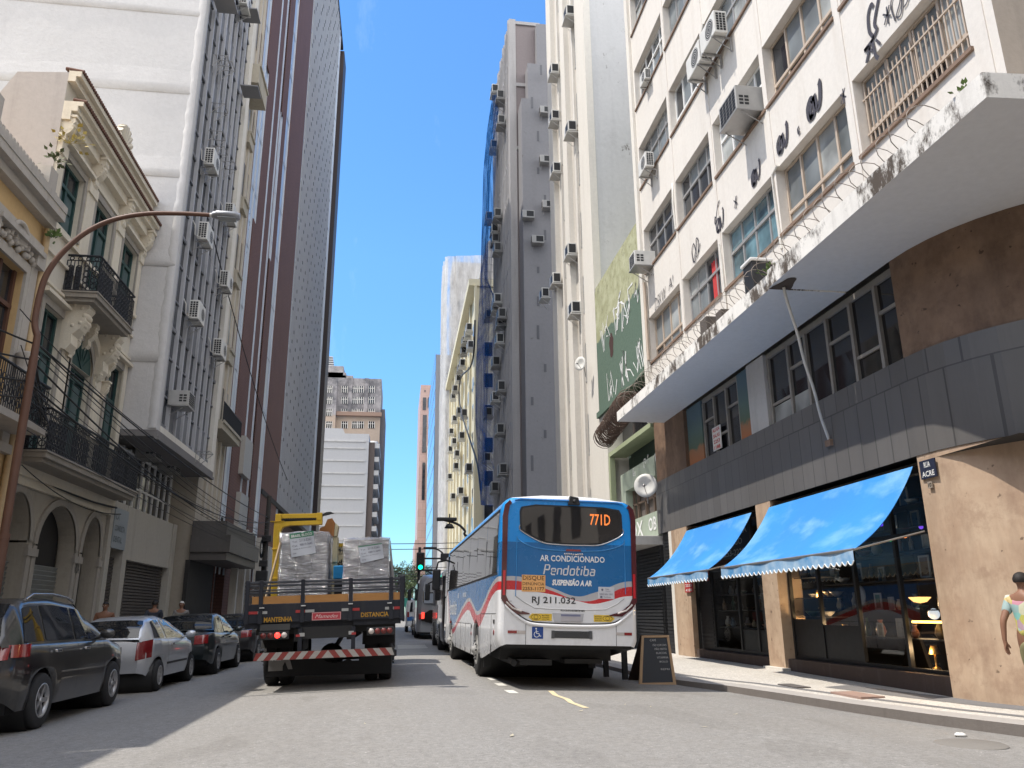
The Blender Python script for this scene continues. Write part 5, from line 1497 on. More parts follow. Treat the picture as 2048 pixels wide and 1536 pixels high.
# ---- white block with mullions and air conditioners
lav = plaster("lavender_white_render", (.54, .525, .515), dirt=(.40, .38, .37), streak=.25, patch=.35, bump=.5, scale=.8)
X2 = -7.5; f2 = frX(X2, 1); YA2, YB2, H2 = 25.2, 33.0, 30.5
wb = thing("white_block", "tall white block with a blank banded side wall and a mullioned front", "building", (X2, 29, 0))
mb = MB(); mb.box(-30, X2 - .45, YA2, YB2, 6.75, H2); mb.box(X2 - .449, X2 - .0, YA2, YA2 + .35, 6.75, H2)
mb.build('wall', lav, wb)
mb = MB(); fg = frY(YA2, -1)
zs = [AY(u, v, YA2).z for u, v in ((395, 70), (378, 210), (362, 356), (330, 470))]
dz = 3.28; zb = zs[2]
rnd = random.Random(3)
for k in range(-3, 5):
    z = zb + dz * k
    if not 7 < z < H2: continue
    # lumpy plaster swelling above each floor line
    n = 60; prof = []
    vs = []; 
    for i in range(n + 1):
        x = -26 + (26 + X2 - .02) * i / n
        w1 = .035 + .008 * math.sin(i * .7 + k) + rnd.uniform(-.005, .005); hh = .8 + .2 * math.sin(i * .11 + k * 2) + rnd.uniform(-.03, .03)
        vs += [(x, YA2 - .002, z), (x, YA2 - w1, z + .02), (x, YA2 - w1 * .8, z + hh * .4), (x, YA2 - .003, z + hh)]
    mb.add(vs, [(i*4+j, i*4+j+1, i*4+j+5, i*4+j+4) for i in range(n) for j in range(3)], 0, True)
mb.build('plaster_band', lav, wb)
mb = MB(); n = 160; vs = []
for i in range(n + 1):
    z = 6.8 + (H2 - 6.9) * i / n; w_ = .27 + rnd.uniform(-.03, .03)
    vs += [(X2 + .001, YA2 - .002, z), (X2 - .01, YA2 - .03 - rnd.uniform(0, .02), z), (X2 - w_ * .7, YA2 - .03 - rnd.uniform(0, .02), z), (X2 - w_, YA2 - .002, z)]
mb.add(vs, [(i*4+j, i*4+j+1, i*4+j+5, i*4+j+4) for i in range(n) for j in range(3)], 0, True)
mb.build('corner_render', lav, wb)
mb = MB(); mb.box(X2 - .45, X2 + .05, YB2 - .6, YB2, 6.75, H2); mb.box(X2 - .3, X2 + .03, YA2 + .35, YB2 - .6, 6.75, 6.95)
mb.build('end_pier', M['white_trim'], wb)
mb = MB(); mb.quad((X2 - .12, YA2 + .3, 6.9), (X2 - .12, YB2 - .5, 6.9), (X2 - .12, YB2 - .5, H2), (X2 - .12, YA2 + .3, H2)); mb.build('glazing', glass("dusk_glass", (.03, .036, .045), .12, .6, 1.0, .4), wb)
mul_m = plain("mullion_paint", (.40, .40, .42), .55, .1, .15, 3)
mb = MB(); ym = []
y = YA2 + .38
while y < YB2 - .6: ym.append(y); y += .86
for y in ym: mb.box(X2 - .12, X2 + .0, y - .06, y + .045, 6.96, H2)
mb.build('mullion', mul_m, wb)
mb = MB()
for k in range(8):
    z = 7.0 + k * dz
    mb.box(X2 - .119, X2 - .07, YA2 + .36, YB2 - .6, z + .0, z + .12); mb.box(X2 - .119, X2 - .08, YA2 + .36, YB2 - .6, z + 1.0, z + 1.06); mb.box(X2 - .119, X2 - .08, YA2 + .36, YB2 - .6, z + 2.3, z + 2.36)
    for i in range(len(ym) - 1):
        if (i * 3 + k) % 4 and i > 0: mb.box(X2 - .119, X2 - .09, ym[i] + .06, ym[i+1] - .06, z + .13, z + 1.0)
mb.build('spandrel', plain('spandrel_grey', (.17, .175, .19), .6, 0, .25, 3), wb)
mb = MB(); mb.box(-8.62, X2 + .04, YA2, YB2, 6.55, 6.749); mb.box(X2 - .06, X2 + .09, YA2, YB2, 6.45, 6.549); mb.build('soffit', plaster("dark_soffit", (.20, .19, .19), patch=.4), wb)
# lower storeys set back
mb = MB(); mb.box(-22, -8.95, YA2, YB2, 0, 6.54)
for y0, y1 in ((25.2, 25.55), (26.7, 27.1), (32.1, 32.6)): mb.box(-8.94, -8.5, y0, y1, -.1, 4.6)
mb.box(-8.94, -8.52, 25.56, 26.69, 3.2, 4.6); mb.box(-8.94, -8.54, 27.11, 32.09, 2.95, 4.6)
mb.build('base_wall', plaster("pale_base", (.43, .40, .35), dirt=(.2, .18, .15), patch=.4), wb)
mb = MB()
for y0, y1 in ((25.55, 26.7), (27.1, 32.1)):
    for k in range(30): mb.box(-8.8, -8.74, y0, y1, k * .1, k * .1 + .075)
mb.build('shutter', plain("brown_shutter", (.075, .065, .06), .6, .2, .3, 5), wb)
mb = MB()
for k in range(12):
    y = 25.25 + k * .72; mb.box(-8.94, -8.86, y, y + .07, 4.61, 6.54)
for z in (4.62, 5.35, 6.4): mb.box(-8.94, -8.87, 25.2, 32.5, z, z + .06)
wo = mb.build('window', M['white_paint'], wb)
mb = MB(); mb.quad((-8.92, 25.2, 4.6), (-8.92, 32.5, 4.6), (-8.92, 32.5, 6.5), (-8.92, 25.2, 6.5)); mb.build('pane', M['glass_dark'], wo)
t_ = thing("shop_sign", "upright pale blue grey sign board on the wall under the white block", "sign", (-8.5, 26.1, 3.2))
b = MB(); b.box(-8.52, -8.48, 25.5, 26.75, 3.2, 4.4); b.build('board', plain("blue_grey_board", (.26, .29, .31), .5, 0, .1), t_)
b = MB(); fs = lambda s, t2, d=0: (-8.478 + d, s, t2)
for i, tx in enumerate(["CA", "CONSULTA", "DENTAL"]): b.text(tx, fs, 25.62, 4.05 - i * .33, .17, (.3, .9, .75)[i], .002, .01)
b.build('lettering', plain("slate_letters", (.1, .12, .13), .6), t_)
GA = "air conditioners on the white mullioned block"
RZL = -math.pi / 2
cl = make_condenser("split_condenser", "white split condenser on the mullioned front of the white block", M['ac_white'], GA, .9, .68, .34)
for i, (u, v) in enumerate([(394, 488), (376, 645), (437, 580), (424, 716), (407, 340), (447, 445), (476, 20)]):
    p = AX(u, v, X2 + .02); q = cl if i == 0 else copy_tree(cl)
    q.location = p; q.rotation_euler = (0, 0, RZL)
cw = make_window_unit("window_air_conditioner", "grey window air conditioner low on the white mullioned block", M['ac_grey'], GA, .75, .5, .55)
for i, (u, v, X) in enumerate([(347, 815, X2), (282, 918, -8.8), (325, 945, -8.8), (400, 968, -8.6)]):
    p = AX(u, v, X + .02); q = cw if i == 0 else copy_tree(cw, label="dark window air conditioner under the overhanging soffit of the white block")
    q.location = p; q.rotation_euler = (0, 0, RZL)
# empty brackets and a shade plate
def bracket(p, s=1.0):
    b = MB(); x, y, z = p
    for dy in (-.3, .3):
        b.tube([(x, y + dy, z), (x + .5*s, y + dy, z)], .016, 4); b.tube([(x + .5*s, y + dy, z), (x, y + dy, z - .45*s)], .014, 4); b.tube([(x + .02, y + dy, z + .02), (x + .02, y + dy, z - .5*s)], .014, 4)
    b.tube([(x + .5*s, y - .3, z), (x + .5*s, y + .3, z)], .014, 4); b.tube([(x + .1, y - .3, z), (x + .1, y + .3, z)], .014, 4)
    tag(b.build("empty_bracket", M['steel']), "empty steel air conditioner bracket on the mullioned front of the white block", "bracket", "empty brackets on the white mullioned block")
for u, v in [(430, 120), (425, 215), (425, 300), (395, 905), (440, 130), (420, 270), (445, 330)]: bracket(AX(u, v, X2 + .02))
for i, (u, v) in enumerate([(484, 183), (482, 30), (430, 8)]):
    p = AX(u, v, X2 + .05); b = MB(); b.box(p.x, p.x + .75, p.y - .45, p.y + .45, p.z, p.z + .05)
    tag(b.build("shelf_plate", plain("grey_plate_b", (.23, .23, .24), .5)), "flat grey shelf plate jutting from the top of the white mullioned block", "shelf", "grey shelf plates on the white block")

# ---- beige building with bay balconies
bei = plaster("beige_render", (.46, .41, .34), dirt=(.2, .17, .13), streak=.5, patch=.4)
XB = -8.0
bb = thing("beige_building", "narrow beige building with jutting balconies between the white block and the brown tower", "building", (XB, 35.6, 0))
mb = MB(); mb.box(-24, XB, 33.02, 36.98, 0, 34); mb.build('wall', bei, bb)
mb = MB()
for y in (34.1, 35.1, 36.0, 36.85): mb.box(XB + .001, XB + .1, y - .12, y + .12, 5.2, 34)
mb.build('pilaster', plaster("beige_pilaster", (.52, .47, .40), dirt=(.22, .19, .15), patch=.4), bb)
bs = plaster("stained_balcony", (.42, .38, .31), dirt=(.08, .07, .06), streak=.6, patch=.6)
def prow(z, d, h, solid=True, y0=33.1, y1=36.9):
    b = MB(); b.box(XB, XB + d, y0, y1, z, z + (h if solid else .25)); s = b.build('balcony', bs, bb)
    b = MB(); b.box(XB, XB + d + .07, y0, y1 + .05, z + (h if solid else .25), z + (h if solid else .25) + .12); b.build('coping', bs, s)
    if not solid:
        b = MB()
        for k in range(30):
            y = y0 + (y1 - y0) * k / 29; b.tube([(XB + d, y, z + .3), (XB + d, y, z + 1.1)], .018, 4)
        for k in range(6): b.tube([(XB + d * k / 5, y1, z + .3), (XB + d * k / 5, y1, z + 1.1)], .018, 4)
        b.tube([(XB + d, y0, z + 1.12), (XB + d, y1, z + 1.12), (XB, y1, z + 1.12)], .03, 5); b.build('railing', iron, s)
prow(25.2, .85, .9, y1=35.3); prow(8.6, .7, .2, False)
for z in (12.2, 16.0, 19.8, 23.4): prow(z, .22, .5, y0=35.3, y1=36.3)
for k, z in enumerate((9.2, 13.0, 16.8, 20.6, 24.2, 29)):
    for y in (34.6, 35.8, 36.9):
        b = MB(); b.box(XB - .02, XB + .02, y - .36, y + .36, z, z + 1.9); b.box(XB + .021, XB + .03, y - .3, y + .3, z + .08, z + 1.8, 1); b.build('window', [M['tan_frame'], M['glass_dark'] if (k + int(y)) % 3 else M['glass_blind']], bb)
dk = plaster("dark_granite", (.10, .092, .088), patch=.4, rough=.5)
mb = MB(); mb.box(XB, -6.5, 32.7, 39.5, 3.6, 4.25); mb.box(XB, -6.7, 32.8, 39.3, 4.251, 4.8); mb.box(XB, -6.62, 32.8, 39.4, 3.3, 3.599); mb.build('entrance_canopy', dk, bb)
mb = MB(); mb.box(XB - .1, XB + .05, 32.7, 37.5, -.1, 3.3); mb.build('entrance', M['dark_inside'], bb)

# ---- brown tower
brown = mosaic("brown_mosaic", (.17, .082, .064), (.14, .07, .056), .5, .14, (.08, .042, .036), .8, .02)
X3 = -7.9; H3 = 62.4; YA3 = 37.0; YB3 = 77.0
tb = thing("brown_tower", "huge brown tiled tower with blue glass strips and a grey finned front", "building", (X3, 57, 0))
yy = lambda u: AX(u, 780, X3).y
blueg = plain('blue_grey_strip', (.46, .51, .58), .3, .2, .12, .3)  # reflected sky is put into the pale base colour of the glass strips
mb = MB(); mb.box(-30, X3 - .7, YA3, YB3, 0, H3); mb.build('wall', brown, tb)
E_ = [456, 464, 481, 496, 500, 510, 513, 515, 521, 528, 537, 568, 573, 634, 638, 644, 651]
bz = plain("blue_grey_bar", (.52, .55, .60), .5, .2, .15, 3)
for a, b, d in ((448, 464, 0), (481, 496, .03), (500, 510, .0), (513, 515.5, -.02), (520, 528, .02), (537, 568, .06)):
    mb = MB(); mb.box(X3 - .7, X3 + d, max(yy(a), YA3), yy(b), 5.2 if a > 510 else -.1, H3); mb.build('pier', brown, tb)
for a, b in ((464, 481), (496, 500), (510, 513), (515.5, 520), (528, 537), (568, 573), (634, 639)):
    ya_, yb_2 = yy(a), yy(b)
    mb = MB(); mb.box(X3 - .7, X3 - .05, ya_ + .003, yb_2 - .003, 5.5, H3 - .31); g_ = mb.build('glass_strip', blueg, tb)
    mb = MB(); n = max(1, int((yb_2 - ya_) / .75))
    for k in range(n + 1): y = ya_ + .05 + (yb_2 - ya_ - .1) * k / n; mb.box(X3 - .049, X3 + .015, y - .05, y + .05, 3 if a < 560 else 6, H3 - .32)
    for k in range(17): mb.box(X3 - .049, X3 - .02, ya_ + .11, yb_2 - .11, 6 + k * 3.25, 6.22 + k * 3.25)
    mb.build('glazing_bar', bz, g_)
# shorter tiled boxes standing in front of the strips
for a, b, z1_ in ((474, 481, AX(520, 453, X3).y and AX(512, 455, X3).z), (515.5, 519, AX(541, 526, X3).z)):
    mb = MB(); mb.box(X3 - .04, X3 + .05, yy(a), yy(b), 5.3, z1_); mb.build('pier', brown, tb)
for a, b, z0_ in ((474, 481, AX(538, 150, X3).z), (515.5, 519, AX(567, 245, X3).z)):
    mb = MB(); mb.box(X3 - .04, X3 + .05, yy(a), yy(b), z0_, H3 - .4); mb.build('pier', brown, tb)
YG0, YG1 = yy(573), yy(634)
grey_f = plaster("grey_fin", (.37, .37, .385), patch=.25, scale=.5)
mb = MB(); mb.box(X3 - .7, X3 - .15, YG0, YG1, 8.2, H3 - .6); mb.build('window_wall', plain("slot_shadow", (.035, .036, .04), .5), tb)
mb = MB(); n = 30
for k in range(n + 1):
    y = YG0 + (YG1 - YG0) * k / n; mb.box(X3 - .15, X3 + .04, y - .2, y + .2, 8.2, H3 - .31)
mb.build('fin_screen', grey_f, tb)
mb = MB()
for k in range(17): 
    for q in range(n): 
        y = YG0 + (YG1 - YG0) * (q + .5) / n; z = 8.2 + k * 3.15 + (q % 2) * .8; mb.quad((X3 - .03, y - .45, z), (X3 - .03, y + .45, z), (X3 - .03, y + .45, z + 2.3), (X3 - .03, y - .45, z + 2.3))
mb.build('infill_panel', plaster('infill_grey', (.23, .235, .25), patch=.3, scale=.5), tb)
mb = MB()
for k in range(17):
    for q in range(n + 1):
        y = YG0 + (YG1 - YG0) * q / n; z = 9.3 + k * 3.15 + (q % 3) * .9; mb.box(X3 + .041, X3 + .06, y - .12, y + .12, z, z + .22)
tag(mb.build('vent_slot', M['dark_metal'], tb), kind='stuff')
mb = MB(); mb.box(X3 - .7, X3 + .1, YG0, YB3, H3 - .3, H3 + .1); mb.box(X3 - .7, X3 + .22, yy(644), yy(650), 3, H3 - .31); mb.build('dark_edge', plain("dark_brown_metal", (.03, .018, .018), .5, 0, .2), tb)
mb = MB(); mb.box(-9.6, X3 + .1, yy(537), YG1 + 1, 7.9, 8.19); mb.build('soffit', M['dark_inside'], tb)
mb = MB()
for k in range(6): y = yy(545) + k * 3.4; mb.box(-9.3, -8.7, y, y + .6, -.1, 7.9)
mb.build('column', dk, tb)
mb = MB(); mb.box(-10, -9.8, YA3, YB3, 0, 7.9); mb.build('ground_wall', plaster("tower_base", (.11, .10, .098), patch=.4), tb)
for y0, z0_, z1_ in ((40, 5.2, 7.0), (40, 7.9, 9.8), (50, 3.2, 5.2), (53.5, 3.0, 5)):
    mb = MB(); mb.box(X3 - .3, X3 + .25, y0, y0 + 2.1, z0_, z1_); mb.build('pale_panel', plaster("pale_panel", (.42, .40, .37), patch=.3), tb)
pw, pr = plaster("peeling_white", (.5, .47, .42), dirt=(.15, .12, .1), streak=.5, patch=.6, scale=2), plain("red_base", (.4, .05, .03), .7, 0, .3, 6)
for y in (38.4, 40.2, 41.6, 44.4, 46.2):
    mb = MB(); mb.box(-7.5, -7.2, y, y + .28, .5, 5.2); mb.box(-7.51, -7.19, y - .01, y + .29, -.1, .5, 1)
    mb.build('painted_post', [pw, pr], tb)

# ---- grey banded block and the art-deco building behind it
YF = 150
def XY(u, v, Y): p = AY(u, v, Y); return p.x, p.z
gb2 = thing("banded_block", "grey block with a blank banded side wall closing the left of the view", "building", (-9, YF, 0))
xr, zt = XY(738, 868, YF); xr = XY(733, 1000, YF)[0]
cg = plaster("cool_grey_render", (.47, .465, .47), dirt=(.3, .29, .29), streak=.3, patch=.25, scale=.4)
mb = MB(); mb.box(-40, xr, YF, YF + 14, 0, zt); mb.oprism(frY(YF + .02, 1), [(-40, zt), (XY(690, 862, YF)[0], zt), (XY(686, 855, YF)[0], XY(686, 857, YF)[1]), (-40, XY(640, 853, YF)[1])], 0, 12); mb.build('wall', cg, gb2)
mb = MB(); 
for v in (882, 896, 921, 946, 971, 997, 1024, 1051, 1079): z = XY(690, v, YF)[1]; mb.box(-40, xr - .6, YF - .18, YF - .003, z - .15, z + .12)
mb.build('ledge', plaster('ledge_grey', (.52, .51, .50), scale=.5), gb2)
mb = MB(); mb.box(xr + .002, xr + 1.1, YF + .5, YF + 14, 0, zt - 1.5); mb.build('side_strip', plain("brown_strip", (.11, .085, .075), .8), gb2)
mb = MB()
for k in range(12): z = 3 + k * 2.6; mb.box(xr + 1.1, xr + 2.0, YF + .6, YF + 13, z, z + .9)
mb.build('balcony', M['grey_render'], gb2)
YD = 166
ad = thing("art_deco_building", "stained art deco building with a stepped top rising behind the banded block", "building", (-9, YD, 0))
def deco():
    t = NT("stained_deco"); sp = t.new("ShaderNodeSeparateXYZ"); t.link(t.wco(), sp.inputs[0])
    n = t.noise(.28, 8, .75); f = t.noise(1.5, 6, .7)
    up = t.mix(t.ramp(n, [(.4, 0), (.6, 1)]), (.12, .115, .12), (.36, .33, .32)); lo = t.mix(f, (.36, .27, .20), (.48, .38, .30))
    t.base(t.mix(t.ramp(t.math('DIVIDE', t.math('ADD', sp.outputs[2], t.math('MULTIPLY', n, 3)), 60), [(.71, 0), (.72, 1)]), lo, up)); t.rough(.9); t.bump(f, .3, .05); return t.m
dm = deco(); xd = XY(758, 900, YD)[0]; zd = XY(730, 757, YD)[1]
mb = MB(); mb.box(-40, xd, YD, YD + 16, 0, zd)
for ua, ub, v in ((640, 706, 750), (640, 692, 744), (640, 687, 731)): mb.box(-40, XY(ub, v, YD)[0], YD + .5, YD + 12, zd - .01, XY(ub, v, YD)[1])
for u in (700, 732): x = XY(u, 800, YD)[0]; mb.box(x - .4, x + .4, YD - .3, YD + .01, XY(u, 830, YD)[1], zd)
mb.build('wall', dm, ad)
x0_, z0_ = XY(669, 832, YD); mb = MB(); mb.box(x0_, xd + .3, YD - 1.0, YD, z0_, z0_ + .8); mb.build('cornice', plaster("rusty_cornice", (.30, .2, .15), scale=.6), ad)
mb = MB(); mb.box(-30, XY(674, 800, YD)[0], YD - 1.5, YD, 20, XY(670, 762, YD)[1]); mb.build('bay', dm, ad)
for v in (779, 801, 825, 850):
    for u in (658, 689, 710, 721, 743):
        y_ = YD - 1.5 if u < 670 else YD
        x, z = XY(u, v, y_); b = MB(); w_ = .62
        b.box(x - w_, x + w_, y_ - .08, y_ - .003, z - .75, z + .75, 1); 
        for k in range(4): b.box(x - w_ + k * w_ * 2 / 3 - .06, x - w_ + k * w_ * 2 / 3 + .06, y_ - .16, y_ - .081, z - .75, z + .75)
        b.box(x - w_, x + w_, y_ - .15, y_ - .082, z + .2, z + .3); b.build('window', [M['white_trim'], M['glass_black']], ad)
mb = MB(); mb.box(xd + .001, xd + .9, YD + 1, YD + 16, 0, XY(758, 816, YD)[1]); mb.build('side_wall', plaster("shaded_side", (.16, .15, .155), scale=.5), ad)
for k in range(12):
    z = 2 + k * 3.0; b = MB(); b.lathe([(0, 0), (1.0, 0), (1.0, 1.0), (0, 1.0)], (XY(742, 1000, YD)[0], YD - .2, z), 'z', 14); b.build('balcony', M['grey_render'], ad)
mb = MB()
for k in range(5): x, z = XY(655 + k * .5, 709 + k * 4.4, YD); mb.box(-20, x + 1.0, YD + 2, YD + 3, z, z + .25)
mb.box(-16.6, -16.2, YD + 2, YD + 3, zd, XY(655, 705, YD)[1]); 
tag(mb.build("billboard_frame", M['alu']), "white slatted frame standing on the roof of the art deco building", "frame")
# ------------------------------------------------------------------ wheels
M['rim'] = plain("alloy_rim", (.42, .42, .43), .35, .75, .15, 9)
M['hub_dark'] = plain("dark_hub", (.05, .05, .052), .5, .3, .3, 9)
def wheel(par, x, y, z, r, w_, side, rimm, spokes=6, name='wheel'):
    b = MB(); s = side
    b.lathe([(r*.60, -w_/2), (r*.9, -w_/2), (r*.985, -w_*.36), (r, -w_*.2), (r, w_*.2), (r*.985, w_*.36), (r*.9, w_/2), (r*.60, w_/2)], (x, y, z), 'x', 32)
    t = b.build(name, M['rubber'], par, world=False)
    b = MB(); o = w_/2 * s
    b.lathe([(r*.60, o - .02*s), (r*.62, o), (r*.56, o + .004*s), (r*.53, o - .05*s)], (x, y, z), 'x', 32)
    b.lathe([(0, o - .07*s), (r*.55, o - .08*s)], (x, y, z), 'x', 28, 1)
    for k in range(spokes):
        a = 2*math.pi*k/spokes; c, sn = math.cos(a), math.sin(a); wd = r*.07
        P_ = []
        for rr, ww, xo in ((r*.1, wd*1.3, o - .02*s), (r*.54, wd, o - .012*s)):
            P_.append([Vector((x + xo, y + rr*c - q*ww*sn, z + rr*sn + q*ww*c)) for q in (-1, 1)] + [Vector((x + xo - .035*s, y + rr*c - q*ww*sn, z + rr*sn + q*ww*c)) for q in (1, -1)])
        b.loft(P_, True, True, True, 0, False)
    b.lathe([(0, o - .006*s), (r*.12, o - .01*s), (r*.14, o - .05*s)], (x, y, z), 'x', 14)
    b.build('rim', [rimm, M['hub_dark']], t, world=False)
    return t
def smooth_curve(pts, n):
    """Catmull-Rom through (a, b...) control tuples, n samples per span"""
    out = []
    for i in range(len(pts) - 1):
        p0, p1, p2, p3 = pts[max(i-1, 0)], pts[i], pts[i+1], pts[min(i+2, len(pts)-1)]
        for k in range(n):
            u = k / n
            out.append(tuple(.5*((2*b) + (c-a)*u + (2*a-5*b+4*c-d)*u*u + (3*b-a-3*c+d)*u**3) for a, b, c, d in zip(p0, p1, p2, p3)))
    out.append(tuple(pts[-1])); return out
def lerp_tab(tab, y):
    if y <= tab[0][0]: return tab[0][1]
    for (a, b), (c, d) in zip(tab, tab[1:]):
        if y <= c: 
            u = (y - a) / (c - a); u = u*u*(3-2*u) * .5 + u * .5
            return b + (d - b) * u
    return tab[-1][1]

# ------------------------------------------------------------------ cars (local: rear at y=0, front at y=L, x to the right, ground z=0)
M['car_glass'] = glass("car_glass", (.012, .014, .017), .03, .3, .8, .8)
M['car_black'] = plain("black_trim", (.016, .016, .017), .5, 0, .2, 8)
M['tail_red'] = plain("tail_lamp_red", (.22, .012, .014), .15, 0, .25, 14, coat=1)
M['tail_clear'] = plain("tail_lamp_clear", (.5, .45, .42), .2, 0, .2, 14, coat=1)
M['head_clear'] = plain("head_lamp", (.55, .56, .58), .1, .3, .2, 14, coat=1)
M['chrome'] = plain("chrome", (.55, .55, .56), .18, .9, .1, 6)
def paint(name, c, metal=.35, dust=.18):
    t = NT(name); f = t.noise(1.2, 5, .7)
    t.base(t.mix(t.math('MULTIPLY', t.ramp(f, [(.35, 0), (.75, 1)]), dust), c, (.22, .2, .17)))
    t.b.inputs['Metallic'].default_value = metal; t.rough(t.math('MULTIPLY_ADD', f, .25, .2))
    t.b.inputs['Coat Weight'].default_value = .8; t.b.inputs['Coat Roughness'].default_value = .05
    return t.m
def car(name, label, loc, rz, sp, pm):
    t = thing(name, label, "car", loc, local=True, rot=(0, sp.get('roll', 0), rz), group=sp.get('group'))
    L, W = sp['L'], sp['W'] / 2; r = sp['r']; wr, wf = sp['wr'], sp['wf']; ra = r + .055
    belt, top, low, wid = sp['belt'], sp['top'], sp['low'], sp['wid']   # tables of (y, z) / (y, half width factor)
    # stations
    ys_ = set([0, .03, .08, .16, .3, L - .3, L - .16, L - .08, L - .03, L])
    ys_ |= {L * k / 30 for k in range(31)}
    for wy in (wr, wf): ys_ |= {wy + ra * math.cos(math.pi * k / 14) for k in range(15)}
    ys_ = sorted(y for y in ys_ if 0 <= y <= L)
    def zlow(y):
        z = lerp_tab(low, y)
        for wy in (wr, wf):
            d = abs(y - wy)
            if d < ra: z = max(z, r + math.sqrt(max(0, ra*ra - d*d)))
        return z
    b = MB(); rings = []
    for y in ys_:
        hw = W * lerp_tab(wid, y); zl = zlow(y); zb = lerp_tab(belt, y); zd = min(lerp_tab(top, y), zb + .02)
        zb = min(zb, lerp_tab(top, y)); zm = min(zb - .02, max(zl + .01, lerp_tab(low, y) + (zb - lerp_tab(low, y)) * .62))
        sec = [(hw * .95, zl), (hw * .985, zl + (zm - zl) * .3), (hw, zl + (zm - zl) * .75), (hw, zm), (hw * .985, zm + (zb - zm) * .55), (hw * .955, zb - (zb-zm)*.06), (hw * .90, zb + .004), (hw * .5, max(zb + .004, zd + .012)), (0, max(zb + .006, zd + .018))]
        def ye(z):
            e = .11 * ((z - .62) / .42) ** 2; return y + e * max(0, 1 - y / .42) - e * .8 * max(0, 1 - (L - y) / .42)
        ring = [(x, ye(z), z) for x, z in sec] + [(-x, ye(z), z) for x, z in reversed(sec[:-1])]
        rings.append(ring)
    b.loft(rings, False, False, False)
    for ring in (rings[0], rings[-1]):
        n = len(ring); b.add(ring, [(i, i+1, n-2-i, n-1-i) for i in range(n//2 - 1)] + [(n//2-1, n//2, n//2+1)], 0, True)
    b.build('body', pm, t, world=False)
    # underside and wheel wells
    b = MB(); b.box(-W*.8, W*.8, .3, L - .3, .24, .55)
    for wy in (wr, wf):
        b.lathe([(ra * 1.0, -W * .93), (ra * 1.0, W * .93)], (0, wy, r), 'x', 24)
    b.build('underside', M['black'], t, world=False)
    # cabin
    c0, c1, c2, c3 = sp['cab']       # rear glass base, roof rear, roof front, windscreen base
    zr = sp['roof']; cys = sorted({c0, c3} | {c0 + (c1 - c0) * k / 6 for k in range(7)} | {c1 + (c2 - c1) * k / 10 for k in range(11)} | {c2 + (c3 - c2) * k / 7 for k in range(8)})
    def roofz(y): return lerp_tab(top, y)
    def csec(y):
        zb = lerp_tab(belt, y) + .0; zt = max(zb + .002, roofz(y)); hw = W * lerp_tab(wid, y) * .915
        h = zt - zb; lean = min(1, h / .45) * sp.get('lean', .17)
        return zb, zt, hw, lean
    rings = []
    for y in cys:
        zb, zt, hw, lean = csec(y); h = zt - zb
        sec = [(hw, zb), (hw - lean * .5, zb + h * .5), (hw - lean * .95, zb + h * .86), (hw - lean * 1.25, zb + h * .96), (hw * .55, zt), (0, zt + .01)]
        rings.append([(x, y, z) for x, z in sec] + [(-x, y, z) for x, z in reversed(sec[:-1])])
    b = MB(); b.loft(rings, False, False, False); b.build('cabin', pm, t, world=False)
    # side windows: follow the cabin side between pillars
    def side_pt(y, f, s, off=.006):
        zb, zt, hw, lean = csec(y); h = zt - zb
        x = hw - lean * f if f <= .5 else hw - lean * (.5 + (f - .5) / .36 * .45)
        return (s * (x + off), y, zb + h * f)
    for s in (-1, 1):
        for (ya, yb, yat, ybt) in sp['win']:
            b = MB(); n = 10; fs = [.06, .25, .45, .65, .83]
            vs = []
            for i in range(n + 1):
                for f in fs:
                    y = (ya + (yat - ya) * (f - .06) / .77) * (1 - i / n) + (yb + (ybt - yb) * (f - .06) / .77) * i / n
                    vs.append(side_pt(y, f, s))
            b.add(vs, [(i*5+j, (i+1)*5+j, (i+1)*5+j+1, i*5+j+1) for i in range(n) for j in range(4)], 0, True)
            b.build('window', M['car_glass'], t, world=False)
    # rear and front glass
    for nm, (ya, yb) in (('rear_window', (c0, c1)), ('windscreen', (c3, c2))):
        b = MB(); vs = []; n = 10
        for i in range(n + 1):
            f = .08 + .82 * i / n if nm == 'rear_window' else .06 + .88 * i / n
            y = ya + (yb - ya) * f; zb, zt, hw, lean = csec(y); dy = -.008 if nm == 'rear_window' else .008
            hx = (hw - lean) * .93
            for j in range(9):
                q = -1 + 2 * j / 8
                zz = zt + .012 - .02 * abs(q) ** 3
                vs.append((hx * q, y + dy, zz + .006))
        b.add(vs, [(i*9+j, i*9+j+1, (i+1)*9+j+1, (i+1)*9+j) for i in range(n) for j in range(8)], 0, True)
        b.build(nm, M['car_glass'], t, world=False)
    # wheels, lamps, handles, mirrors, plate
    for wy in (wr, wf):
        for s in (-1, 1): wheel(t, s * (W - .10), wy, r, r, .2, s, sp.get('rim', M['rim']), sp.get('spokes', 6))
    for s in (-1, 1):
        def hug(xa, xb, za, zb_, sl, front, m, nm):
            b = MB(); vs = []; n = 7
            for i in range(n + 1):
                x = xa + (xb - xa) * i / n; y = 0
                while y < .9 and W * lerp_tab(wid, L - y if front else y) * .997 < x: y += .006
                for k in range(6):
                    z = za + (zb_ - za) * k / 5 + sl * i / n; e = .11 * ((z - .62) / .42) ** 2 * max(0, 1 - y / .42)
                    vs.append((s * x, (L - y - e * .8 + .012) if front else (y + e - .012), z))
            b.add(vs, [(i*6+k, i*6+k+1, (i+1)*6+k+1, (i+1)*6+k) for i in range(n) for k in range(5)], 0, True); b.build(nm, m, t, world=False)
        for q in sp['tail']: hug(q[0][0], q[1][0], q[0][1], q[1][1], q[3], False, q[4] if len(q) > 4 else M['tail_red'], 'tail_light')
        hug(W * .56, W * .86, sp['hl'], sp['hl'] + .12, .03, True, M['head_clear'], 'headlight')
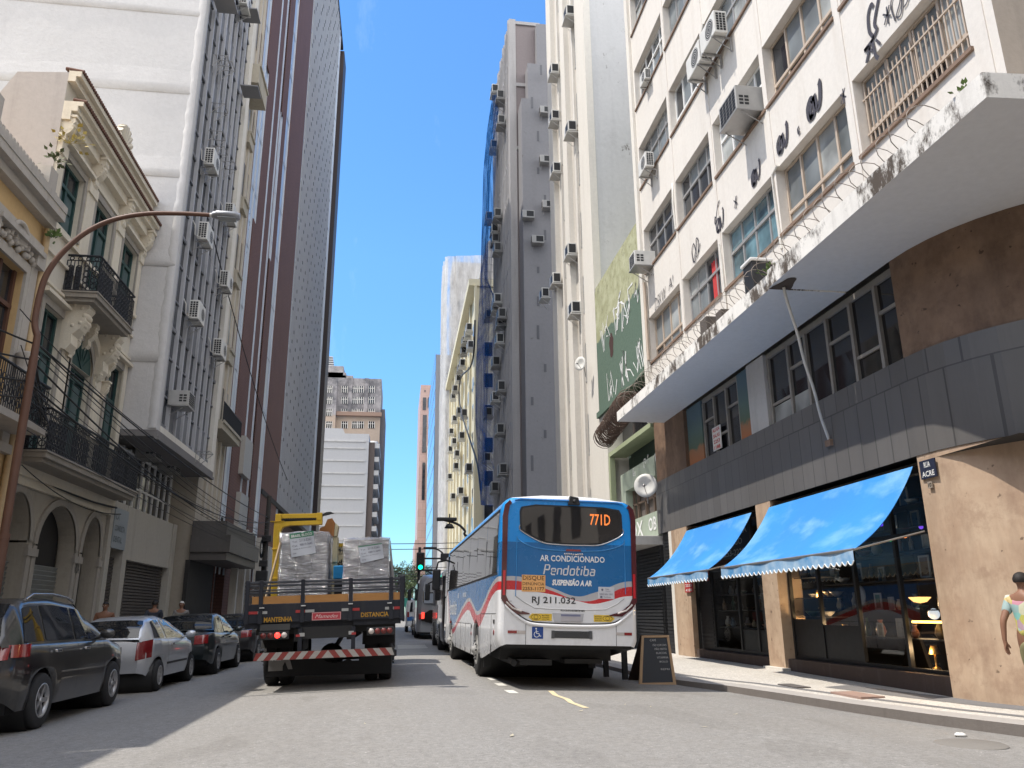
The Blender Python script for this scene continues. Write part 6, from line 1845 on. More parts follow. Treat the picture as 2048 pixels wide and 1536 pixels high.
        for hy in sp['handle']:
            b = MB(); zb = lerp_tab(belt, hy) - .1; b.bbox(s * (W * lerp_tab(wid, hy) * .985), s * (W * lerp_tab(wid, hy) + .025), hy - .09, hy + .09, zb - .02, zb + .02, .01); b.build('door_handle', M['chrome'] if sp.get('chrome') else pm, t, world=False)
        my = sp['mirror']; zb = lerp_tab(belt, my)
        b = MB(); b.ball((s * (W + .09), my, zb + .09), .11, .06, .075, 8); b.tube([(s * (W * .9), my + .02, zb + .03), (s * (W + .05), my, zb + .07)], .025, 6); b.build('mirror', pm if sp.get('mirror_paint', True) else M['car_black'], t, world=False)
        # door shut lines
        b = MB()
        for dy in sp['doors']:
            zb = lerp_tab(belt, dy); zl = lerp_tab(low, dy); zm = zl + (zb - zl) * .62; hw = W * lerp_tab(wid, dy)
            P_ = [(hw * f + .0025, z) for f, z in ((.985, zl + (zm - zl) * .3), (1, zl + (zm - zl) * .75), (1, zm), (.985, zm + (zb - zm) * .55), (.957, zb - (zb - zm) * .08))]
            for (x0, z0_), (x1, z1_) in zip(P_, P_[1:]): b.quad((s * x0, dy - .005, z0_), (s * x0, dy + .005, z0_), (s * x1, dy + .005, z1_), (s * x1, dy - .005, z1_))
        b.box(s * W * .97, s * (W + .004), wr + ra + .12, wf - ra - .12, .46, .50) if sp.get('rub') else None
        b.build('door_seam', M['car_black'], t, world=False)
    b = MB(); b.box(-.26, .26, -.022, -.012, sp['plate'], sp['plate'] + .13); b.build('number_plate', plain("blank_plate", (.5, .5, .48), .5), t, world=False)
    for q in sp.get('bumper', []):
        b = MB(); b.bbox(-W * .86, W * .86, -.035, .12, q[0], q[1], .02); b.build('bumper_strip', q[2], t, world=False)
    return t

LEFTX = -4.45
def cz(x): return zroad(x)
ROLL = -math.atan(.032)
suv = dict(L=4.45, W=1.80, r=.34, wr=.92, wf=3.6, roof=1.62, roll=ROLL, cab=(.04, .44, 2.35, 3.32), hl=.72,
    belt=[(0, 1.02), (.5, 1.04), (2, 1.03), (3.3, 1.02), (3.8, .96), (4.3, .82), (4.45, .7)], top=[(0, 1.05), (.04, 1.07), (.24, 1.40), (.44, 1.57), (.8, 1.62), (1.4, 1.64), (2.35, 1.58), (2.9, 1.30), (3.32, 1.05), (3.8, .98), (4.3, .84), (4.45, .72)],
    low=[(0, .42), (.3, .27), (4.0, .25), (4.45, .34)], wid=[(0, .83), (.12, .93), (.4, .99), (1, 1), (3.4, 1), (4.0, .96), (4.3, .86), (4.45, .72)],
    win=[(.42, 1.0, .56, .98), (1.05, 2.0, 1.03, 2.0), (2.08, 3.05, 2.06, 2.42)], tail=[((.42, .86), (.78, 1.03), 1, .02)], handle=(1.25, 2.3), mirror=2.85, doors=(1.02, 2.04, 3.1), plate=.62, chrome=True, spokes=5,
    bumper=[])
black_p = paint("black_car_paint", (.012, .013, .016), .3, .30)
silver_p = paint("silver_car_paint", (.52, .54, .58), .45, .12)
dark_p = paint("dark_teal_car_paint", (.010, .018, .022), .3, .2)
c = car("parked_car", "black estate car with a roof rail parked nearest the camera on the left", (-5.36, 10.75, cz(-5.4) - .0), 0, suv, black_p)
for s in (-1, 1):
    b = MB(); b.loft([[(s*x, y, z) for z in (.90, .95, 1.02, 1.05)] for x, y in ((.80, .10), (.855, .16), (.895, .26), (.905, .38))], False, False, False); b.build('tail_light', M['tail_red'], c, world=False)
# roof rails
b = MB()
for s in (-1, 1): b.tube([(s*.62, .75, 1.60), (s*.62, .95, 1.67), (s*.61, 1.6, 1.685), (s*.60, 2.2, 1.645), (s*.60, 2.4, 1.59)], .018, 6)
b.build('roof_rail', M['chrome'], c, world=False)
ka = dict(L=3.62, W=1.64, r=.285, wr=.52, wf=2.97, roof=1.37, roll=ROLL, cab=(.04, .38, 1.75, 2.75), hl=.62, rub=True,
    belt=[(0, .90), (.3, .95), (1.4, .93), (2.6, .90), (3.0, .84), (3.4, .72), (3.62, .58)], top=[(0, .92), (.04, .96), (.2, 1.19), (.38, 1.315), (.7, 1.375), (1.2, 1.39), (1.75, 1.34), (2.3, 1.14), (2.75, .92), (3.1, .85), (3.4, .74), (3.62, .6)],
    low=[(0, .36), (.25, .25), (3.3, .24), (3.62, .32)], lean=.235, wid=[(0, .66), (.08, .80), (.25, .93), (.6, 1), (2.9, 1), (3.3, .88), (3.62, .6)],
    win=[(.36, .96, .50, .98), (1.08, 2.5, 1.10, 1.86)], tail=[((.50, .58), (.735, .90), 1, .05, plain('tail_lamp_dark', (.16, .012, .014), .15, 0, .25, 14, coat=1))], handle=(1.28,), mirror=2.35, doors=(1.04, 2.6), plate=.5, chrome=True, rim=plain("silver_hubcap", (.4, .4, .41), .4, .5, .15, 8), spokes=7,
    bumper=[])
c = car("parked_car", "small silver hatchback with red tail lamps parked behind the black estate car", (-5.24, 16.35, cz(-5.25)), 0, ka, silver_p)
b = MB(); b.lathe([(0, 0), (.05, 0), (.052, .006)], (0, -.02, .80), 'y', 18); b.build('badge', plain("blue_badge", (.02, .04, .12), .3), c, world=False)
sed = dict(L=4.25, W=1.70, r=.30, wr=.85, wf=3.45, roof=1.43, roll=ROLL, cab=(.62, 1.25, 2.3, 3.15), hl=.66,
    belt=[(0, .92), (.3, .98), (1.4, .95), (3.0, .92), (3.5, .86), (4.0, .74), (4.25, .6)], top=[(0, .95), (.35, 1.02), (.62, 1.03), (.95, 1.27), (1.25, 1.40), (1.7, 1.44), (2.3, 1.39), (2.8, 1.15), (3.15, .94), (3.6, .87), (4.0, .76), (4.25, .62)],
    low=[(0, .38), (.3, .26), (3.9, .24), (4.25, .32)], wid=[(0, .80), (.1, .9), (.4, .985), (1, 1), (3.3, 1), (3.9, .92), (4.25, .7)],
    win=[(.9, 1.62, 1.15, 1.62), (1.72, 2.9, 1.72, 2.38)], tail=[((.44, .72), (.74, .92), 1, .02)], handle=(1.3, 2.1), mirror=2.72, doors=(1.66, 2.95), plate=.6, spokes=8)
car("parked_car", "dark green sedan parked between the silver hatchback and the truck", (-5.1, 20.45, cz(-5.1)), 0, sed, dark_p)
car("parked_car", "farthest dark parked car partly hidden by the loaded truck", (-5.05, 26.1, cz(-5.05)), 0, dict(sed), paint("charcoal_car_paint", (.02, .02, .024), .3, .2))

# ------------------------------------------------------------------ city bus (local: rear face at y=0)
def livery():
    t = NT("bus_livery"); sp = t.new("ShaderNodeSeparateXYZ"); t.link(t.co(), sp.inputs[0]); X, Y, Z = sp.outputs
    g = t.new("ShaderNodeNewGeometry"); tv = t.new("ShaderNodeVectorTransform"); tv.vector_type = 'NORMAL'; tv.convert_from = 'WORLD'; tv.convert_to = 'OBJECT'
    t.link(g.outputs['True Normal'], tv.inputs[0]); ns = t.new("ShaderNodeSeparateXYZ"); t.link(tv.outputs[0], ns.inputs[0])
    def curve(src, lo, hi, pts):
        c = t.new("ShaderNodeFloatCurve"); cv = c.mapping.curves[0]; P_ = [((a - lo) / (hi - lo), z / 3.4) for a, z in pts]
        cv.points[0].location = P_[0]; cv.points[1].location = P_[-1]
        for q in P_[1:-1]: cv.points.new(*q)
        c.mapping.update(); t.link(t.math('DIVIDE', t.math('SUBTRACT', src, lo), hi - lo), c.inputs['Value']); return t.math('MULTIPLY', c.outputs[0], 3.4)
    SB = [(0, 1.62), (.4, 1.6), (1.2, 1.45), (1.9, 1.20), (3.1, .95), (4.0, 1.12), (4.9, 1.30), (6, 1.22), (7.4, .98), (9.2, .70), (10.1, .95), (10.7, 1.4), (11.3, 1.8), (12.6, 2.3)]
    ST = [(0, 1.765), (.4, 1.75), (1.2, 1.62), (1.9, 1.42), (3.1, 1.19), (4.0, 1.34), (4.9, 1.49), (6, 1.38), (7.4, 1.12), (9.2, .83), (10.1, 1.05), (10.6, 1.45), (11.2, 1.82), (12.6, 2.3)]
    SS = [(a, z + .085) for a, z in ST]
    # rear (x already centred on the body)
    RB = [(-1.25, 1.62), (-.84, 1.62), (-.3, 1.56), (.16, 1.462), (.42, 1.42), (.7, 1.47), (.96, 1.55), (1.25, 1.57)]
    RT = [(-1.25, 1.77), (-.84, 1.767), (-.3, 1.62), (.16, 1.468), (.42, 1.475), (.7, 1.58), (.96, 1.70), (1.25, 1.735)]
    RS = [(-1.25, 1.835), (-.84, 1.845), (-.3, 1.67), (.16, 1.54), (.42, 1.60), (.7, 1.70), (.96, 1.80), (1.25, 1.825)]
    rear = t.math('LESS_THAN', ns.outputs[1], -.75)
    def both(s, r): 
        m = t.new("ShaderNodeMix"); t.link(rear, m.inputs[0]); t.link(s, m.inputs[2]); t.link(r, m.inputs[3]); return m.outputs[0]
    fB = both(curve(Y, 0, 12.6, SB), curve(X, -1.25, 1.25, RB)); fT = both(curve(Y, 0, 12.6, ST), curve(X, -1.25, 1.25, RT)); fS = both(curve(Y, 0, 12.6, SS), curve(X, -1.25, 1.25, RS))
    n = t.noise(1.5, 5, .6)
    white = t.mix(n, (.66, .66, .67), (.76, .76, .77)); red = (.52, .025, .03); sil = (.42, .41, .42)
    blue = t.mix(t.math('GREATER_THAN', Z, 2.45), (.008, .125, .33), (.010, .25, .66))
    c = t.mix(t.math('GREATER_THAN', Z, fB), white, red); c = t.mix(t.math('GREATER_THAN', Z, fT), c, sil); c = t.mix(t.math('GREATER_THAN', Z, fS), c, blue)
    c = t.mix(t.math('GREATER_THAN', Z, 3.235), c, white)
    dirt = t.math('MULTIPLY', t.ramp(t.noise(3, 6, .7, t.mapped((1, 1, .5))), [(.45, 0), (.75, 1)]), t.ramp(t.math('SUBTRACT', 1.25, Z), [(.0, 0), (.9, .55)]))
    c = t.mix(dirt, c, (.2, .18, .16))
    t.base(c); t.rough(t.math('MULTIPLY_ADD', n, .2, .16)); t.b.inputs['Coat Weight'].default_value = .3; t.b.inputs['Coat Roughness'].default_value = .05
    return t.m
M['bus'] = livery()
bus_loc = (2.96, 14.15, zroad(2.92) + .015)
bus = thing("city_bus", "blue and white city bus with a red wave stripe stopped ahead beside the kerb", "bus", bus_loc, local=True, rot=(0, R(1.7), R(1.0)))
LB = 12.4; WB = 1.25
def bus_zlow(y):
    if y < 2.6: return .69 - (.69 - .36) * (y / 2.6)
    return .36 if y < 11 else .36
def bus_ring(y, ins, dz=0):
    zl = bus_zlow(y); w_ = WB - ins; zt = 3.26 - ins * .8 - dz; rr = .24
    P_ = [(w_ - .05, zl + ins * .3), (w_, zl + .12 + ins * .3), (w_, 1.0), (w_, 2.0), (w_ - .012, 2.6), (w_ - .03, zt - rr)]
    for k in range(1, 6): a = math.pi/2 * k / 6; P_.append((w_ - .03 - rr + rr * math.cos(a), zt - rr + rr * math.sin(a)))
    P_ += [(w_ - .03 - rr, zt), (w_ * .4, zt + .05), (0, zt + .06)]
    return [(x, y, z) for x, z in P_] + [(-x, y, z) for x, z in reversed(P_[:-1])]
b = MB()
st = [(0, .10), (.012, .06), (.04, .03), (.1, .008), (.2, 0)] + [(k * .4 + .5, 0) for k in range(28)] + [(LB - .5, 0), (LB - .25, .02), (LB - .1, .06), (LB, .16)]
# wheel arches: side sections rise over the wheels
WY = (3.35, 9.75); RA = .60; RW = .50
ys2 = sorted(set([y for y, _ in st] + [wy + RA * math.cos(math.pi * k / 12) for wy in WY for k in range(13)]))
def ins_at(y): 
    for (a, b_), (c_, d) in zip(st, st[1:]):
        if a <= y <= c_: return b_ + (d - b_) * (y - a) / (c_ - a)
    return 0
rings = []
for y in ys2:
    rg = bus_ring(y, ins_at(y)); z_a = 0
    for wy in WY:
        d = abs(y - wy)
        if d < RA: z_a = max(z_a, RW + math.sqrt(RA*RA - d*d))
    if z_a: 
        lo_ = [max(z_a, rg[k][2]) for k in range(3)]
        rg = [(p[0], p[1], max(p[2], z_a + .001 * i)) if i < 3 else p for i, p in enumerate(rg)]; n_ = len(rg)
        rg = [(p[0], p[1], max(p[2], z_a + .001 * (n_ - 1 - i))) if i >= n_ - 3 else p for i, p in enumerate(rg)]
    rings.append(rg)
b.loft(rings, False, False, False)
for rg in (rings[0], rings[-1]):
    n_ = len(rg); b.add(rg, [(i, i+1, n_-2-i, n_-1-i) for i in range(n_//2)], 0, False)
b.build('body', M['bus'], bus, world=False)
b = MB(); b.box(-1.12, 1.12, 4.2, LB - .2, .33, .8); b.box(-1.05, 1.05, 1.1, 4.2, .42, .8); b.box(-1.15, 1.15, .12, 1.1, .66, .82); b.box(-.9, -.2, .5, 2.2, .36, .46); b.box(.1, .8, .8, 2.4, .38, .46); b.tube([(-.9, .4, .4), (-.6, .9, .38), (-.55, 2.2, .4)], .06, 8); b.box(-1.15, -1.0, 2.6, 2.66, .2, .8); b.box(1.0, 1.15, 2.6, 2.66, .2, .8)
for wy in WY: b.lathe([(RA, -1.18), (RA, 1.18)], (0, wy, RW), 'x', 24)
b.build('underside', M['black'], bus, world=False)
steel_w = plain("steel_wheel", (.48, .47, .45), .5, .4, .2, 8)
def truck_wheel(par, x, y, z, r, w_, side, m=None):
    b = MB(); s = side
    b.lathe([(r*.58, -w_/2), (r*.9, -w_/2), (r*.985, -w_*.38), (r, -w_*.25), (r, w_*.25), (r*.985, w_*.38), (r*.9, w_/2), (r*.58, w_/2)], (x, y, z), 'x', 36)
    for k in range(40):
        a = 2*math.pi*k/40; c, sn = math.cos(a), math.sin(a)
        b.box(x - w_*.3, x + w_*.3, y + r*c - .012, y + r*c + .012, z + r*sn - .006, z + r*sn + .006)
    t = b.build('wheel', M['rubber'], par, world=False)
    b = MB(); o = s * w_/2
    b.lathe([(r*.58, o), (r*.55, o + .01*s), (r*.50, o - .03*s), (r*.46, o - .02*s), (r*.3, o + .02*s), (r*.26, o + .05*s), (r*.14, o + .06*s), (r*.12, o + .1*s), (0, o + .1*s)], (x, y, z), 'x', 32)
    for k in range(10):
        a = 2*math.pi*k/10; b.ball((x + o + .035*s, y + r*.37*math.cos(a), z + r*.37*math.sin(a)), .022, n=5, mi=1)
    b.build('rim', [m or steel_w, M['hub_dark']], t, world=False)
for wy in WY:
    for s in (-1, 1): truck_wheel(bus, s * 1.07, wy, RW, RW, .3, s)
bus_glass = glass("tinted_bus_glass", (.022, .019, .017), .025, .4, 1.0, .9)
for s in (-1, 1):
    b = MB(); off = lambda z: s * (WB + .007 - (0 if z < 2 else .012 * (z - 2) / .6 if z < 2.6 else .012 + .018 * (z - 2.6) / .4))
    y = .32; 
    pn = [.32, 1.9, 3.5, 5.1, 6.7, 8.3, 9.9, 11.35]
    for i in range(len(pn) - 1):
        a, c_ = pn[i] + .012, pn[i+1] - .012; zs_ = [1.93, 2.3, 2.6, 3.0]
        for z0_, z1_ in zip(zs_, zs_[1:]): b.quad((off(z0_), a, z0_), (off(z0_), c_, z0_), (off(z1_) + s * .004 * (i % 2), c_, z1_), (off(z1_), a, z1_))
    b.build('side_window', bus_glass, bus, world=False)
    b = MB(); b.box(s * (WB - .02), s * (WB + .004), .25, 11.45, 1.89, 1.93); b.box(s * (WB - .04), s * (WB - .018), .28, 11.45, 3.0, 3.05)
    for y in pn[1:-1]: b.box(s * (WB - .02), s * (WB + .003), y - .012, y + .012, 1.93, 2.6)
    b.build('window_rubber', M['car_black'], bus, world=False)
    b = MB()
    for y0, z0_, z1_ in ((.9, .5, 1.2), (2.55, .42, 1.2), (4.3, .36, 1.0), (5.5, .36, 1.0), (6.7, .36, 1.0), (8.0, .36, .9), (10.6, .36, 1.6)): b.box(s * (WB - .01), s * (WB + .003), y0 - .006, y0 + .006, z0_, z1_)
    b.box(s * (WB - .01), s * (WB + .003), .3, 2.6, 1.215, 1.225); b.box(s * (WB - .01), s * (WB + .003), 4.3, 8.0, 1.0, 1.01)
    b.build('panel_seam', M['car_black'], bus, world=False)
    b = MB(); b.bbox(s * (WB + .001), s * (WB + .012), .45, .58, 1.05, 1.12, .004); b.bbox(s * (WB + .001), s * (WB + .012), 4.15, 4.25, .92, .99, .004); b.build('side_marker', M['car_black'], bus, world=False)
    b = MB(); b.ball((s * (WB + .005), .5, .90), .012, .05, .05, 6); b.ball((s * (WB + .005), 4.2, .8), .012, .04, .04, 6); b.build('reflector', M['tail_red'], bus, world=False)
# rear face: everything sits a few mm proud of y=0
fb = lambda x, z, d=0: (x, -d, z)
def outline(pts, k): 
    cx = sum(p[0] for p in pts)/len(pts); cz_ = sum(p[1] for p in pts)/len(pts); return [(cx + (x-cx)*k[0], cz_ + (z-cz_)*k[1]) for x, z in pts]
win = [(-.87, 2.75), (-.85, 2.66), (-.5, 2.49), (-.2, 2.455), (.25, 2.455), (.58, 2.48), (.94, 2.64), (.955, 2.75), (.945, 2.98), (.90, 3.06), (.6, 3.095), (-.6, 3.095), (-.85, 3.05), (-.88, 2.98)]
b = MB(); b.oprism(fb, outline(win, (1.035, 1.09)), .0, .012); b.build('window_seal', M['car_black'], bus, world=False)
b = MB(); b.oprism(fb, win, .0121, .017); b.build('rear_window', bus_glass, bus, world=False)
b = MB(); b.tube([fb(x, z, .014) for x, z in smooth_curve(outline(win, (1.035, 1.09))[0:8], 4)], .011, 6); b.build('window_trim', M['chrome'], bus, world=False)
b = MB(); b.text("771D", fb, .38, 2.80, .19, .38, .019, bold=.012); b.build('route_number', plain("led_orange", (.5, .13, .03), .5, 0, 0, emit=(.9, .22, .04), es=.55), bus, world=False)
groove = [(-.95, 2.55), (-.9, 2.47), (-.62, 2.36), (-.2, 2.325), (.3, 2.325), (.68, 2.36), (.98, 2.46), (1.02, 2.55)]
b = MB(); b.tube([fb(x, z, .004) for x, z in smooth_curve(groove, 4)], .010, 5); b.tube([fb(x, z, .003) for x, z in ((-.95, 2.55), (-.955, 1.52))], .007, 5); b.tube([fb(x, z, .003) for x, z in ((1.02, 2.55), (1.025, 1.6))], .007, 5); b.build('hatch_edge', plain("light_blue_edge", (.05, .25, .55), .3, 0, .05), bus, world=False)
b = MB(); hp = [(-.95, 1.52), (-.8, 1.42), (-.62, 1.33), (-.3, 1.315), (.3, 1.315), (.66, 1.33), (.85, 1.42), (1.0, 1.52)]; b.tube([fb(x, z, .003) for x, z in hp], .007, 5); b.build('hatch_edge', plain("grey_edge", (.36, .36, .37), .4, 0, .05), bus, world=False)
# tail lamps: long red L shapes
for s, dx in ((-1, -.01), (1, .03)):
    P_ = [(1.06, 3.13), (1.10, 3.1), (1.13, 2.9), (1.135, 1.53), (1.08, 1.42), (.93, 1.30), (.71, 1.235), (.72, 1.22), (.94, 1.215), (1.13, 1.35), (1.22, 1.47), (1.225, 2.9), (1.19, 3.1), (1.10, 3.19)]
    X_ = lambda x: s * (x - .02) + dx
    b = MB(); b.oprism(fb, [(X_(x), z) for x, z in P_], -.02, .018); tl = b.build('tail_light', plain("dark_red_lens", (.075, .008, .012), .12, 0, .2, 9, coat=1), bus, world=False)
    b = MB(); b.oprism(fb, [(X_(1.155), 1.53), (X_(1.195), 1.53), (X_(1.195), 1.95), (X_(1.155), 1.95)], .0181, .024); b.build('lamp_strip', plain("bright_red_lens", (.5, .01, .02), .2, 0, .1, 9, coat=1), tl, world=False)
    b = MB(); b.tube([fb(X_(x), z, .02) for x, z in ((1.13, 1.42), (1.02, 1.32), (.86, 1.265))], .016, 6); b.build('indicator', M['tail_clear'], tl, world=False)
arc = [(-1.14, 1.36), (-1.0, 1.24), (-.78, 1.10), (-.62, 1.055), (-.3, 1.04), (0, 1.035), (.4, 1.04), (.74, 1.06), (.92, 1.13), (1.14, 1.31)]
b = MB(); A2 = smooth_curve(arc, 4); b.loft([[fb(x, z + h, d) for h, d in ((-.03, 0), (-.02, .028), (.02, .028), (.032, 0))] for x, z in A2], False, False, False); b.build('bumper_trim', plain("gloss_white", (.74, .74, .75), .15, 0, .03, coat=1), bus, world=False)
b = MB(); b.tube([fb(x, z + .04, .006) for x, z in A2[4:-4]], .010, 5); b.build('trim_shadow_gap', M['car_black'], bus, world=False)
b = MB(); b.oprism(fb, [(-.27, 1.105), (.24, 1.105), (.26, 1.25), (-.30, 1.25)], .0, .010)
b.build('plate_recess', plain("plate_recess", (.42, .42, .44), .5, 0, .1), bus, world=False)
b = MB(); b.oprism(fb, [(-.15, 1.115), (.20, 1.115), (.20, 1.235), (-.15, 1.235)], .0101, .016); b.oprism(fb, [(-.15, 1.2), (.2, 1.2), (.2, 1.235), (-.15, 1.235)], .0161, .017, 1); b.build('number_plate', [plain("pale_plate", (.4, .38, .4), .5), plain("plate_band", (.16, .17, .26), .5)], bus, world=False)
# stickers and lettering
def sticker(x0, x1, z0_, z1_, m, name='sticker'):
    b = MB(); b.oprism(fb, [(x0, z0_), (x1, z0_), (x1, z1_), (x0, z1_)], .0, .006); return b.build(name, m, bus, world=False)
orange = plain("orange_sticker", (.72, .37, .13), .5, 0, .06); ink = plain("dark_ink", (.05, .025, .015), .6); yellow = plain("yellow_sticker", (.68, .46, .045), .5, 0, .1)
s_ = sticker(-.85, -.43, 1.60, 1.885, orange)
b = MB(); b.text("DISQUE", fb, -.835, 1.80, .072, .385, .008, .006); b.text("DENÚNCIA", fb, -.835, 1.71, .05, .385, .008, .002); b.text("2253-1177", fb, -.835, 1.625, .055, .385, .008, .01); b.build('lettering', ink, s_, world=False)
wh = plain("white_lettering", (.74, .74, .74), .4, 0, .03); blk = plain("black_lettering", (.02, .02, .022), .5)
b = MB(); b.text("AR CONDICIONADO", fb, -.53, 2.135, .10, 1.18, .006, .02)
b.text("SUSPENSÃO A AR", fb, -.31, 1.725, .088, .72, .006, .05, .18); b.build('lettering', wh, bus, world=False)
# the angular brand script, drawn as strokes
b = MB(); gl = {'P': [[(0, 0), (.18, 1.05), (.55, 1.05), (.62, .95), (.56, .6), (.48, .52), (.1, .52)]], 'e': [[(.46, .34), (.1, .34), (.06, .58), (.12, .66), (.44, .66), (.5, .58), (.46, .34), (.08, .34), (.02, .1), (.08, 0), (.42, 0)]], 'n': [[(0, 0), (.1, .66), (.42, .66), (.48, .58), (.4, 0)]], 'd': [[(.42, .66), (.14, .66), (.06, .58), (0, .08), (.06, 0), (.36, 0), (.42, .08), (.56, 1.05)]],
 'o': [[(.14, .66), (.46, .66), (.5, .58), (.44, .08), (.38, 0), (.06, 0), (.02, .08), (.08, .58), (.14, .66)]], 't': [[(.2, .98), (.06, .08), (.12, 0), (.3, 0)], [(.0, .66), (.42, .66)]], 'i': [[(.1, .66), (0, 0)], [(.14, .86), (.16, .96)]], 'b': [[(.16, 1.05), (0, .08), (.06, 0), (.38, 0), (.44, .08), (.5, .58), (.46, .66), (.12, .66)]], 'a': [[(.1, .66), (.44, .66), (.5, .58), (.42, 0), (.08, 0), (.02, .08), (.06, .34), (.12, .38), (.46, .38)]]}
x = -.46; sc = .155
for ch, adv in zip("Pendotiba", (.72, .62, .62, .66, .62, .5, .28, .64, .6)):
    for stq in gl[ch]: b.stroke([(x + a * sc * 1.12, 1.905 + c_ * sc) for a, c_ in stq], fb, .023, .0065)
    x += adv * sc * 1.16
b.build('lettering', plain("silver_script", (.62, .61, .62), .4), bus, world=False)
b = MB(); b.text("RJ 211.032", fb, -.665, 1.415, .105, .78, .0065, .012); b.text("VELOCIDADE MÁXIMA 80 KM/H", fb, -.16, 1.283, .026, .44, .0065, .02); b.build('lettering', blk, bus, world=False)
s_ = sticker(.53, .82, 1.51, 1.715, plain("pale_sticker", (.52, .52, .55), .5, 0, .05))
b = MB(); b.text("Fale", fb, .66, 1.665, .024, .06, .008, .01); b.text("Conosco", fb, .66, 1.635, .018, .09, .008, .01); b.text("0800 886 1000", fb, .55, 1.575, .03, .24, .008, .0); b.text("Ouvidoria", fb, .62, 1.53, .025, .13, .008, .01); b.box(.56, .60, -.009, -.008, 1.525, 1.56); b.lathe([(0, 0), (.02, 0)], (.60, -.008, 1.665), 'y', 12); b.build('lettering', plain("sticker_ink", (.12, .12, .17), .6), s_, world=False)
for x0, x1, flip in ((-.70, -.31, 0), (.44, .80, 1)):
    m_ = (x0 + x1) / 2; b = MB()
    pts = [(x0 + .05, 1.115), (x1, 1.12), (x1, 1.235), (x0 + .04, 1.235), (x0 - .02, 1.175)] if not flip else [(x0, 1.12), (x1 - .05, 1.12), (x1 + .02, 1.175), (x1 - .05, 1.235), (x0, 1.235)]
    b.oprism(fb, pts, 0, .006); s_ = b.build('sticker', yellow, bus, world=False)
    cx = x0 + .11 if not flip else x1 - .11; b = MB()
    for rx, rz_ in ((.085, .042), (.035, .032)): b.stroke([(cx + rx * math.cos(a), 1.178 + rz_ * math.sin(a)) for a in [2*math.pi*k/20 for k in range(21)]], fb, .007, .0075)
    tx = x0 + .215 if not flip else x0 + .02
    b.text("MANTENHA", fb, tx, 1.195, .02, .13, .0075, .01); b.text("ATENÇÃO", fb, tx, 1.162, .02, .13, .0075, .01); b.text("PONTO CEGO", fb, tx, 1.132, .018, .13, .0075, .005); b.build('lettering', ink, s_, world=False)
s_ = sticker(-.655, -.46, .82, 1.015, plain("access_blue", (.015, .06, .25), .5, 0, .05))
b = MB(); b.lathe([(0, 0), (.014, 0)], (-.585, -.008, .985), 'y', 12); b.stroke([(-.585, .965), (-.575, .905), (-.535, .905), (-.515, .86), (-.495, .865)], fb, .013, .008); b.stroke([(-.578, .935), (-.545, .935)], fb, .01, .0085)
b.stroke([(-.575 + .045 * math.cos(a), .89 + .045 * math.sin(a)) for a in [1.9 + k * .27 for k in range(17)]], fb, .011, .0082); b.build('wheelchair_symbol', wh, s_, world=False)
b = MB(); b.oprism(fb, [(-.315, .835), (.40, .835), (.40, .955), (-.315, .955)], 0, .004)
for x0 in (-.315, .36): b.oprism(fb, [(x0, .83), (x0 + .05, .83), (x0 + .05, .96), (x0, .96)], .0041, .02)
for k in range(10): b.box(-.25, .345, -.012, -.0045, .842 + k * .0108, .848 + k * .0108)
b.build('grille', plain("grille_grey", (.09, .09, .095), .5, .2), bus, world=False)
for x0, x1, m in ((-1.08, -.92, M['tail_red']), (-.92, -.765, M['tail_clear']), (.84, .99, M['tail_clear']), (.99, 1.13, M['tail_red'])):
    b = MB(); b.oprism(fb, [(x0, .90), (x1 - .003, .90), (x1 - .003, .948), (x0, .948)], 0, .009); b.build('reflector', m, bus, world=False)
b = MB()
for x in (-.765, .845): b.box(x - .004, x + .004, -.003, .0, .70, 1.1)
b.box(-1.2, -1.02, -.003, 0, 1.43, 1.436); b.box(1.05, 1.2, -.003, 0, 1.38, 1.386); b.build('panel_seam', M['car_black'], bus, world=False)
b = MB(); b.oprism(fb, [(-.07, 2.315), (.22, 2.315), (.20, 2.35), (-.05, 2.35)], 0, .02); b.build('brake_light', M['tail_red'], bus, world=False)
b = MB()
for k in range(9): b.lathe([(0, 0), (.016, 0), (.018, .006)], (-.08 + k * .04, -.012, 2.265 + .006 * math.sin(k)), 'y', 8)
b.build('maker_badge', M['chrome'], bus, world=False)
b = MB(); b.oprism(lambda x, z, d=0: (x, -d, z), [(-.03, 3.14), (.18, 3.14), (.15, 3.27), (.0, 3.29)], -.02, .09); b.ball((.08, -.09, 3.2), .035, n=7); b.build('camera_housing', M['car_black'], bus, world=False)
b = MB(); b.tube([(-1.0, -.0, 3.19), (-.9, -.012, 3.215), (.9, -.012, 3.215), (1.0, 0, 3.19)], .018, 6); b.build('gutter_strip', plain("blue_strip", (.014, .2, .56), .25, 0, .05, coat=1), bus, world=False)
fs_ = lambda y, z, d=0: (-WB - d, y, z)
frs = lambda a, z, d=0: (-WB - .004 - d, -a, z)
b = MB(); x = -10.3
for ch, adv in zip("Pendotiba", (.72, .62, .62, .66, .62, .5, .28, .64, .6)):
    for stq in gl[ch]: b.stroke([(x + a * .42, 1.22 + c_ * .34) for a, c_ in stq], frs, .05, .002)
    x += adv * .44
b.text("RJ 211.032", frs, -6.4, 1.62, .1, .85, .002, .02); b.text("AR", frs, -7.8, 1.62, .13, .3, .002, .02)
b.build('lettering', wh, bus, world=False)
b = MB(); b.tube([(-1.22, 12.3, 2.9), (-1.5, 12.65, 2.85), (-1.55, 12.7, 2.6)], .03, 6); b.bbox(-1.66, -1.40, 12.62, 12.78, 1.95, 2.62, .05); b.build('mirror', M['car_black'], bus, world=False)
b = MB(); b.box(-1.258, -1.2, 11.45, LB - .2, 1.75, 2.95); b.box(-1.256, -1.2, 11.5, LB - .35, .5, 1.7, 0); b.build('driver_window', bus_glass, bus, world=False)

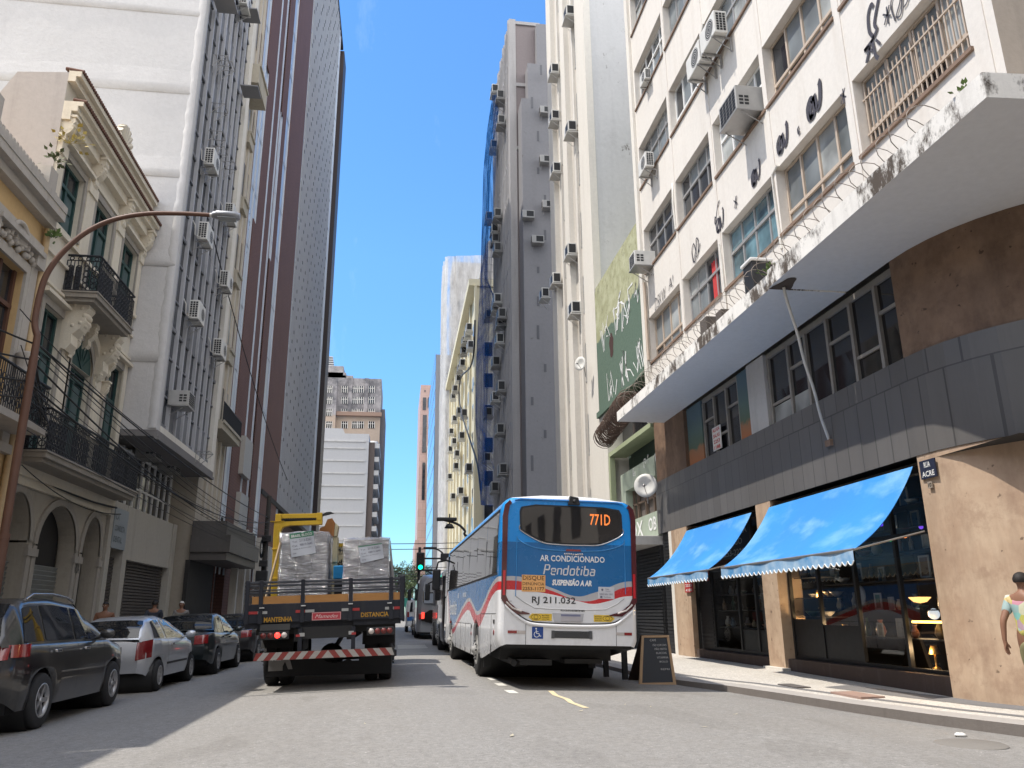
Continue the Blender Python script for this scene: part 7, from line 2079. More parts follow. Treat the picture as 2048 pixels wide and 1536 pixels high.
# ------------------------------------------------------------------ dark bus and coach ahead
def coach(name, label, loc, L, W, H, c1, rear=True, dark=.0):
    t = thing(name, label, "bus", loc, local=True, rot=(0, R(1.2), 0)); w_ = W / 2
    b = MB(); rings = []
    for y, ins in ((0, .22), (.05, .12), (.2, .04), (.5, 0), (L - .5, 0), (L - .1, .08), (L, .2)):
        zt = H - ins * .8; P_ = [(w_ - ins - .04, .35), (w_ - ins, .5), (w_ - ins, 1.6), (w_ - ins - .05, 2.4), (w_ - ins - .12, zt - .22), (w_ - ins - .28, zt - .04), (w_ * .4, zt), (0, zt + .02)]
        rings.append([(x, y - (.15 * (z / H) if y == 0 else 0) + (.32 * max(0, z - 1.9) / H if y < .3 else 0), z) for x, z in P_] + [(-x, y - (.15 * (z / H) if y == 0 else 0) + (.32 * max(0, z - 1.9) / H if y < .3 else 0), z) for x, z in reversed(P_[:-1])])
    b.loft(rings, False, False, False)
    for rg in (rings[0], rings[-1]):
        n_ = len(rg); b.add(rg, [(i, i+1, n_-2-i, n_-1-i) for i in range(n_//2)], 0, True)
    b.build('body', c1, t, world=False)
    b = MB(); b.box(-w_*.93, w_*.93, .3, L - .3, .25, .6); b.build('underside', M['black'], t, world=False)
    for wy in (L * .25, L * .8):
        for s in (-1, 1): truck_wheel(t, s * (w_ - .12), wy, .48, .48, .28, s)
    for s in (-1, 1):
        b = MB()
        for k in range(int(L / 1.4)): b.box(s * (w_ - .08), s * (w_ + .006), .6 + k * 1.4, 1.95 + k * 1.4, 1.55, H - .45)
        b.build('side_window', bus_glass, t, world=False)
        b = MB(); b.bbox(s * (w_ - .5), s * (w_ - .10), -.11, -.03, .95, 1.25, .03); b.build('tail_light', M['tail_red'], t, world=False)
        b = MB(); b.tube([(s * w_ * .95, L - .1, H - .3), (s * (w_ + .22), L + .25, H - .45)], .03, 6); b.bbox(s * (w_ + .12), s * (w_ + .34), L + .18, L + .32, H - 1.15, H - .45, .05); b.build('mirror', M['car_black'], t, world=False)
    return t
c = coach("dark_bus", "dark glossy bus stopped directly ahead of the blue and white bus", (2.72, 27.6, zroad(2.7)), 8.2, 2.4, 2.95, paint("dark_bus_paint", (.03, .03, .034), .4, .25))
c = coach("silver_coach", "pale grey coach with a large dark rear window further up the street", (2.25, 42.0, zroad(2.2)), 11, 2.5, 3.2, paint("coach_paint", (.30, .31, .33), .3, .15))
b = MB(); pts = [(-.98, 1.95), (-.9, 1.75), (0, 1.68), (.9, 1.75), (.98, 1.95), (.92, 2.85), (0, 2.95), (-.92, 2.85)]
b.oprism(lambda x, z, d=0: (x, -.02 + .32 * max(0, z - 1.9) / 3.2 * 1.6 - .09 - d, z), pts, 0, .03); b.build('rear_window', bus_glass, c, world=False)
b = MB(); pts = [(-1.02, .9), (-.4, .78), (.9, .78), (1.0, 1.0), (.9, 1.42), (-.6, 1.42), (-.95, 1.2)]; b.oprism(lambda x, z, d=0: (x, -.12 - d, z), pts, 0, .02); b.build('engine_panel', bus_glass, c, world=False)
b = MB(); b.box(-1.0, -.86, -.16, -.141, 1.0, 1.3); b.build('brake_light', plain("lit_red", (.6, .03, .02), .3, 0, 0, emit=(1, .05, .03), es=1.5), c, world=False)
# white minibus far down the street
t = thing("minibus", "small white minibus far ahead between the truck and the coach", "minibus", (1.62, 57.5, 0), local=True)
b = MB(); rings = []
for y, ins in ((0, .12), (.1, .03), (.4, 0), (4.4, 0), (5, .1), (5.4, .35)):
    P_ = [(.95 - ins, .4), (.97 - ins, .9), (.95 - ins, 1.4), (.86 - ins, 2.1 - ins), (.6, 2.25 - ins), (0, 2.28 - ins)]
    rings.append([(x, y, z) for x, z in P_] + [(-x, y, z) for x, z in reversed(P_[:-1])])
b.loft(rings, False, False, False); rg = rings[0]; n_ = len(rg); b.add(rg, [(i, i+1, n_-2-i, n_-1-i) for i in range(n_//2)], 0, True); b.build('body', paint("white_van_paint", (.66, .66, .67), 0, .1), t, world=False)
b = MB(); b.oprism(fb, [(-.68, 1.35), (.68, 1.35), (.62, 2.0), (-.62, 2.0)], .01, .03); b.build('rear_window', M['car_glass'], t, world=False)
b = MB(); b.oprism(fb, [(-.85, .75), (.1, .8), (.85, 1.25), (.2, 1.2), (-.85, 1.0)], .01, .025); b.build('blue_stripe', plain("blue_vinyl", (.03, .13, .35), .4), t, world=False)
for s in (-1, 1):
    b = MB(); b.box(s*.72, s*.86, -.03, .05, 1.0, 1.35); b.build('tail_light', M['tail_red'], t, world=False)
    for y in (.9, 4.2): wheel(t, s * .85, y, .34, .34, .2, s, M['rim'])
b = MB(); b.bbox(-.9, .9, -.1, .1, .42, .6, .03); b.build('bumper', plain("white_bumper", (.6, .6, .6), .5), t, world=False)
# ------------------------------------------------------------------ flatbed truck (local: tailgate at y=0, front towards +y)
TR_LOC = Vector((-1.262, 15.0, 0)); TR_ROT = (0, R(-1.58), R(.3))
truck = thing("flatbed_truck", "dark flatbed stake truck with a striped bumper carrying wrapped pallets and a yellow crane", "truck", TR_LOC, local=True, rot=TR_ROT)
tb_paint = plaster("truck_dark_paint", (.022, .024, .032), dirt=(.07, .065, .06), streak=.5, patch=.6, rough=.5, scale=2, bump=.1)
wood_or = None
def planks():
    t = NT("varnished_board"); n = t.noise(2.2, 6, .65, t.mapped((1.2, 6, 9))); k = t.noise(3.5, 3, .5)
    c = t.mix(n, (.30, .135, .035), (.46, .23, .07)); c = t.mix(t.ramp(k, [(.64, 0), (.72, .8)]), c, (.12, .05, .02)); t.base(c); t.rough(.55); return t.m
M['board'] = planks()
ft = lambda x, z, d=0: (x, -d, z)
def tbx(name, m, boxes, par=truck, bev=0):
    b = MB()
    for q in boxes: (b.bbox(*q, bev) if bev else b.box(*q))
    return b.build(name, m, par, world=False)
tbx('bed_floor', tb_paint, [(-1.33, 1.38, .06, 6.4, 1.02, 1.12)])
tail = tbx('tailgate', tb_paint, [(-1.31, 1.42, 0, .05, 1.115, 1.435)], bev=.008)
tbx('board', M['board'], [(-1.22, -1.10, .012, .035, 1.436, 1.566), (-1.03, -.385, .012, .035, 1.436, 1.566), (-.31, .45, .012, .035, 1.436, 1.566), (.53, 1.165, .012, .035, 1.436, 1.566), (1.245, 1.37, .012, .035, 1.436, 1.566)], tail)
grey_rail = plain("scuffed_rail", (.042, .045, .055), .5, .2, .5, 14)
for z0_, z1_ in ((1.605, 1.645), (1.66, 1.685), (1.73, 1.765), (1.785, 1.825)): tbx('rail', grey_rail, [(-1.345, 1.44, -.005, .045, z0_, z1_)], tail, .006)
for x in (-1.30, -1.066, -.348, .491, 1.206, 1.40): tbx('stake', tb_paint, [(x - .035, x + .035, -.03, -.006, 1.10, 1.84)], tail, .006)
for s, x in ((-1, -1.33), (1, 1.40)):
    tbx('side_board', tb_paint, [(x - .025, x + .025, .06, 6.4, 1.12, 1.44)])
    for z0_, z1_ in ((1.46, 1.56), (1.605, 1.68), (1.73, 1.82)): tbx('side_rail', grey_rail, [(x - .02, x + .02, .06, 6.4, z0_, z1_)])
    for k in range(8): tbx('stake', tb_paint, [(x + s * .026, x + s * .05, .3 + k * .85, .38 + k * .85, 1.05, 1.86)])
lat = plain("worn_latch", (.5, .5, .5), .4, .6, .2, 9)
for x, z in ((-1.04, 1.36), (-.33, 1.375), (.49, 1.38), (1.18, 1.37)): tbx('latch', lat, [(x - .04, x + .04, -.05, -.006, z, z + .018)], tail, .004)
tbx('chassis', M['black'], [(-.5, -.38, .2, 8.2, .78, 1.0), (.42, .54, .2, 8.2, .78, 1.0), (-1.2, 1.25, .5, .6, .9, 1.02), (-.38, .54, .06, .14, .82, 1.10), (-1.2, 1.25, 2.6, 2.7, .9, 1.02)])
tbx('underside_box', M['black'], [(-1.25, -.65, 3.2, 4.4, .5, 1.0), (.7, 1.3, 3.1, 4.6, .48, 1.0)], bev=.03)
red_w = [plain("reflector_red", (.33, .03, .03), .4, 0, .2, 14), plain("reflector_white", (.34, .34, .33), .4, 0, .2, 14)]
for a, b_, m in ((-1.267, -1.11, 0), (-1.11, -.95, 1), (-.462, -.30, 0), (-.298, -.141, 1), (.336, .493, 1), (.495, .649, 0), (1.10, 1.255, 1), (1.257, 1.40, 0)): tbx('reflector', red_w[m], [(a, b_, -.008, -.001, 1.268, 1.315)], tail)
# bumper with diagonal stripes
bm_ = tbx('bumper', M['black'], [(-1.14, 1.27, -.08, -.02, .49, .62)])
b = MB(); W0 = [0, 1]
def clip(pts, x0, x1):
    out = []
    for i in range(len(pts)):
        a, c = pts[i], pts[(i + 1) % len(pts)]
        for lim, sg in (): pass
    return pts
n = 22; dx = 2.41 / n
for k in range(n):
    x0 = -1.14 + k * dx; x1 = x0 + dx; sl = .10 if k < 11 else -.10
    P_ = [(x0 - sl/2, .492), (x1 - sl/2, .492), (x1 + sl/2, .618), (x0 + sl/2, .618)]
    P_ = [(min(1.268, max(-1.138, x)), z) for x, z in P_]
    if k == 11: P_ = [(x0 - .05, .492), (x1 + .05, .492), (x1 - .05, .618), (x0 + .05, .618)]
    b.oprism(lambda x, z, d=0: (x, -.081 - d, z), P_, .0, .003 + .0004 * (k % 2), k % 2)
b.build('stripe', [plaster("stripe_red", (.22, .045, .04), patch=.4, streak=.2, scale=4), plaster("stripe_white", (.33, .31, .29), patch=.4, streak=.3, scale=4)], bm_, world=False)
for x in (-.375, .545):
    tbx('bumper_bracket', tb_paint, [(x - .035, x + .035, -.0, .05, .5, 1.0)]); tbx('corner_mark', red_w[1], [(x - .01 if x < 0 else x - .08, x + .08 if x < 0 else x + .01, -.006, -.001, .865, .925)]); tbx('corner_mark', red_w[0], [(x - .07 if x < 0 else x - .03, x + .0 if x < 0 else x + .05, -.008, -.0065, .86, .90)])
for xs_, zc in (((-1.0, -.88, -.76, -.645), .90), ((.86, .97, 1.08, 1.185), .905)):
    tbx('lamp_cluster', M['black'], [(xs_[0] - .08, xs_[-1] + .08, .0, .06, zc - .07, zc + .07)], bev=.015)
    for i, x in enumerate(xs_):
        lit = (zc == .90 and i == 2); left = zc == .90
        m = plain("lit_red_lamp", (.7, .03, .02), .3, 0, 0, emit=(1, .04, .03), es=2.0) if lit else M['tail_clear'] if (i == (3 if left else 0)) else plain("dull_red_lamp", (.13, .02, .018), .3, 0, .2, 9)
        b = MB(); b.lathe([(0, -.016), (.045, -.01), (.05, .0)], (x, -.001, zc), 'y', 18); b.build('tail_light', m, truck, world=False)
sg = tbx('sign', plain("sign_crimson", (.40, .035, .05), .5, 0, .15, 6), [(-.18, .325, -.012, -.001, 1.128, 1.262)], tail)
b = MB()
for q in ((-.175, .32, 1.131, 1.137), (-.175, .32, 1.252, 1.258)): b.box(q[0], q[1], -.0145, -.0121, q[2], q[3])
for q in ((-.175, -.169), (.314, .32)): b.box(q[0], q[1], -.0145, -.0121, 1.1372, 1.2518)
b.text("Mamedes", ft, -.125, 1.165, .062, .40, .0145, -.004, .45)
b.build('lettering', plain("pinkish_white", (.62, .5, .48), .5), sg, world=False)
b = MB(); b.text("MANTENHA", ft, -1.0, 1.128, .078, .485, .006, .03); b.text("DISTANCIA", ft, .675, 1.155, .075, .49, .006, .02)
b.build('lettering', plaster("yellow_letters", (.42, .23, .035), dirt=(.1, .06, .02), patch=.4, scale=6), tail, world=False)
tbx('number_plate', plain("dark_plate", (.05, .05, .05), .5), [(-1.06, -.55, -.01, .0, .985, 1.09)])
for s, x in ((-1, -.93), (1, .96)):
    for dx in (-.135, .135): truck_wheel(truck, x + dx, 1.9, .44, .49, .25, s, M['hub_dark'])
    b = MB(); b.lathe([(.60, -.3), (.60, .3)], (x, 1.9, .44), 'x', 20, 0, R(20), R(160)); b.build('mudguard', M['rubber'], truck, world=False)
    truck_wheel(truck, x + s * .06, 7.0, .44, .49, .26, s)
b = MB(); b.tube([(-1.0, 1.9, .44), (1.0, 1.9, .44)], .09, 10); b.ball((.05, 1.9, .44), .24, n=10); b.tube([(.05, 2.1, .5), (.05, 6.4, .8)], .05, 8); b.build('axle', M['black'], truck, world=False)
fm = lambda x, z, d=0: (x, 1.25 - d, z)
b = MB(); b.oprism(fm, [(-1.12, .14), (1.2, .10), (1.23, .5), (.62, .5), (.6, .36), (.48, .36), (.42, .40), (.3, .36), (.15, .33), (0, .36), (-.14, .45), (-.3, .5), (-.72, .5)], 0, .02); b.build('mudflap', M['rubber'], truck, world=False)
b = MB(); b.oprism(fm, [(-1.06, .24), (-.80, .24), (-.80, .32), (-.76, .40), (-.70, .26), (-.62, .26), (-.70, .52), (-1.06, .52)], .021, .03); mf = b.build('mudflap', plain("pale_flap", (.22, .21, .20), .7, 0, .25, 5), truck, world=False)
b = MB(); b.text("Mas", fm, -1.0, .42, .06, .18, .033, .0, .4); b.build('lettering', M['sign_white'], mf, world=False)
# cab (front, mostly hidden by the load)
b = MB()
prof = [(6.55, .75), (8.6, .75), (8.75, 1.0), (8.72, 1.55), (8.35, 2.45), (8.1, 2.58), (6.7, 2.58), (6.55, 2.45)]
b.oprism(lambda y, z, d=0: (d, y, z), prof, -1.15, 1.2); cb = b.build('cab', plain("cab_paint", (.30, .30, .29), .4, .1, .2, 4, coat=.4), truck, world=False)
for s in (-1.153, 1.203):
    b = MB(); b.box(s - .002, s + .002, 7.0, 8.0, 1.6, 2.3); b.build('window', M['car_glass'], cb, world=False)
b = MB(); b.box(-.9, .95, 6.54, 6.55, 1.75, 2.35); b.build('window', M['car_glass'], cb, world=False)
b = MB(); b.tube([(1.2, 8.3, 2.3), (1.5, 8.5, 2.3)], .02, 5); b.bbox(1.38, 1.6, 8.45, 8.55, 1.75, 2.25, .03); b.build('mirror', M['car_black'], cb, world=False)

TM = Matrix.Translation(TR_LOC) @ (Matrix.Rotation(TR_ROT[2], 4, 'Z') @ Matrix.Rotation(TR_ROT[1], 4, 'Y'))
class LB_:
    """a thing standing on the truck bed: geometry given in truck coordinates, its Empty at its own base"""
    def __init__(s, name, label, cat, base, group=None):
        s.base = Vector(base); s.t = thing(name, label, cat, TM @ s.base, local=True, rot=TR_ROT, group=group)
    def part(s, name, m, mb, par=None):
        mb.v = [tuple(Vector(p) - s.base) for p in mb.v]; return mb.build(name, m, par or s.t, world=False)
def wrapped_blocks():
    t = NT("stretch_wrapped_blocks")
    br = t.new("ShaderNodeTexBrick"); br.inputs['Scale'].default_value = 1; br.inputs['Brick Width'].default_value = .39; br.inputs['Row Height'].default_value = .19; br.inputs['Mortar Size'].default_value = .006
    br.inputs['Color1'].default_value = (.26, .235, .23, 1); br.inputs['Color2'].default_value = (.20, .18, .18, 1); br.inputs['Mortar'].default_value = (.10, .09, .09, 1)
    sp = t.new("ShaderNodeSeparateXYZ"); t.link(t.co(), sp.inputs[0]); cb = t.new("ShaderNodeCombineXYZ"); t.link(t.math('ADD', sp.outputs[0], sp.outputs[1]), cb.inputs[0]); t.link(sp.outputs[2], cb.inputs[1]); t.link(cb.outputs[0], br.inputs[0])
    n = t.noise(4, 5, .6); t.base(t.mix(n, br.outputs[0], (.30, .275, .27))); t.rough(.55)
    fold = t.noise(2.0, 6, .7, t.mapped((1.2, 1, 5))); t.bump(fold, .5, .05)
    t.b.inputs['Coat Weight'].default_value = .75; t.b.inputs['Coat Roughness'].default_value = .16
    return t.m
M['wrap'] = wrapped_blocks()
def film():
    t = NT("stretch_film"); n = t.n
    tr = t.new("ShaderNodeBsdfTransparent"); gl = t.new("ShaderNodeBsdfGlossy"); df = t.new("ShaderNodeBsdfDiffuse"); mx = t.new("ShaderNodeMixShader"); m2 = t.new("ShaderNodeMixShader")
    gl.inputs['Roughness'].default_value = .14; df.inputs[0].default_value = (.34, .345, .37, 1)
    f = t.noise(3.0, 7, .75, t.mapped((1.2, 1.2, 4.5)))
    b = t.new("ShaderNodeBump"); b.inputs['Strength'].default_value = .8; b.inputs['Distance'].default_value = .06; t.link(f, b.inputs['Height']); t.link(b.outputs[0], gl.inputs['Normal'])
    m2.inputs[0].default_value = .45; t.link(gl.outputs[0], m2.inputs[1]); t.link(df.outputs[0], m2.inputs[2])
    t.link(t.ramp(f, [(.30, .30), (.75, .70)]), mx.inputs[0]); t.link(tr.outputs[0], mx.inputs[1]); t.link(m2.outputs[0], mx.inputs[2]); t.link(mx.outputs[0], n["Material Output"].inputs[0]); return t.m
M['film'] = film()
def pallet(label, x0, x1, y0, zt, sheet, green, lines, seed):
    L = LB_("wrapped_pallet", label, "pallet", ((x0 + x1) / 2, y0 + .5, 1.121), "wrapped pallets of concrete blocks on the truck")
    rnd = random.Random(seed)
    b = MB()
    for k in range(3): b.box(x0 + .02 + k * (x1 - x0 - .14) / 2, x0 + .12 + k * (x1 - x0 - .14) / 2, y0 + .02, y0 + .98, 1.125, 1.2)
    for k in range(6): b.box(x0, x1, y0 + k * .18, y0 + k * .18 + .1, 1.201, 1.225)
    L.part('pallet', M['wood'], b)
    b = MB(); nz = 8; rh = (zt - 1.23) / nz
    for r_ in range(nz):
        for c in range(3):
            xa = x0 + .02 + c * (x1 - x0 - .04) / 3; xb_ = x0 + .02 + (c + 1) * (x1 - x0 - .04) / 3
            j = rnd.uniform(-.006, .006); b.bbox(xa + .0015, xb_ - .0015, y0 + .02 + j, y0 + .98 + j, 1.23 + r_ * rh + .002, 1.23 + (r_ + 1) * rh - .002, .008)
    L.part('concrete_block', plaster("concrete_block", (.21, .19, .19), patch=.3, scale=4), b)
    b = MB(); n = 26; vs = []
    ring0 = []
    for j in range(n + 1):
        z = 1.21 + (zt + .02 - 1.21) * j / n; ring = []
        for (ax, ay, bx, by) in ((x0, y0, x1, y0), (x1, y0, x1, y0 + 1), (x1, y0 + 1, x0, y0 + 1), (x0, y0 + 1, x0, y0)):
            for k in range(18):
                u = k / 18; x = ax + (bx - ax) * u; y = ay + (by - ay) * u
                o_ = .012 + .012 * math.sin(9 * u + j * .8 + seed) * math.sin(3 * u + j * .33) + rnd.uniform(-.004, .004)
                cx, cy = (x0 + x1) / 2, y0 + .5; d = Vector((x - cx, y - cy)); d.normalize(); ring.append((x + d.x * o_, y + d.y * o_, z + .012 * math.sin(7 * u + seed)))
        ring0.append(ring)
    b.loft(ring0, True, False, False); top = [(p[0] * .6 + (x0 + x1) * .2, p[1] * .6 + (y0 + .5) * .4, zt + .05 + rnd.uniform(-.02, .03)) for p in ring0[-1]]; b.loft([ring0[-1], top], True, False, True)
    L.part('stretch_film', M['film'], b)
    q = [Vector((x, y0 - .022, z)) for x, z in sheet]
    def fs2(a, c, d=0):
        p = q[0].lerp(q[1], a).lerp(q[3].lerp(q[2], a), 1 - c); return (p.x, p.y - d - .006 * math.sin(5 * a + 3 * c), p.z)
    b = MB(); m_ = 8
    b.add([fs2(i / m_, j / m_) for i in range(m_ + 1) for j in range(m_ + 1)], [(i*(m_+1)+j, (i+1)*(m_+1)+j, (i+1)*(m_+1)+j+1, i*(m_+1)+j+1) for i in range(m_) for j in range(m_)], 0, True)
    sh = L.part('label_sheet', plain("paper_sheet", (.50, .52, .56), .5, 0, .06), b)
    b = MB(); b.add([fs2(i / m_, 1 - green + green * j / 2, .002) for i in range(m_ + 1) for j in range(3)], [(i*3+j, (i+1)*3+j, (i+1)*3+j+1, i*3+j+1) for i in range(m_) for j in range(2)], 0, True)
    L.part('green_band', plain("green_print", (.04, .18, .10), .5, 0, .1), b, sh)
    b = MB()
    if green > .15: b.text("BRASIL BLOCO", fs2, .07, 1 - green * .78, green * .5, .86, .004, .02)
    L.part('lettering', M['sign_white'], b, sh)
    b = MB()
    for tx, a, c, h, w_ in lines: b.text(tx, fs2, a, c, h, w_, .003, .012)
    L.part('lettering', plain("grey_print", (.12, .12, .16), .6), b, sh)
lines = [("Tel.", .08, .60, .07, .22), ("2113-5262", .38, .60, .11, .5), ("Cel.", .08, .42, .07, .22), ("98819-3645", .38, .42, .10, .52), ("vendas de blocos e pisos", .1, .3, .045, .75), ("entrega", .08, .12, .05, .14)]
pallet("shrink wrapped pallet of grey blocks with a green topped label sheet, on the left", -.945, -.016, 1.2, 2.76, [(-.77, 2.765), (-.313, 2.82), (-.252, 2.385), (-.714, 2.31)], .22, lines, 1)
pallet("shrink wrapped pallet of grey blocks with an all white label sheet, on the right", .276, 1.175, 1.2, 2.62, [(.552, 2.493), (1.02, 2.546), (1.064, 2.254), (.614, 2.162)], .06, [("Tel.", .08, .72, .08, .22), ("2113-5262", .38, .72, .12, .5), ("Cel.", .08, .5, .07, .22), ("98819-3645", .38, .5, .10, .52), ("vendas de blocos", .1, .34, .05, .7), ("entrega", .08, .14, .06, .16)], 2)
# yellow crane mast
yel_c = plaster("crane_yellow", (.52, .33, .03), dirt=(.16, .09, .03), streak=.4, patch=.3, rough=.45, scale=3, bump=.08)
L = LB_("loading_crane", "yellow loading crane with an upright mast and a folded double arm on the truck bed", "crane", (-1.14, 2.35, 1.121))
b = MB(); b.bbox(-1.225, -1.085, 2.25, 2.45, 1.125, 3.07, .012); b.bbox(-1.24, -1.07, 2.23, 2.47, 1.95, 1.99, .006); b.bbox(-1.24, -1.07, 2.23, 2.47, 2.55, 2.58, .006); L.part('mast', yel_c, b)
b = MB(); b.oprism(lambda x, z, d=0: (x, 2.26 + d, z), [(-1.22, 3.02), (-1.085, 2.93), (-1.04, 3.02), (-.9, 3.05), (-.245, 3.06), (-.245, 3.145), (-.95, 3.13), (-1.22, 3.125)], 0, .18); L.part('arm', yel_c, b)
b = MB(); b.bbox(-1.2, -1.08, 2.25, 2.45, 3.135, 3.29, .01); b.bbox(-1.079, -.36, 2.27, 2.43, 3.195, 3.29, .008); b.bbox(-.36, -.245, 2.25, 2.45, 3.146, 3.30, .01); b.box(-1.3, -1.02, 2.24, 2.46, 3.13, 3.142); L.part('arm', yel_c, b)
b = MB(); b.box(-1.07, -.37, 2.3, 2.4, 3.15, 3.19)
for k in range(18): b.box(-1.05 + k * .036, -1.03 + k * .036, 2.268, 2.3, 3.165, 3.194)
L.part('rack', M['black'], b)
b = MB(); b.oprism(lambda x, z, d=0: (x, 2.33 + d, z), [(-.25, 3.23), (-.12, 3.26), (.0, 3.29), (-.08, 3.325), (-.17, 3.32), (-.25, 3.27)], 0, .03); L.part('hook_flag', M['black'], b)
L = LB_("crane_counterweight", "rusty orange stepped counterweight block between the pallets and the crane arm", "counterweight", (-.15, 2.9, 1.121))
rus = plaster("rusty_orange", (.30, .13, .045), dirt=(.07, .035, .02), streak=.5, patch=.6, scale=4)
b = MB(); b.oprism(lambda x, z, d=0: (x, 2.6 + d, z), [(-.42, 2.83), (-.42, 2.92), (-.33, 2.95), (-.31, 3.02), (-.22, 3.05), (-.16, 3.2), (-.06, 3.22), (.0, 3.12), (-.02, 2.83)], 0, .5); L.part('block', rus, b)
b = MB(); b.box(-.045, .06, 2.65, 3.05, 2.3, 2.83); b.oprism(lambda x, z, d=0: (x, 2.62 + d, z), [(.003, 3.12), (.07, 3.06), (.04, 2.84), (-.017, 2.84)], 0, .4); b.box(-.3, .05, 2.7, 3.0, 1.13, 2.3); L.part('column', plaster("cream_paint_chipped", (.52, .46, .30), dirt=(.2, .1, .04), patch=.4, scale=4), b)
L = LB_("control_cabinet", "yellow and cream machine cabinet seen in the gap between the two pallets", "cabinet", (.15, 3.4, 1.121))
b = MB(); b.bbox(-.0, .42, 3.1, 3.7, 1.13, 2.66, .01); L.part('cabinet', plain("cream_cabinet", (.55, .47, .30), .5, 0, .15, 5), b)
b = MB(); b.box(-.02, .42, 3.08, 3.098, 2.645, 2.72); L.part('lid', yel_c, b)
b = MB(); b.text("PHD", lambda x, z, d=0: (x, 3.1 - d, z), .02, 2.53, .08, .24, .004, .05); b.text("GUINDASTES", lambda x, z, d=0: (x, 3.1 - d, z), .02, 2.48, .03, .24, .004, .02); L.part('lettering', M['black'], b)
b = MB()
for k in range(5): b.tube([(.02 + k * .05, 3.07, 2.2), (.05 + k * .04, 2.98, 2.3 + .03 * k), (.14 + .02 * k, 2.96, 2.22), (.2 - .03 * k, 3.0, 2.05), (.22, 3.06, 2.0)], .012, 5)
L.part('hose', M['rubber'], b)
L = LB_("machine_box", "bright blue machine box low in the gap between the two pallets", "box", (.13, 2.75, 1.121))
b = MB(); b.bbox(.0, .24, 2.5, 2.9, 1.94, 2.21, .015); L.part('box', plain("bright_blue", (.02, .28, .62), .4, 0, .1, 5), b)
b = MB(); b.box(.02, .22, 2.55, 2.85, 1.13, 1.938); L.part('stand', M['black'], b)
L = LB_("wooden_batten", "pale wooden batten leaning against the left pallet", "batten", (-1.2, 1.1, 1.125))
b = MB(); b.tube([(-1.24, 1.08, 1.13), (-.93, 1.17, 2.6)], .022, 4); L.part('batten', plain("pale_batten", (.50, .38, .25), .6, 0, .15, 5), b)
L = LB_("steel_strut", "grey steel strut leaning against the right pallet", "strut", (1.3, 1.2, 1.125))
b = MB(); b.tube([(1.33, 1.15, 1.13), (1.185, 1.19, 2.5)], .016, 5); b.tube([(1.29, 1.3, 1.13), (1.19, 1.33, 2.2)], .03, 4); L.part('strut', M['steel'], b)
# ------------------------------------------------------------------ near street lamp
def lerp_pts(P_, n=6): return [Vector(p) for p in smooth_curve([tuple(p) for p in P_], n)]
rust = plain("rust_brown_pole", (.115, .055, .035), .6, .1, .3, 4)
YL = 14.4
A0 = AY(20, 1000, YL); xb = A0.x
lamp = thing("street_lamp", "rust brown street lamp with a long curved arm in front of the townhouse", "street lamp", (xb, YL, -.06))
P_ = [AY(u, v, YL) for u, v in ((70, 640), (85, 570), (105, 530), (135, 495), (175, 463), (225, 440), (290, 428), (360, 427), (420, 430))]
b = MB(); b.tube([(xb, YL, -.1), (xb, YL, 2.5)] , .085, 12); b.tube([(xb, YL, 2.5), (xb, YL, P_[0].z - .7)], .07, 12); b.tube([Vector((xb, YL, P_[0].z - .7))] + lerp_pts([(xb, YL, P_[0].z - .3)] + P_), [.062] + [.058 - .02 * k / 60 for k in range(len(lerp_pts([(xb, YL, 0)] + P_)))], 10); b.tube([(xb, YL, -.1), (xb, YL, .25)], .13, 12); b.tube([(xb, YL, 2.46), (xb, YL, 2.56)], .095, 12)
b.build('pole', rust, lamp)
e = P_[-1]; b = MB(); b.tube([e + Vector((-.1, 0, 0)), e + Vector((.14, 0, 0))], .04, 10); b.build('collar', M['ac_white'], lamp)
b = MB(); h0, h1 = AY(424, 436, YL), AY(480, 437, YL)
b.loft([[(h0.x + (h1.x - h0.x) * u, YL + s * w_, e.z + z) for s, z in ((-1, -.03), (-.9, .04), (0, .07), (.9, .04), (1, -.03), (0, -.06))] for u, w_ in ((0, .06), (.2, .13), (.6, .15), (.9, .12), (1, .05))])
b.build('lamp_head', plain("lamp_grey", (.30, .31, .33), .4, .2, .1), lamp)
b = MB(); b.box(h0.x + .12, h1.x - .08, YL - .1, YL + .1, e.z - .075, e.z - .058); b.build('lens', M['glass_blind'], lamp)

# ------------------------------------------------------------------ power lines and utility pole
cab = plain("black_cable", (.012, .012, .013), .6, 0, .2)
UPX = AX(530, 1110, -6.5); PX, PY = -6.5, UPX.y
up = thing("utility_pole", "dark utility pole tangled with cable coils and a meter box behind the truck", "utility pole", (PX, PY, -.06))
b = MB(); b.tube([(PX, PY, -.1), (PX, PY, 7.0)], [.15, .11], 10); b.build('pole', plaster("dark_pole", (.06, .055, .05), patch=.4, scale=3), up)
b = MB()
for k in range(6): b.tube([(PX - .15, PY - .2 + .42 * math.cos(a), 4.3 + .38 * math.sin(a) + .03 * k) for a in [.45 * q for q in range(15)]], .025, 5)
b.build('cable_coil', cab, up)
b = MB(); b.bbox(PX - .3, PX + .25, PY - .5, PY - .16, 2.1, 3.3, .03); b.bbox(PX - .2, PX + .2, PY - .4, PY - .14, 3.5, 3.8, .02); b.bbox(PX - .15, PX + .3, PY - .45, PY - .14, 4.7, 5.0, .02); b.build('meter_box', M['dark_metal'], up)
def sag(a, b_, s, n=18): 
    a, b_ = Vector(a), Vector(b_); return [a.lerp(b_, k / n) - Vector((0, 0, s * 4 * (k / n) * (1 - k / n))) for k in range(n + 1)]
rnd = random.Random(9)
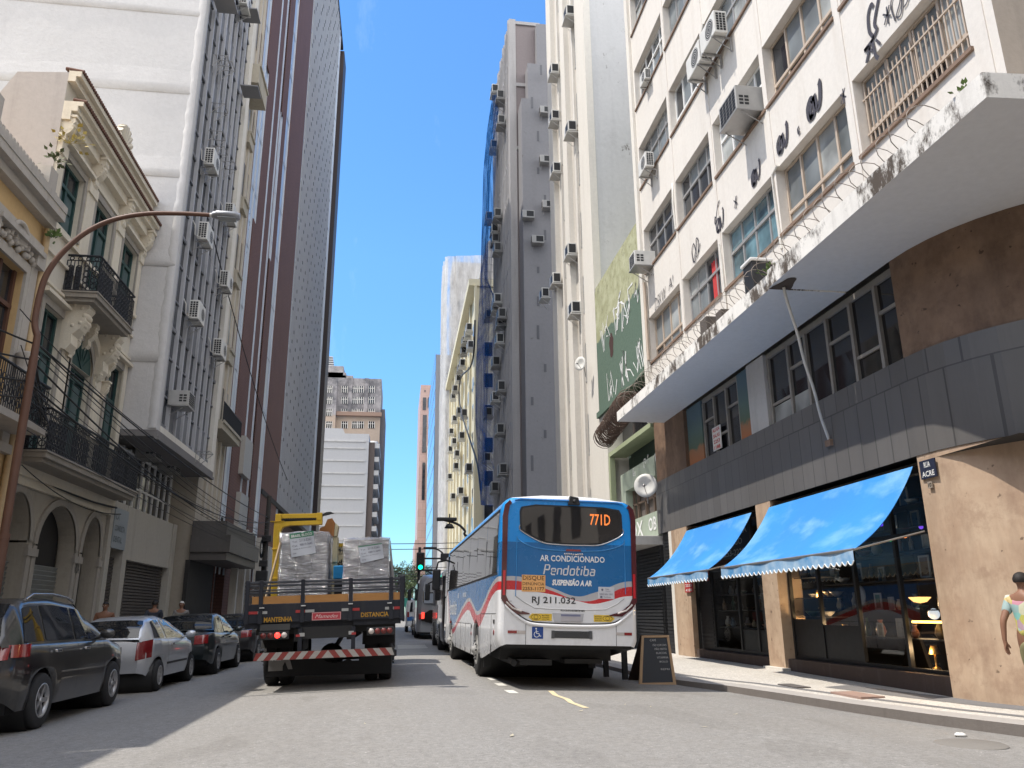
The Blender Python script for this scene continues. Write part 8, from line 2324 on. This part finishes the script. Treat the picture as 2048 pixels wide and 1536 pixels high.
W_ = [(5.95, 5.5, .5), (5.75, 5.2, .55), (5.85, 4.9, .35), (5.6, 5.0, .75), (5.3, 5.3, .6), (5.1, 4.6, .4), (4.9, 4.9, .3), (5.95, 5.9, .3), (5.2, 5.7, .8), (4.6, 4.4, .25), (4.4, 4.2, .3), (5.0, 4.3, .55)]
for i, (z0_, z1_, s_) in enumerate(W_):
    b = MB(); b.tube(sag((xb - .05, YL + .05, z0_), (PX + rnd.uniform(-.1, .1), PY, z1_), s_), rnd.choice([.008, .010, .014, .019]), 5)
    tag(b.build("power_cable", cab), "black cable sagging past the townhouse from the street lamp to the utility pole", "cable", "cables slung along the left pavement")
for i, (z0_, z1_, s_) in enumerate(((5.9, 6.2, .2), (5.6, 5.5, .3), (5.2, 4.9, .25), (4.9, 4.7, .3))):
    b = MB(); b.tube(sag((xb - .05, YL, z0_), (-7.9, 8.0, z1_), s_), .018, 5); tag(b.build("power_cable", cab), "black cable running from the street lamp back along the ochre house", "cable", "cables slung along the ochre house")
b = MB(); b.tube(sag(AX(40, 618, -8.0), AX(345, 900, -7.0), .25) , .012, 5); tag(b.build("power_cable", cab), "single thin cable slanting across the townhouse shutters", "cable")
b = MB(); b.tube(sag(AX(425, 470, -7.35), AX(575, 960, -7.4), .6, 24), .022, 5); tag(b.build("power_cable", cab), "long dark cable drooping down across the brown tower", "cable")
b = MB(); b.tube(sag((-8.45, 18.9, 4.45), (-8.4, 25.3, 4.35), .12), .03, 5); b.tube(sag((-8.4, 18.9, 4.5), (-8.35, 25.6, 4.2), .3), .014, 4); tag(b.build("power_cable", cab), "thick cable lying along the ledge over the arches", "cable")
random.seed(5)
b = MB(); 
for k in range(9): b.tube([(-8.0 + random.uniform(-.2, .2), 17.0 + .2 * k, 6.6 - .1 * k + random.uniform(-.2, .2)), (-7.7, 17.6 + .1 * k, 5.5 + random.uniform(-.3, .3)), (xb, YL, 5.9 - .12 * k)], .014, 4)
tag(b.build("cable_tangle", cab), "tangle of black cables at the balcony of the ochre house", "cable")
for i, (v, Yk) in enumerate(((1086, 70), (1097, 70), (1135, 85), (1141, 85), (1148, 95), (1153, 95), (1158, 95))):
    a = AY(770, v, Yk); b_ = AY(915, v - 2, Yk); a.x = -7.5; b_.x = 7.0
    b = MB(); b.tube(sag(a, b_, .12), .03, 4); tag(b.build("overhead_wire", cab), "overhead wire stretched across the far end of the street", "wire", "wires across the far street")

# ------------------------------------------------------------------ traffic signal and far lamps
YT = 47.0; c0 = AY(841, 1123, YT)
ts = thing("traffic_light", "traffic signal showing green on a long arm over the street", "traffic light", (5.6, YT, -.05))
b = MB(); b.tube([(5.6, YT, -.1), (5.6, YT, 5.4)], .10, 10); ar = AY(870, 1117, YT).z; b.tube([(5.6, YT, ar), (c0.x + .12, YT, ar)], .05, 8); b.tube([(c0.x - .08, YT + .2, 2.6), (c0.x - .05, YT + .2, AY(841, 1094, YT).z)], .085, 8); b.bbox(2.45, 3.05, YT - .25, YT + .1, ar - .12, ar + .28, .04); b.build('pole', M['dark_metal'], ts)
zt_, zb_2 = AY(841, 1105, YT).z, AY(841, 1142, YT).z; hw = .235
b = MB(); b.bbox(c0.x - hw, c0.x + hw, YT - .12, YT + .12, zb_2, zt_, .06); b.build('housing', M['black'], ts)
for k, (nm, m) in enumerate((('green_lens', plain("lit_green", (.02, .6, .3), .3, 0, 0, emit=(.0, .9, .42), es=2.2)), ('amber_lens', plain("dark_amber", (.03, .02, .008), .3)), ('red_lens', plain("dark_lens", (.03, .008, .008), .3)))):
    z = zb_2 + (zt_ - zb_2) * (.2 + .3 * k); b = MB(); b.lathe([(0, -.14), (.125, -.125)], (c0.x, YT, z), 'y', 20); b.build(nm, m, ts)
    b = MB(); b.lathe([(.14, -.12), (.14, -.26)], (c0.x, YT, z), 'y', 16, 0, R(0), R(180)); b.build('visor', M['black'], ts)
def far_lamp(Y, pts, X, label, head, pend=None):
    P_ = [AY(u, v, Y) for u, v in pts]; t_ = thing("street_lamp", label, "street lamp", (X, Y, -.05))
    b = MB(); b.tube([(X, Y, -.1), (X, Y, P_[0].z)], .09, 8); b.tube(lerp_pts([(X, Y, P_[0].z - 1.0)] + P_, 5), .055, 6); b.build('pole', M['dark_metal'], t_)
    b = MB(); e = P_[-1]; d = (P_[-2] - P_[-1]).normalized(); b.bbox(e.x - .1, e.x + .75, Y - .15, Y + .15, e.z - .08, e.z + .06, .04); b.build('lamp_head', M['dark_metal'], t_)
    if pend:
        p = AY(*pend, Y); b = MB(); b.tube([(p.x, Y, p.z + .55), (p.x, Y, p.z)], .03, 5); b.lathe([(0, .15), (.12, .12), (.22, -.05), (0, -.05)], p, 'z', 12); b.build('pendant_lamp', M['dark_metal'], t_)
far_lamp(34, ((937, 1075), (930, 1062), (918, 1050), (900, 1043), (878, 1038)), 4.4 + .5, "dark curved street lamp leaning out over the front of the bus", None, (899, 1054))
far_lamp(52, ((893, 1118), (885, 1106), (872, 1098), (850, 1096)), 4.9, "curved street lamp just above the traffic signal arm", None)
far_lamp(64, ((872, 1162), (865, 1150), (856, 1143), (846, 1140)), 5.0, "farthest curved street lamp right of the traffic signal", None)

# ------------------------------------------------------------------ chalkboard and panel on legs by the kerb
Yc = 15.75; zc = zroad(5.1) + .0
pL, pR = AY(1277, 1361, Yc), AY(1352, 1361, Yc); tL, tR = AY(1283, 1271, Yc + .3), AY(1337, 1270, Yc + .3)
zb0 = -.15
cbd = thing("chalkboard_sign", "wooden A-frame chalkboard with white handwriting standing at the kerb beside the bus", "sign board", ((pL.x + pR.x) / 2, Yc + .3, zb0))
def fc(s, t_, d=0):
    lo = Vector((pL.x + (pR.x - pL.x) * s, Yc, zb0)); hi = Vector((tL.x + (tR.x - tL.x) * s, Yc + .3, tL.z))
    p = lo.lerp(hi, t_); return (p.x, p.y - d, p.z)
b = MB()
for q in ((0, .08, 0, 1), (.92, 1, 0, 1), (.081, .919, .955, 1), (.081, .919, .0, .06)): b.obox(fc, *q, -.02, .02)
b.build('frame', M['wood'], cbd)
b = MB(); b.obox(fc, .07, .93, .05, .97, -.01, .005); b.build('board', plain("slate_board", (.022, .026, .034), .6, 0, .3, 5), cbd)
def fcb(s, t_, d=0):
    p = fc(1 - s, t_); return (p[0] + .06, p[1] + .25 + .75 * (1 - t_), p[2])
b = MB(); b.obox(fcb, 0, 1, 0, 1, -.015, .015); b.build('back_leaf', plain("dark_stained_wood", (.05, .032, .024), .6, 0, .3, 5), cbd)
b = MB()
for i, (tx, s0, t0, h, w_) in enumerate([("CAFÉ", .30, .88, .04, .22), ("PÃO COM OVO", .40, .78, .04, .47), ("PÃO MISTO", .46, .70, .04, .40), ("SUCOS", .5, .62, .04, .34), ("VITAMINA", .52, .53, .04, .36), ("BOLO", .6, .45, .035, .25), ("REFRI", .62, .30, .035, .25)]): b.text(tx, fc, s0, t0, h, w_, .009, -.006)
b.build('chalk_writing', plain("chalk", (.48, .48, .47), .9, 0, .2, 9), cbd)
b = MB(); b.obox(fc, .35, .65, -.03, .0, -.05, .06); b.build('foot', M['black'], cbd)
zp_ = -.03
lg = [AY(1212, 1340, 17.2), AY(1250, 1348, 16.4)]
pn = thing("panel_on_legs", "dark panel on two square legs standing on the pavement behind the bus", "sign", ((lg[0].x + lg[1].x) / 2, 16.8, zp_))
for p in lg:
    b = MB(); b.box(p.x - .05, p.x + .05, p.y - .05, p.y + .05, zp_ - .05, .75); b.build('leg', M['black'], pn)
b = MB(); d = (lg[1] - lg[0]); b.oprism(lambda s, z, d_=0: (lg[0].x + d.x * s + .12 * d_, lg[0].y + d.y * s + .02 * d_, z), [(-.15, .75), (1.15, .75), (1.15, 1.75), (-.15, 1.75)], -.4, .4); b.build('panel', M['dark_metal'], pn)

# ------------------------------------------------------------------ people
skin = plain("brown_skin", (.23, .115, .07), .55, 0, .12, 7, spec=.4); hairm = plain("dark_hair", (.014, .010, .008), .7, 0, .4, 16)
def skinned(name, nodes, edges, m, par, sub=2, root=0):
    me = bpy.data.meshes.new(name); me.from_pydata([n[0] for n in nodes], edges, [])
    o = bpy.data.objects.new(name, me); COL.objects.link(o)
    sk = o.modifiers.new("s", 'SKIN'); sk.use_smooth_shade = True
    for i, n in enumerate(nodes):
        r_ = n[1] if isinstance(n[1], tuple) else (n[1], n[1]); me.skin_vertices[0].data[i].radius = r_
        me.skin_vertices[0].data[i].use_root = (i == root)
    sb = o.modifiers.new("u", 'SUBSURF'); sb.levels = sub; sb.render_levels = sub
    dg = bpy.context.evaluated_depsgraph_get(); m2 = bpy.data.meshes.new_from_object(o.evaluated_get(dg))
    bpy.data.objects.remove(o); m2.name = name
    m2.materials.clear(); m2.materials.append(m)
    for p in m2.polygons: p.use_smooth = True
    q = bpy.data.objects.new(name, m2); COL.objects.link(q); q.parent = par; return q
def person(label, loc, rz, h, shirt, legs, hair=hairm, stride=.22, group=None, lower='trousers', arm=.12, cap=None, sk=skin):
    """one continuous body: pelvis, spine, head, arms, legs, hands with five fingers; facing local -y"""
    t = thing("person", label, "person", loc, local=True, rot=(0, 0, rz), group=group); k = h / 1.75
    V = lambda x, y, z: (x * k, y * k, z * k)
    N = []; E = []
    def nd(p, r_, par=None):
        N.append((V(*p), tuple(q * k for q in r_) if isinstance(r_, tuple) else r_ * k)); 
        if par is not None: E.append((par, len(N) - 1))
        return len(N) - 1
    pel = nd((0, 0, .95), (.15, .11)); wa = nd((0, -.005, 1.10), (.135, .10), pel); ch = nd((0, -.01, 1.30), (.165, .11), wa); sh = nd((0, .0, 1.44), (.13, .085), ch); nk = nd((0, .0, 1.52), .055, sh); nk2 = nd((0, -.012, 1.57), .054, nk)
    hd = nd((0, -.02, 1.645), (.075, .092), nk2); hd2 = nd((0, -.015, 1.70), (.074, .092), hd); hd3 = nd((0, -.01, 1.745), (.045, .058), hd2)
    for s in (-1, 1):
        hp = nd((s * .095, 0, .88), .092, pel); kn = nd((s * .105, -s * stride * .35 - .02, .50), .062, hp); cf = nd((s * .105, -s * stride * .62 + .02, .33), .056, kn); an = nd((s * .105, -s * stride + .03, .085), .040, cf); he = nd((s * .11, -s * stride - .03, .045), .042, an); to = nd((s * .12, -s * stride - .15, .03), .034, he)
        so = nd((s * .185, 0, 1.425), .062, sh); el = nd((s * .235, s * arm + .03, 1.14), .044, so); wr_ = nd((s * .245, s * arm * 1.9 - .06, .91), .030, el); pm_ = nd((s * .245, s * arm * 2.0 - .08, .85), (.032, .020), wr_)
        for f, (dy, L) in enumerate(((-.032, .075), (-.011, .085), (.011, .08), (.031, .062))):
            a = nd((s * .243, s * arm * 2.05 - .085 + dy, .80), .0105, pm_); b_ = nd((s * .236, s * arm * 2.05 - .085 + dy, .80 - L * .55), .0095, a); nd((s * .224, s * arm * 2.05 - .085 + dy, .80 - L), .008, b_)
        a = nd((s * .232, s * arm * 2.0 - .118, .84), .012, pm_); nd((s * .224, s * arm * 2.0 - .135, .795), .010, a)
    skinned('body', N, E, sk, t)
    # clothing
    C_ = [((0, 0, .90), (.165, .128)), ((0, -.005, 1.08), (.155, .12)), ((0, -.01, 1.30), (.182, .128)), ((0, 0, 1.45), (.138, .096)), ((-.19, 0, 1.43), .075), ((-.225, -arm*.6 + .02, 1.22), .066), ((.19, 0, 1.43), .075), ((.225, arm*.6 + .02, 1.22), .066)]
    skinned('shirt', [(V(*p), tuple(q * k for q in r_) if isinstance(r_, tuple) else r_ * k) for p, r_ in C_], [(0, 1), (1, 2), (2, 3), (3, 4), (4, 5), (3, 6), (6, 7)], shirt, t)
    C_ = [((0, 0, .96), (.162, .125)), ((0, 0, .89), (.16, .122))]; E2 = [(0, 1)]
    for s in (-1, 1):
        i0 = len(C_); C_ += [((s * .095, 0, .84), .105), ((s * .105, -s * stride * .35 - .02, .50), .078)] + ([((s * .105, -s * stride * .95 + .03, .12), .064)] if lower == 'trousers' else [])
        E2 += [(1, i0), (i0, i0 + 1)] + ([(i0 + 1, i0 + 2)] if lower == 'trousers' else [])
    skinned('trousers' if lower == 'trousers' else 'shorts', [(V(*p), tuple(q * k for q in r_) if isinstance(r_, tuple) else r_ * k) for p, r_ in C_], E2, legs, t)
    for s in (-1, 1):
        b = MB(); b.bbox(s * .115 - .052, s * .115 + .052, -s * stride - .185, -s * stride + .075, -.005, .085, .03); b.v = [V(*p) for p in b.v]; b.build('shoe', M['rubber'], t, world=False, smooth=True)
        b = MB(); b.ball((s * .079, -.01, 1.655), .012, .022, .032, 6); b.v = [V(*p) for p in b.v]; b.build('ear', sk, t, world=False)
        b = MB(); b.ball((s * .031, -.103, 1.665), .013, .008, .009, 6); b.v = [V(*p) for p in b.v]; b.build('eye', plain("eye_white", (.5, .48, .46), .3), t, world=False)
    b = MB(); b.ball((0, -.112, 1.642), .015, .022, .026, 6); b.v = [V(*p) for p in b.v]; b.build('nose', sk, t, world=False)
    b = MB(); b.ball((0, -.103, 1.603), .026, .01, .008, 6); b.v = [V(*p) for p in b.v]; b.build('mouth', plain("lips", (.2, .07, .055), .5), t, world=False)
    b = MB(); n = 12; vs = []
    for i in range(n + 1):
        a = math.pi * .62 * i / n
        for j in range(25):
            p_ = 2 * math.pi * j / 24; fy = math.cos(p_)
            cut = 1.0 if fy > -.25 else .62
            aa = a * cut; rr = 1 + .03 * math.sin(9 * p_ + 5 * i)
            vs.append(V(.088 * rr * math.sin(aa) * math.sin(p_), -.012 + .108 * rr * math.sin(aa) * fy, 1.672 + .098 * rr * math.cos(aa)))
    b.add(vs, [(i*25+j, i*25+j+1, (i+1)*25+j+1, (i+1)*25+j) for i in range(n) for j in range(24)], 0, True); b.build('hair' if cap is None else 'cap', cap or hair, t, world=False)
    return t
def floral():
    t = NT("bright_print_shirt"); v = t.new("ShaderNodeTexVoronoi"); v.inputs['Scale'].default_value = 9; t.link(t.co(), v.inputs['Vector'])
    sp = t.new("ShaderNodeSeparateXYZ"); t.link(v.outputs[1], sp.inputs[0])
    t.base(t.ramp(sp.outputs[0], [(.1, (.55, .5, .12)), (.3, (.5, .22, .3)), (.5, (.2, .45, .40)), (.7, (.55, .55, .5)), (.9, (.45, .42, .1))])); t.rough(.8); return t.m
person("person walking past the stone corner in a bright printed shirt and patterned shorts", (7.32, 8.75, .06), R(105), 1.56, floral(), plain("olive_print", (.22, .2, .1), .8, 0, .3, 9), lower='shorts', stride=.16)
grp = "people on the left pavement behind the parked cars"
grey_s = plain("grey_shirt", (.2, .19, .18), .8, 0, .15); dark_t = plain("dark_jeans", (.03, .035, .05), .8, 0, .2)
for i, (u, X, hh, rz, sm, cp, lab) in enumerate([(210, -7.5, 1.62, 0, plain("rust_shirt", (.2, .09, .05), .8), None, "person in a rust coloured shirt behind the silver hatchback, seen over its roof"),
        (308, -7.3, 1.72, math.pi, dark_t, None, "person in dark clothes behind the roof edge of the silver hatchback"), (362, -7.0, 1.72, 0, grey_s, plain("white_cap", (.5, .48, .44), .8), "person wearing a white cap behind the dark green sedan")]):
    y = AX(u, 1225, X).y; person(lab, (X, y, -.05), rz, hh, sm, dark_t, cap=cp, group=None)

# ------------------------------------------------------------------ far trees, street sign, corner bush
def tree(name, label, x, y, h, cw, seed, m, group=None, cl=120):
    rnd = random.Random(seed); t = thing(name, label, "tree", (x, y, -.1), group=group)
    b = MB(); b.tube([(x, y, -.2), (x + .1, y, h * .25), (x - .05, y, h * .5)], [h * .028, h * .022, h * .014], 8)
    for k in range(7): a = rnd.uniform(0, 6.3); b.tube([(x, y, h * rnd.uniform(.25, .45)), (x + cw * .5 * math.cos(a), y + cw * .5 * math.sin(a), h * rnd.uniform(.5, .8))], [h * .012, h * .004], 5)
    b.build('trunk', plaster("bark", (.09, .07, .055), patch=.4, scale=3), t)
    b = MB()
    for k in range(cl):
        a = rnd.uniform(0, 6.3); e = rnd.uniform(-.5, 1.3); rr = rnd.uniform(.45, 1.0) * (1 + .25 * math.sin(3 * a + seed))
        c = Vector((x + cw * .5 * rr * math.cos(a) * math.cos(e), y + cw * .5 * rr * math.sin(a) * math.cos(e), h * .62 + h * .34 * rr * math.sin(e)))
        s = cw * rnd.uniform(.05, .1)
        for q in range(26):
            d = Vector((rnd.gauss(0, 1), rnd.gauss(0, 1), rnd.gauss(0, .7))).normalized(); p = c + d * s * rnd.uniform(.3, 1.1); l = cw * rnd.uniform(.012, .022)
            u = d.orthogonal().normalized(); u.rotate(Matrix.Rotation(rnd.uniform(0, 6.3), 3, d)); v = u.cross(d + Vector((rnd.uniform(-.5, .5), 0, .3))).normalized()
            b.quad(p - u * l, p - v * l * .6, p + u * l, p + v * l * .6)
    b.build('crown', m, t, recalc=False)
fol = [plain("foliage_a", (.045, .075, .022), .6, 0, .5, .5), plain("foliage_b", (.07, .10, .035), .6, 0, .5, .5)]
TX = [(812, 190, 13, 11, "dark tree at the end of the street behind the truck"), (832, 150, 8.5, 8, "lighter green tree below the traffic signal"), (800, 230, 15.5, 13, "tallest far tree rising above the truck rail"), (818, 170, 8, 7.5, "small far tree between the truck and the coach")]
for i, (u, Y, h, cw, lab) in enumerate(TX):
    p = AY(u, 1220, Y); tree("broadleaf_tree", lab, p.x, Y, h, cw, 20 + i, fol[i % 2])
p = AY(815, 1205, 100); b = MB(); t = thing("road_sign", "small teal road sign hanging far down the street above the minibus", "sign", (p.x, 100, 0))
b.box(p.x - 1.6, p.x + 1.6, 99.95, 100, p.z - .5, p.z + .5); b.build('panel', plain("teal_sign", (.02, .18, .16), .5), t)
b = MB(); b.tube([(p.x + 1.5, 100.1, -.1), (p.x + 1.5, 100.1, p.z + .5)], .09, 6); b.build('post', M['steel'], t)
tuft((-7.2, AX(190, 1200, -7.2).y, .7), 120, .35, plain("pot_leaf", (.03, .06, .02), .6, 0, .4, 6), "bushy dark green plant at the foot of the wall by the townhouse", 8)
# neighbours that close the street behind the camera's left and the far right
t = thing("rendered_house", "plain pale house next to the ochre one, beside the street", "house", (-8.6, 0, 0))
b = MB(); wallgrid(b, frX(-8.6, 1), -14, 8.95, -.1, 11.1, [(y, y + 1.3, z, z + 2) for y in (-12, -8.5, -5, -1.5, 2, 5.5) for z in (1, 5.5)], .25); b.box(-22, -8.9, -14, 8.94, 0, 11.09); b.build('wall', plaster("plain_house_render", (.5, .46, .4), patch=.3), t)
b = MB(); b.quad((-8.82, -14, 0), (-8.82, 8.9, 0), (-8.82, 8.9, 8.8), (-8.82, -14, 8.8)); b.build('window_glass', M['glass_dark'], t)

def plain_block(name, label, x0, x1, y0, y1, h, fac, sgn, m, gm, step=3.4):
    """street walls behind the camera, seen in the bus glass and paint"""
    t = thing(name, label, "building", ((x0 + x1) / 2, (y0 + y1) / 2, 0)); b = MB(); b.box(x0, x1, y0, y1, -.2, h); b.build('wall', m, t)
    b = MB(); fr_ = frX(fac, sgn) if sgn else frY(fac, 1); a0, a1 = (y0, y1) if sgn else (x0, x1)
    k = a0 + 1.2
    while k < a1 - 1.8:
        z = 4.2
        while z < h - 2.2: b.obox(fr_, k, k + 1.6, z, z + 1.7, .0, .03); z += 3.2
        k += step
    b.build('window_rows', gm, t)['kind'] = 'stuff'
pa, pb_, pc = plaster("pale_block", (.55, .50, .44), patch=.3), plaster("grey_block", (.36, .34, .32), patch=.3), plaster("sand_block", (.48, .40, .30), patch=.3)
plain_block("office_block", "pale office block behind the viewpoint on the left", -24, -8.6, -60, -14.1, 22, -8.6, 1, pb_, M['glass_dark'])
plain_block("office_block", "sand coloured office block behind the viewpoint on the right", 7.9, 24, -40, -1, 24, 7.9, -1, pa, M['glass_dark'])
plain_block("office_block", "grey office block behind the viewpoint further back on the right", 7.9, 24, -90, -40.1, 34, 7.9, -1, pc, M['glass_dark'])
plain_block("office_block", "tall office block closing the street behind the viewpoint", -30, 30, -120, -95, 40, -95, 0, pb_, M['glass_dark'])
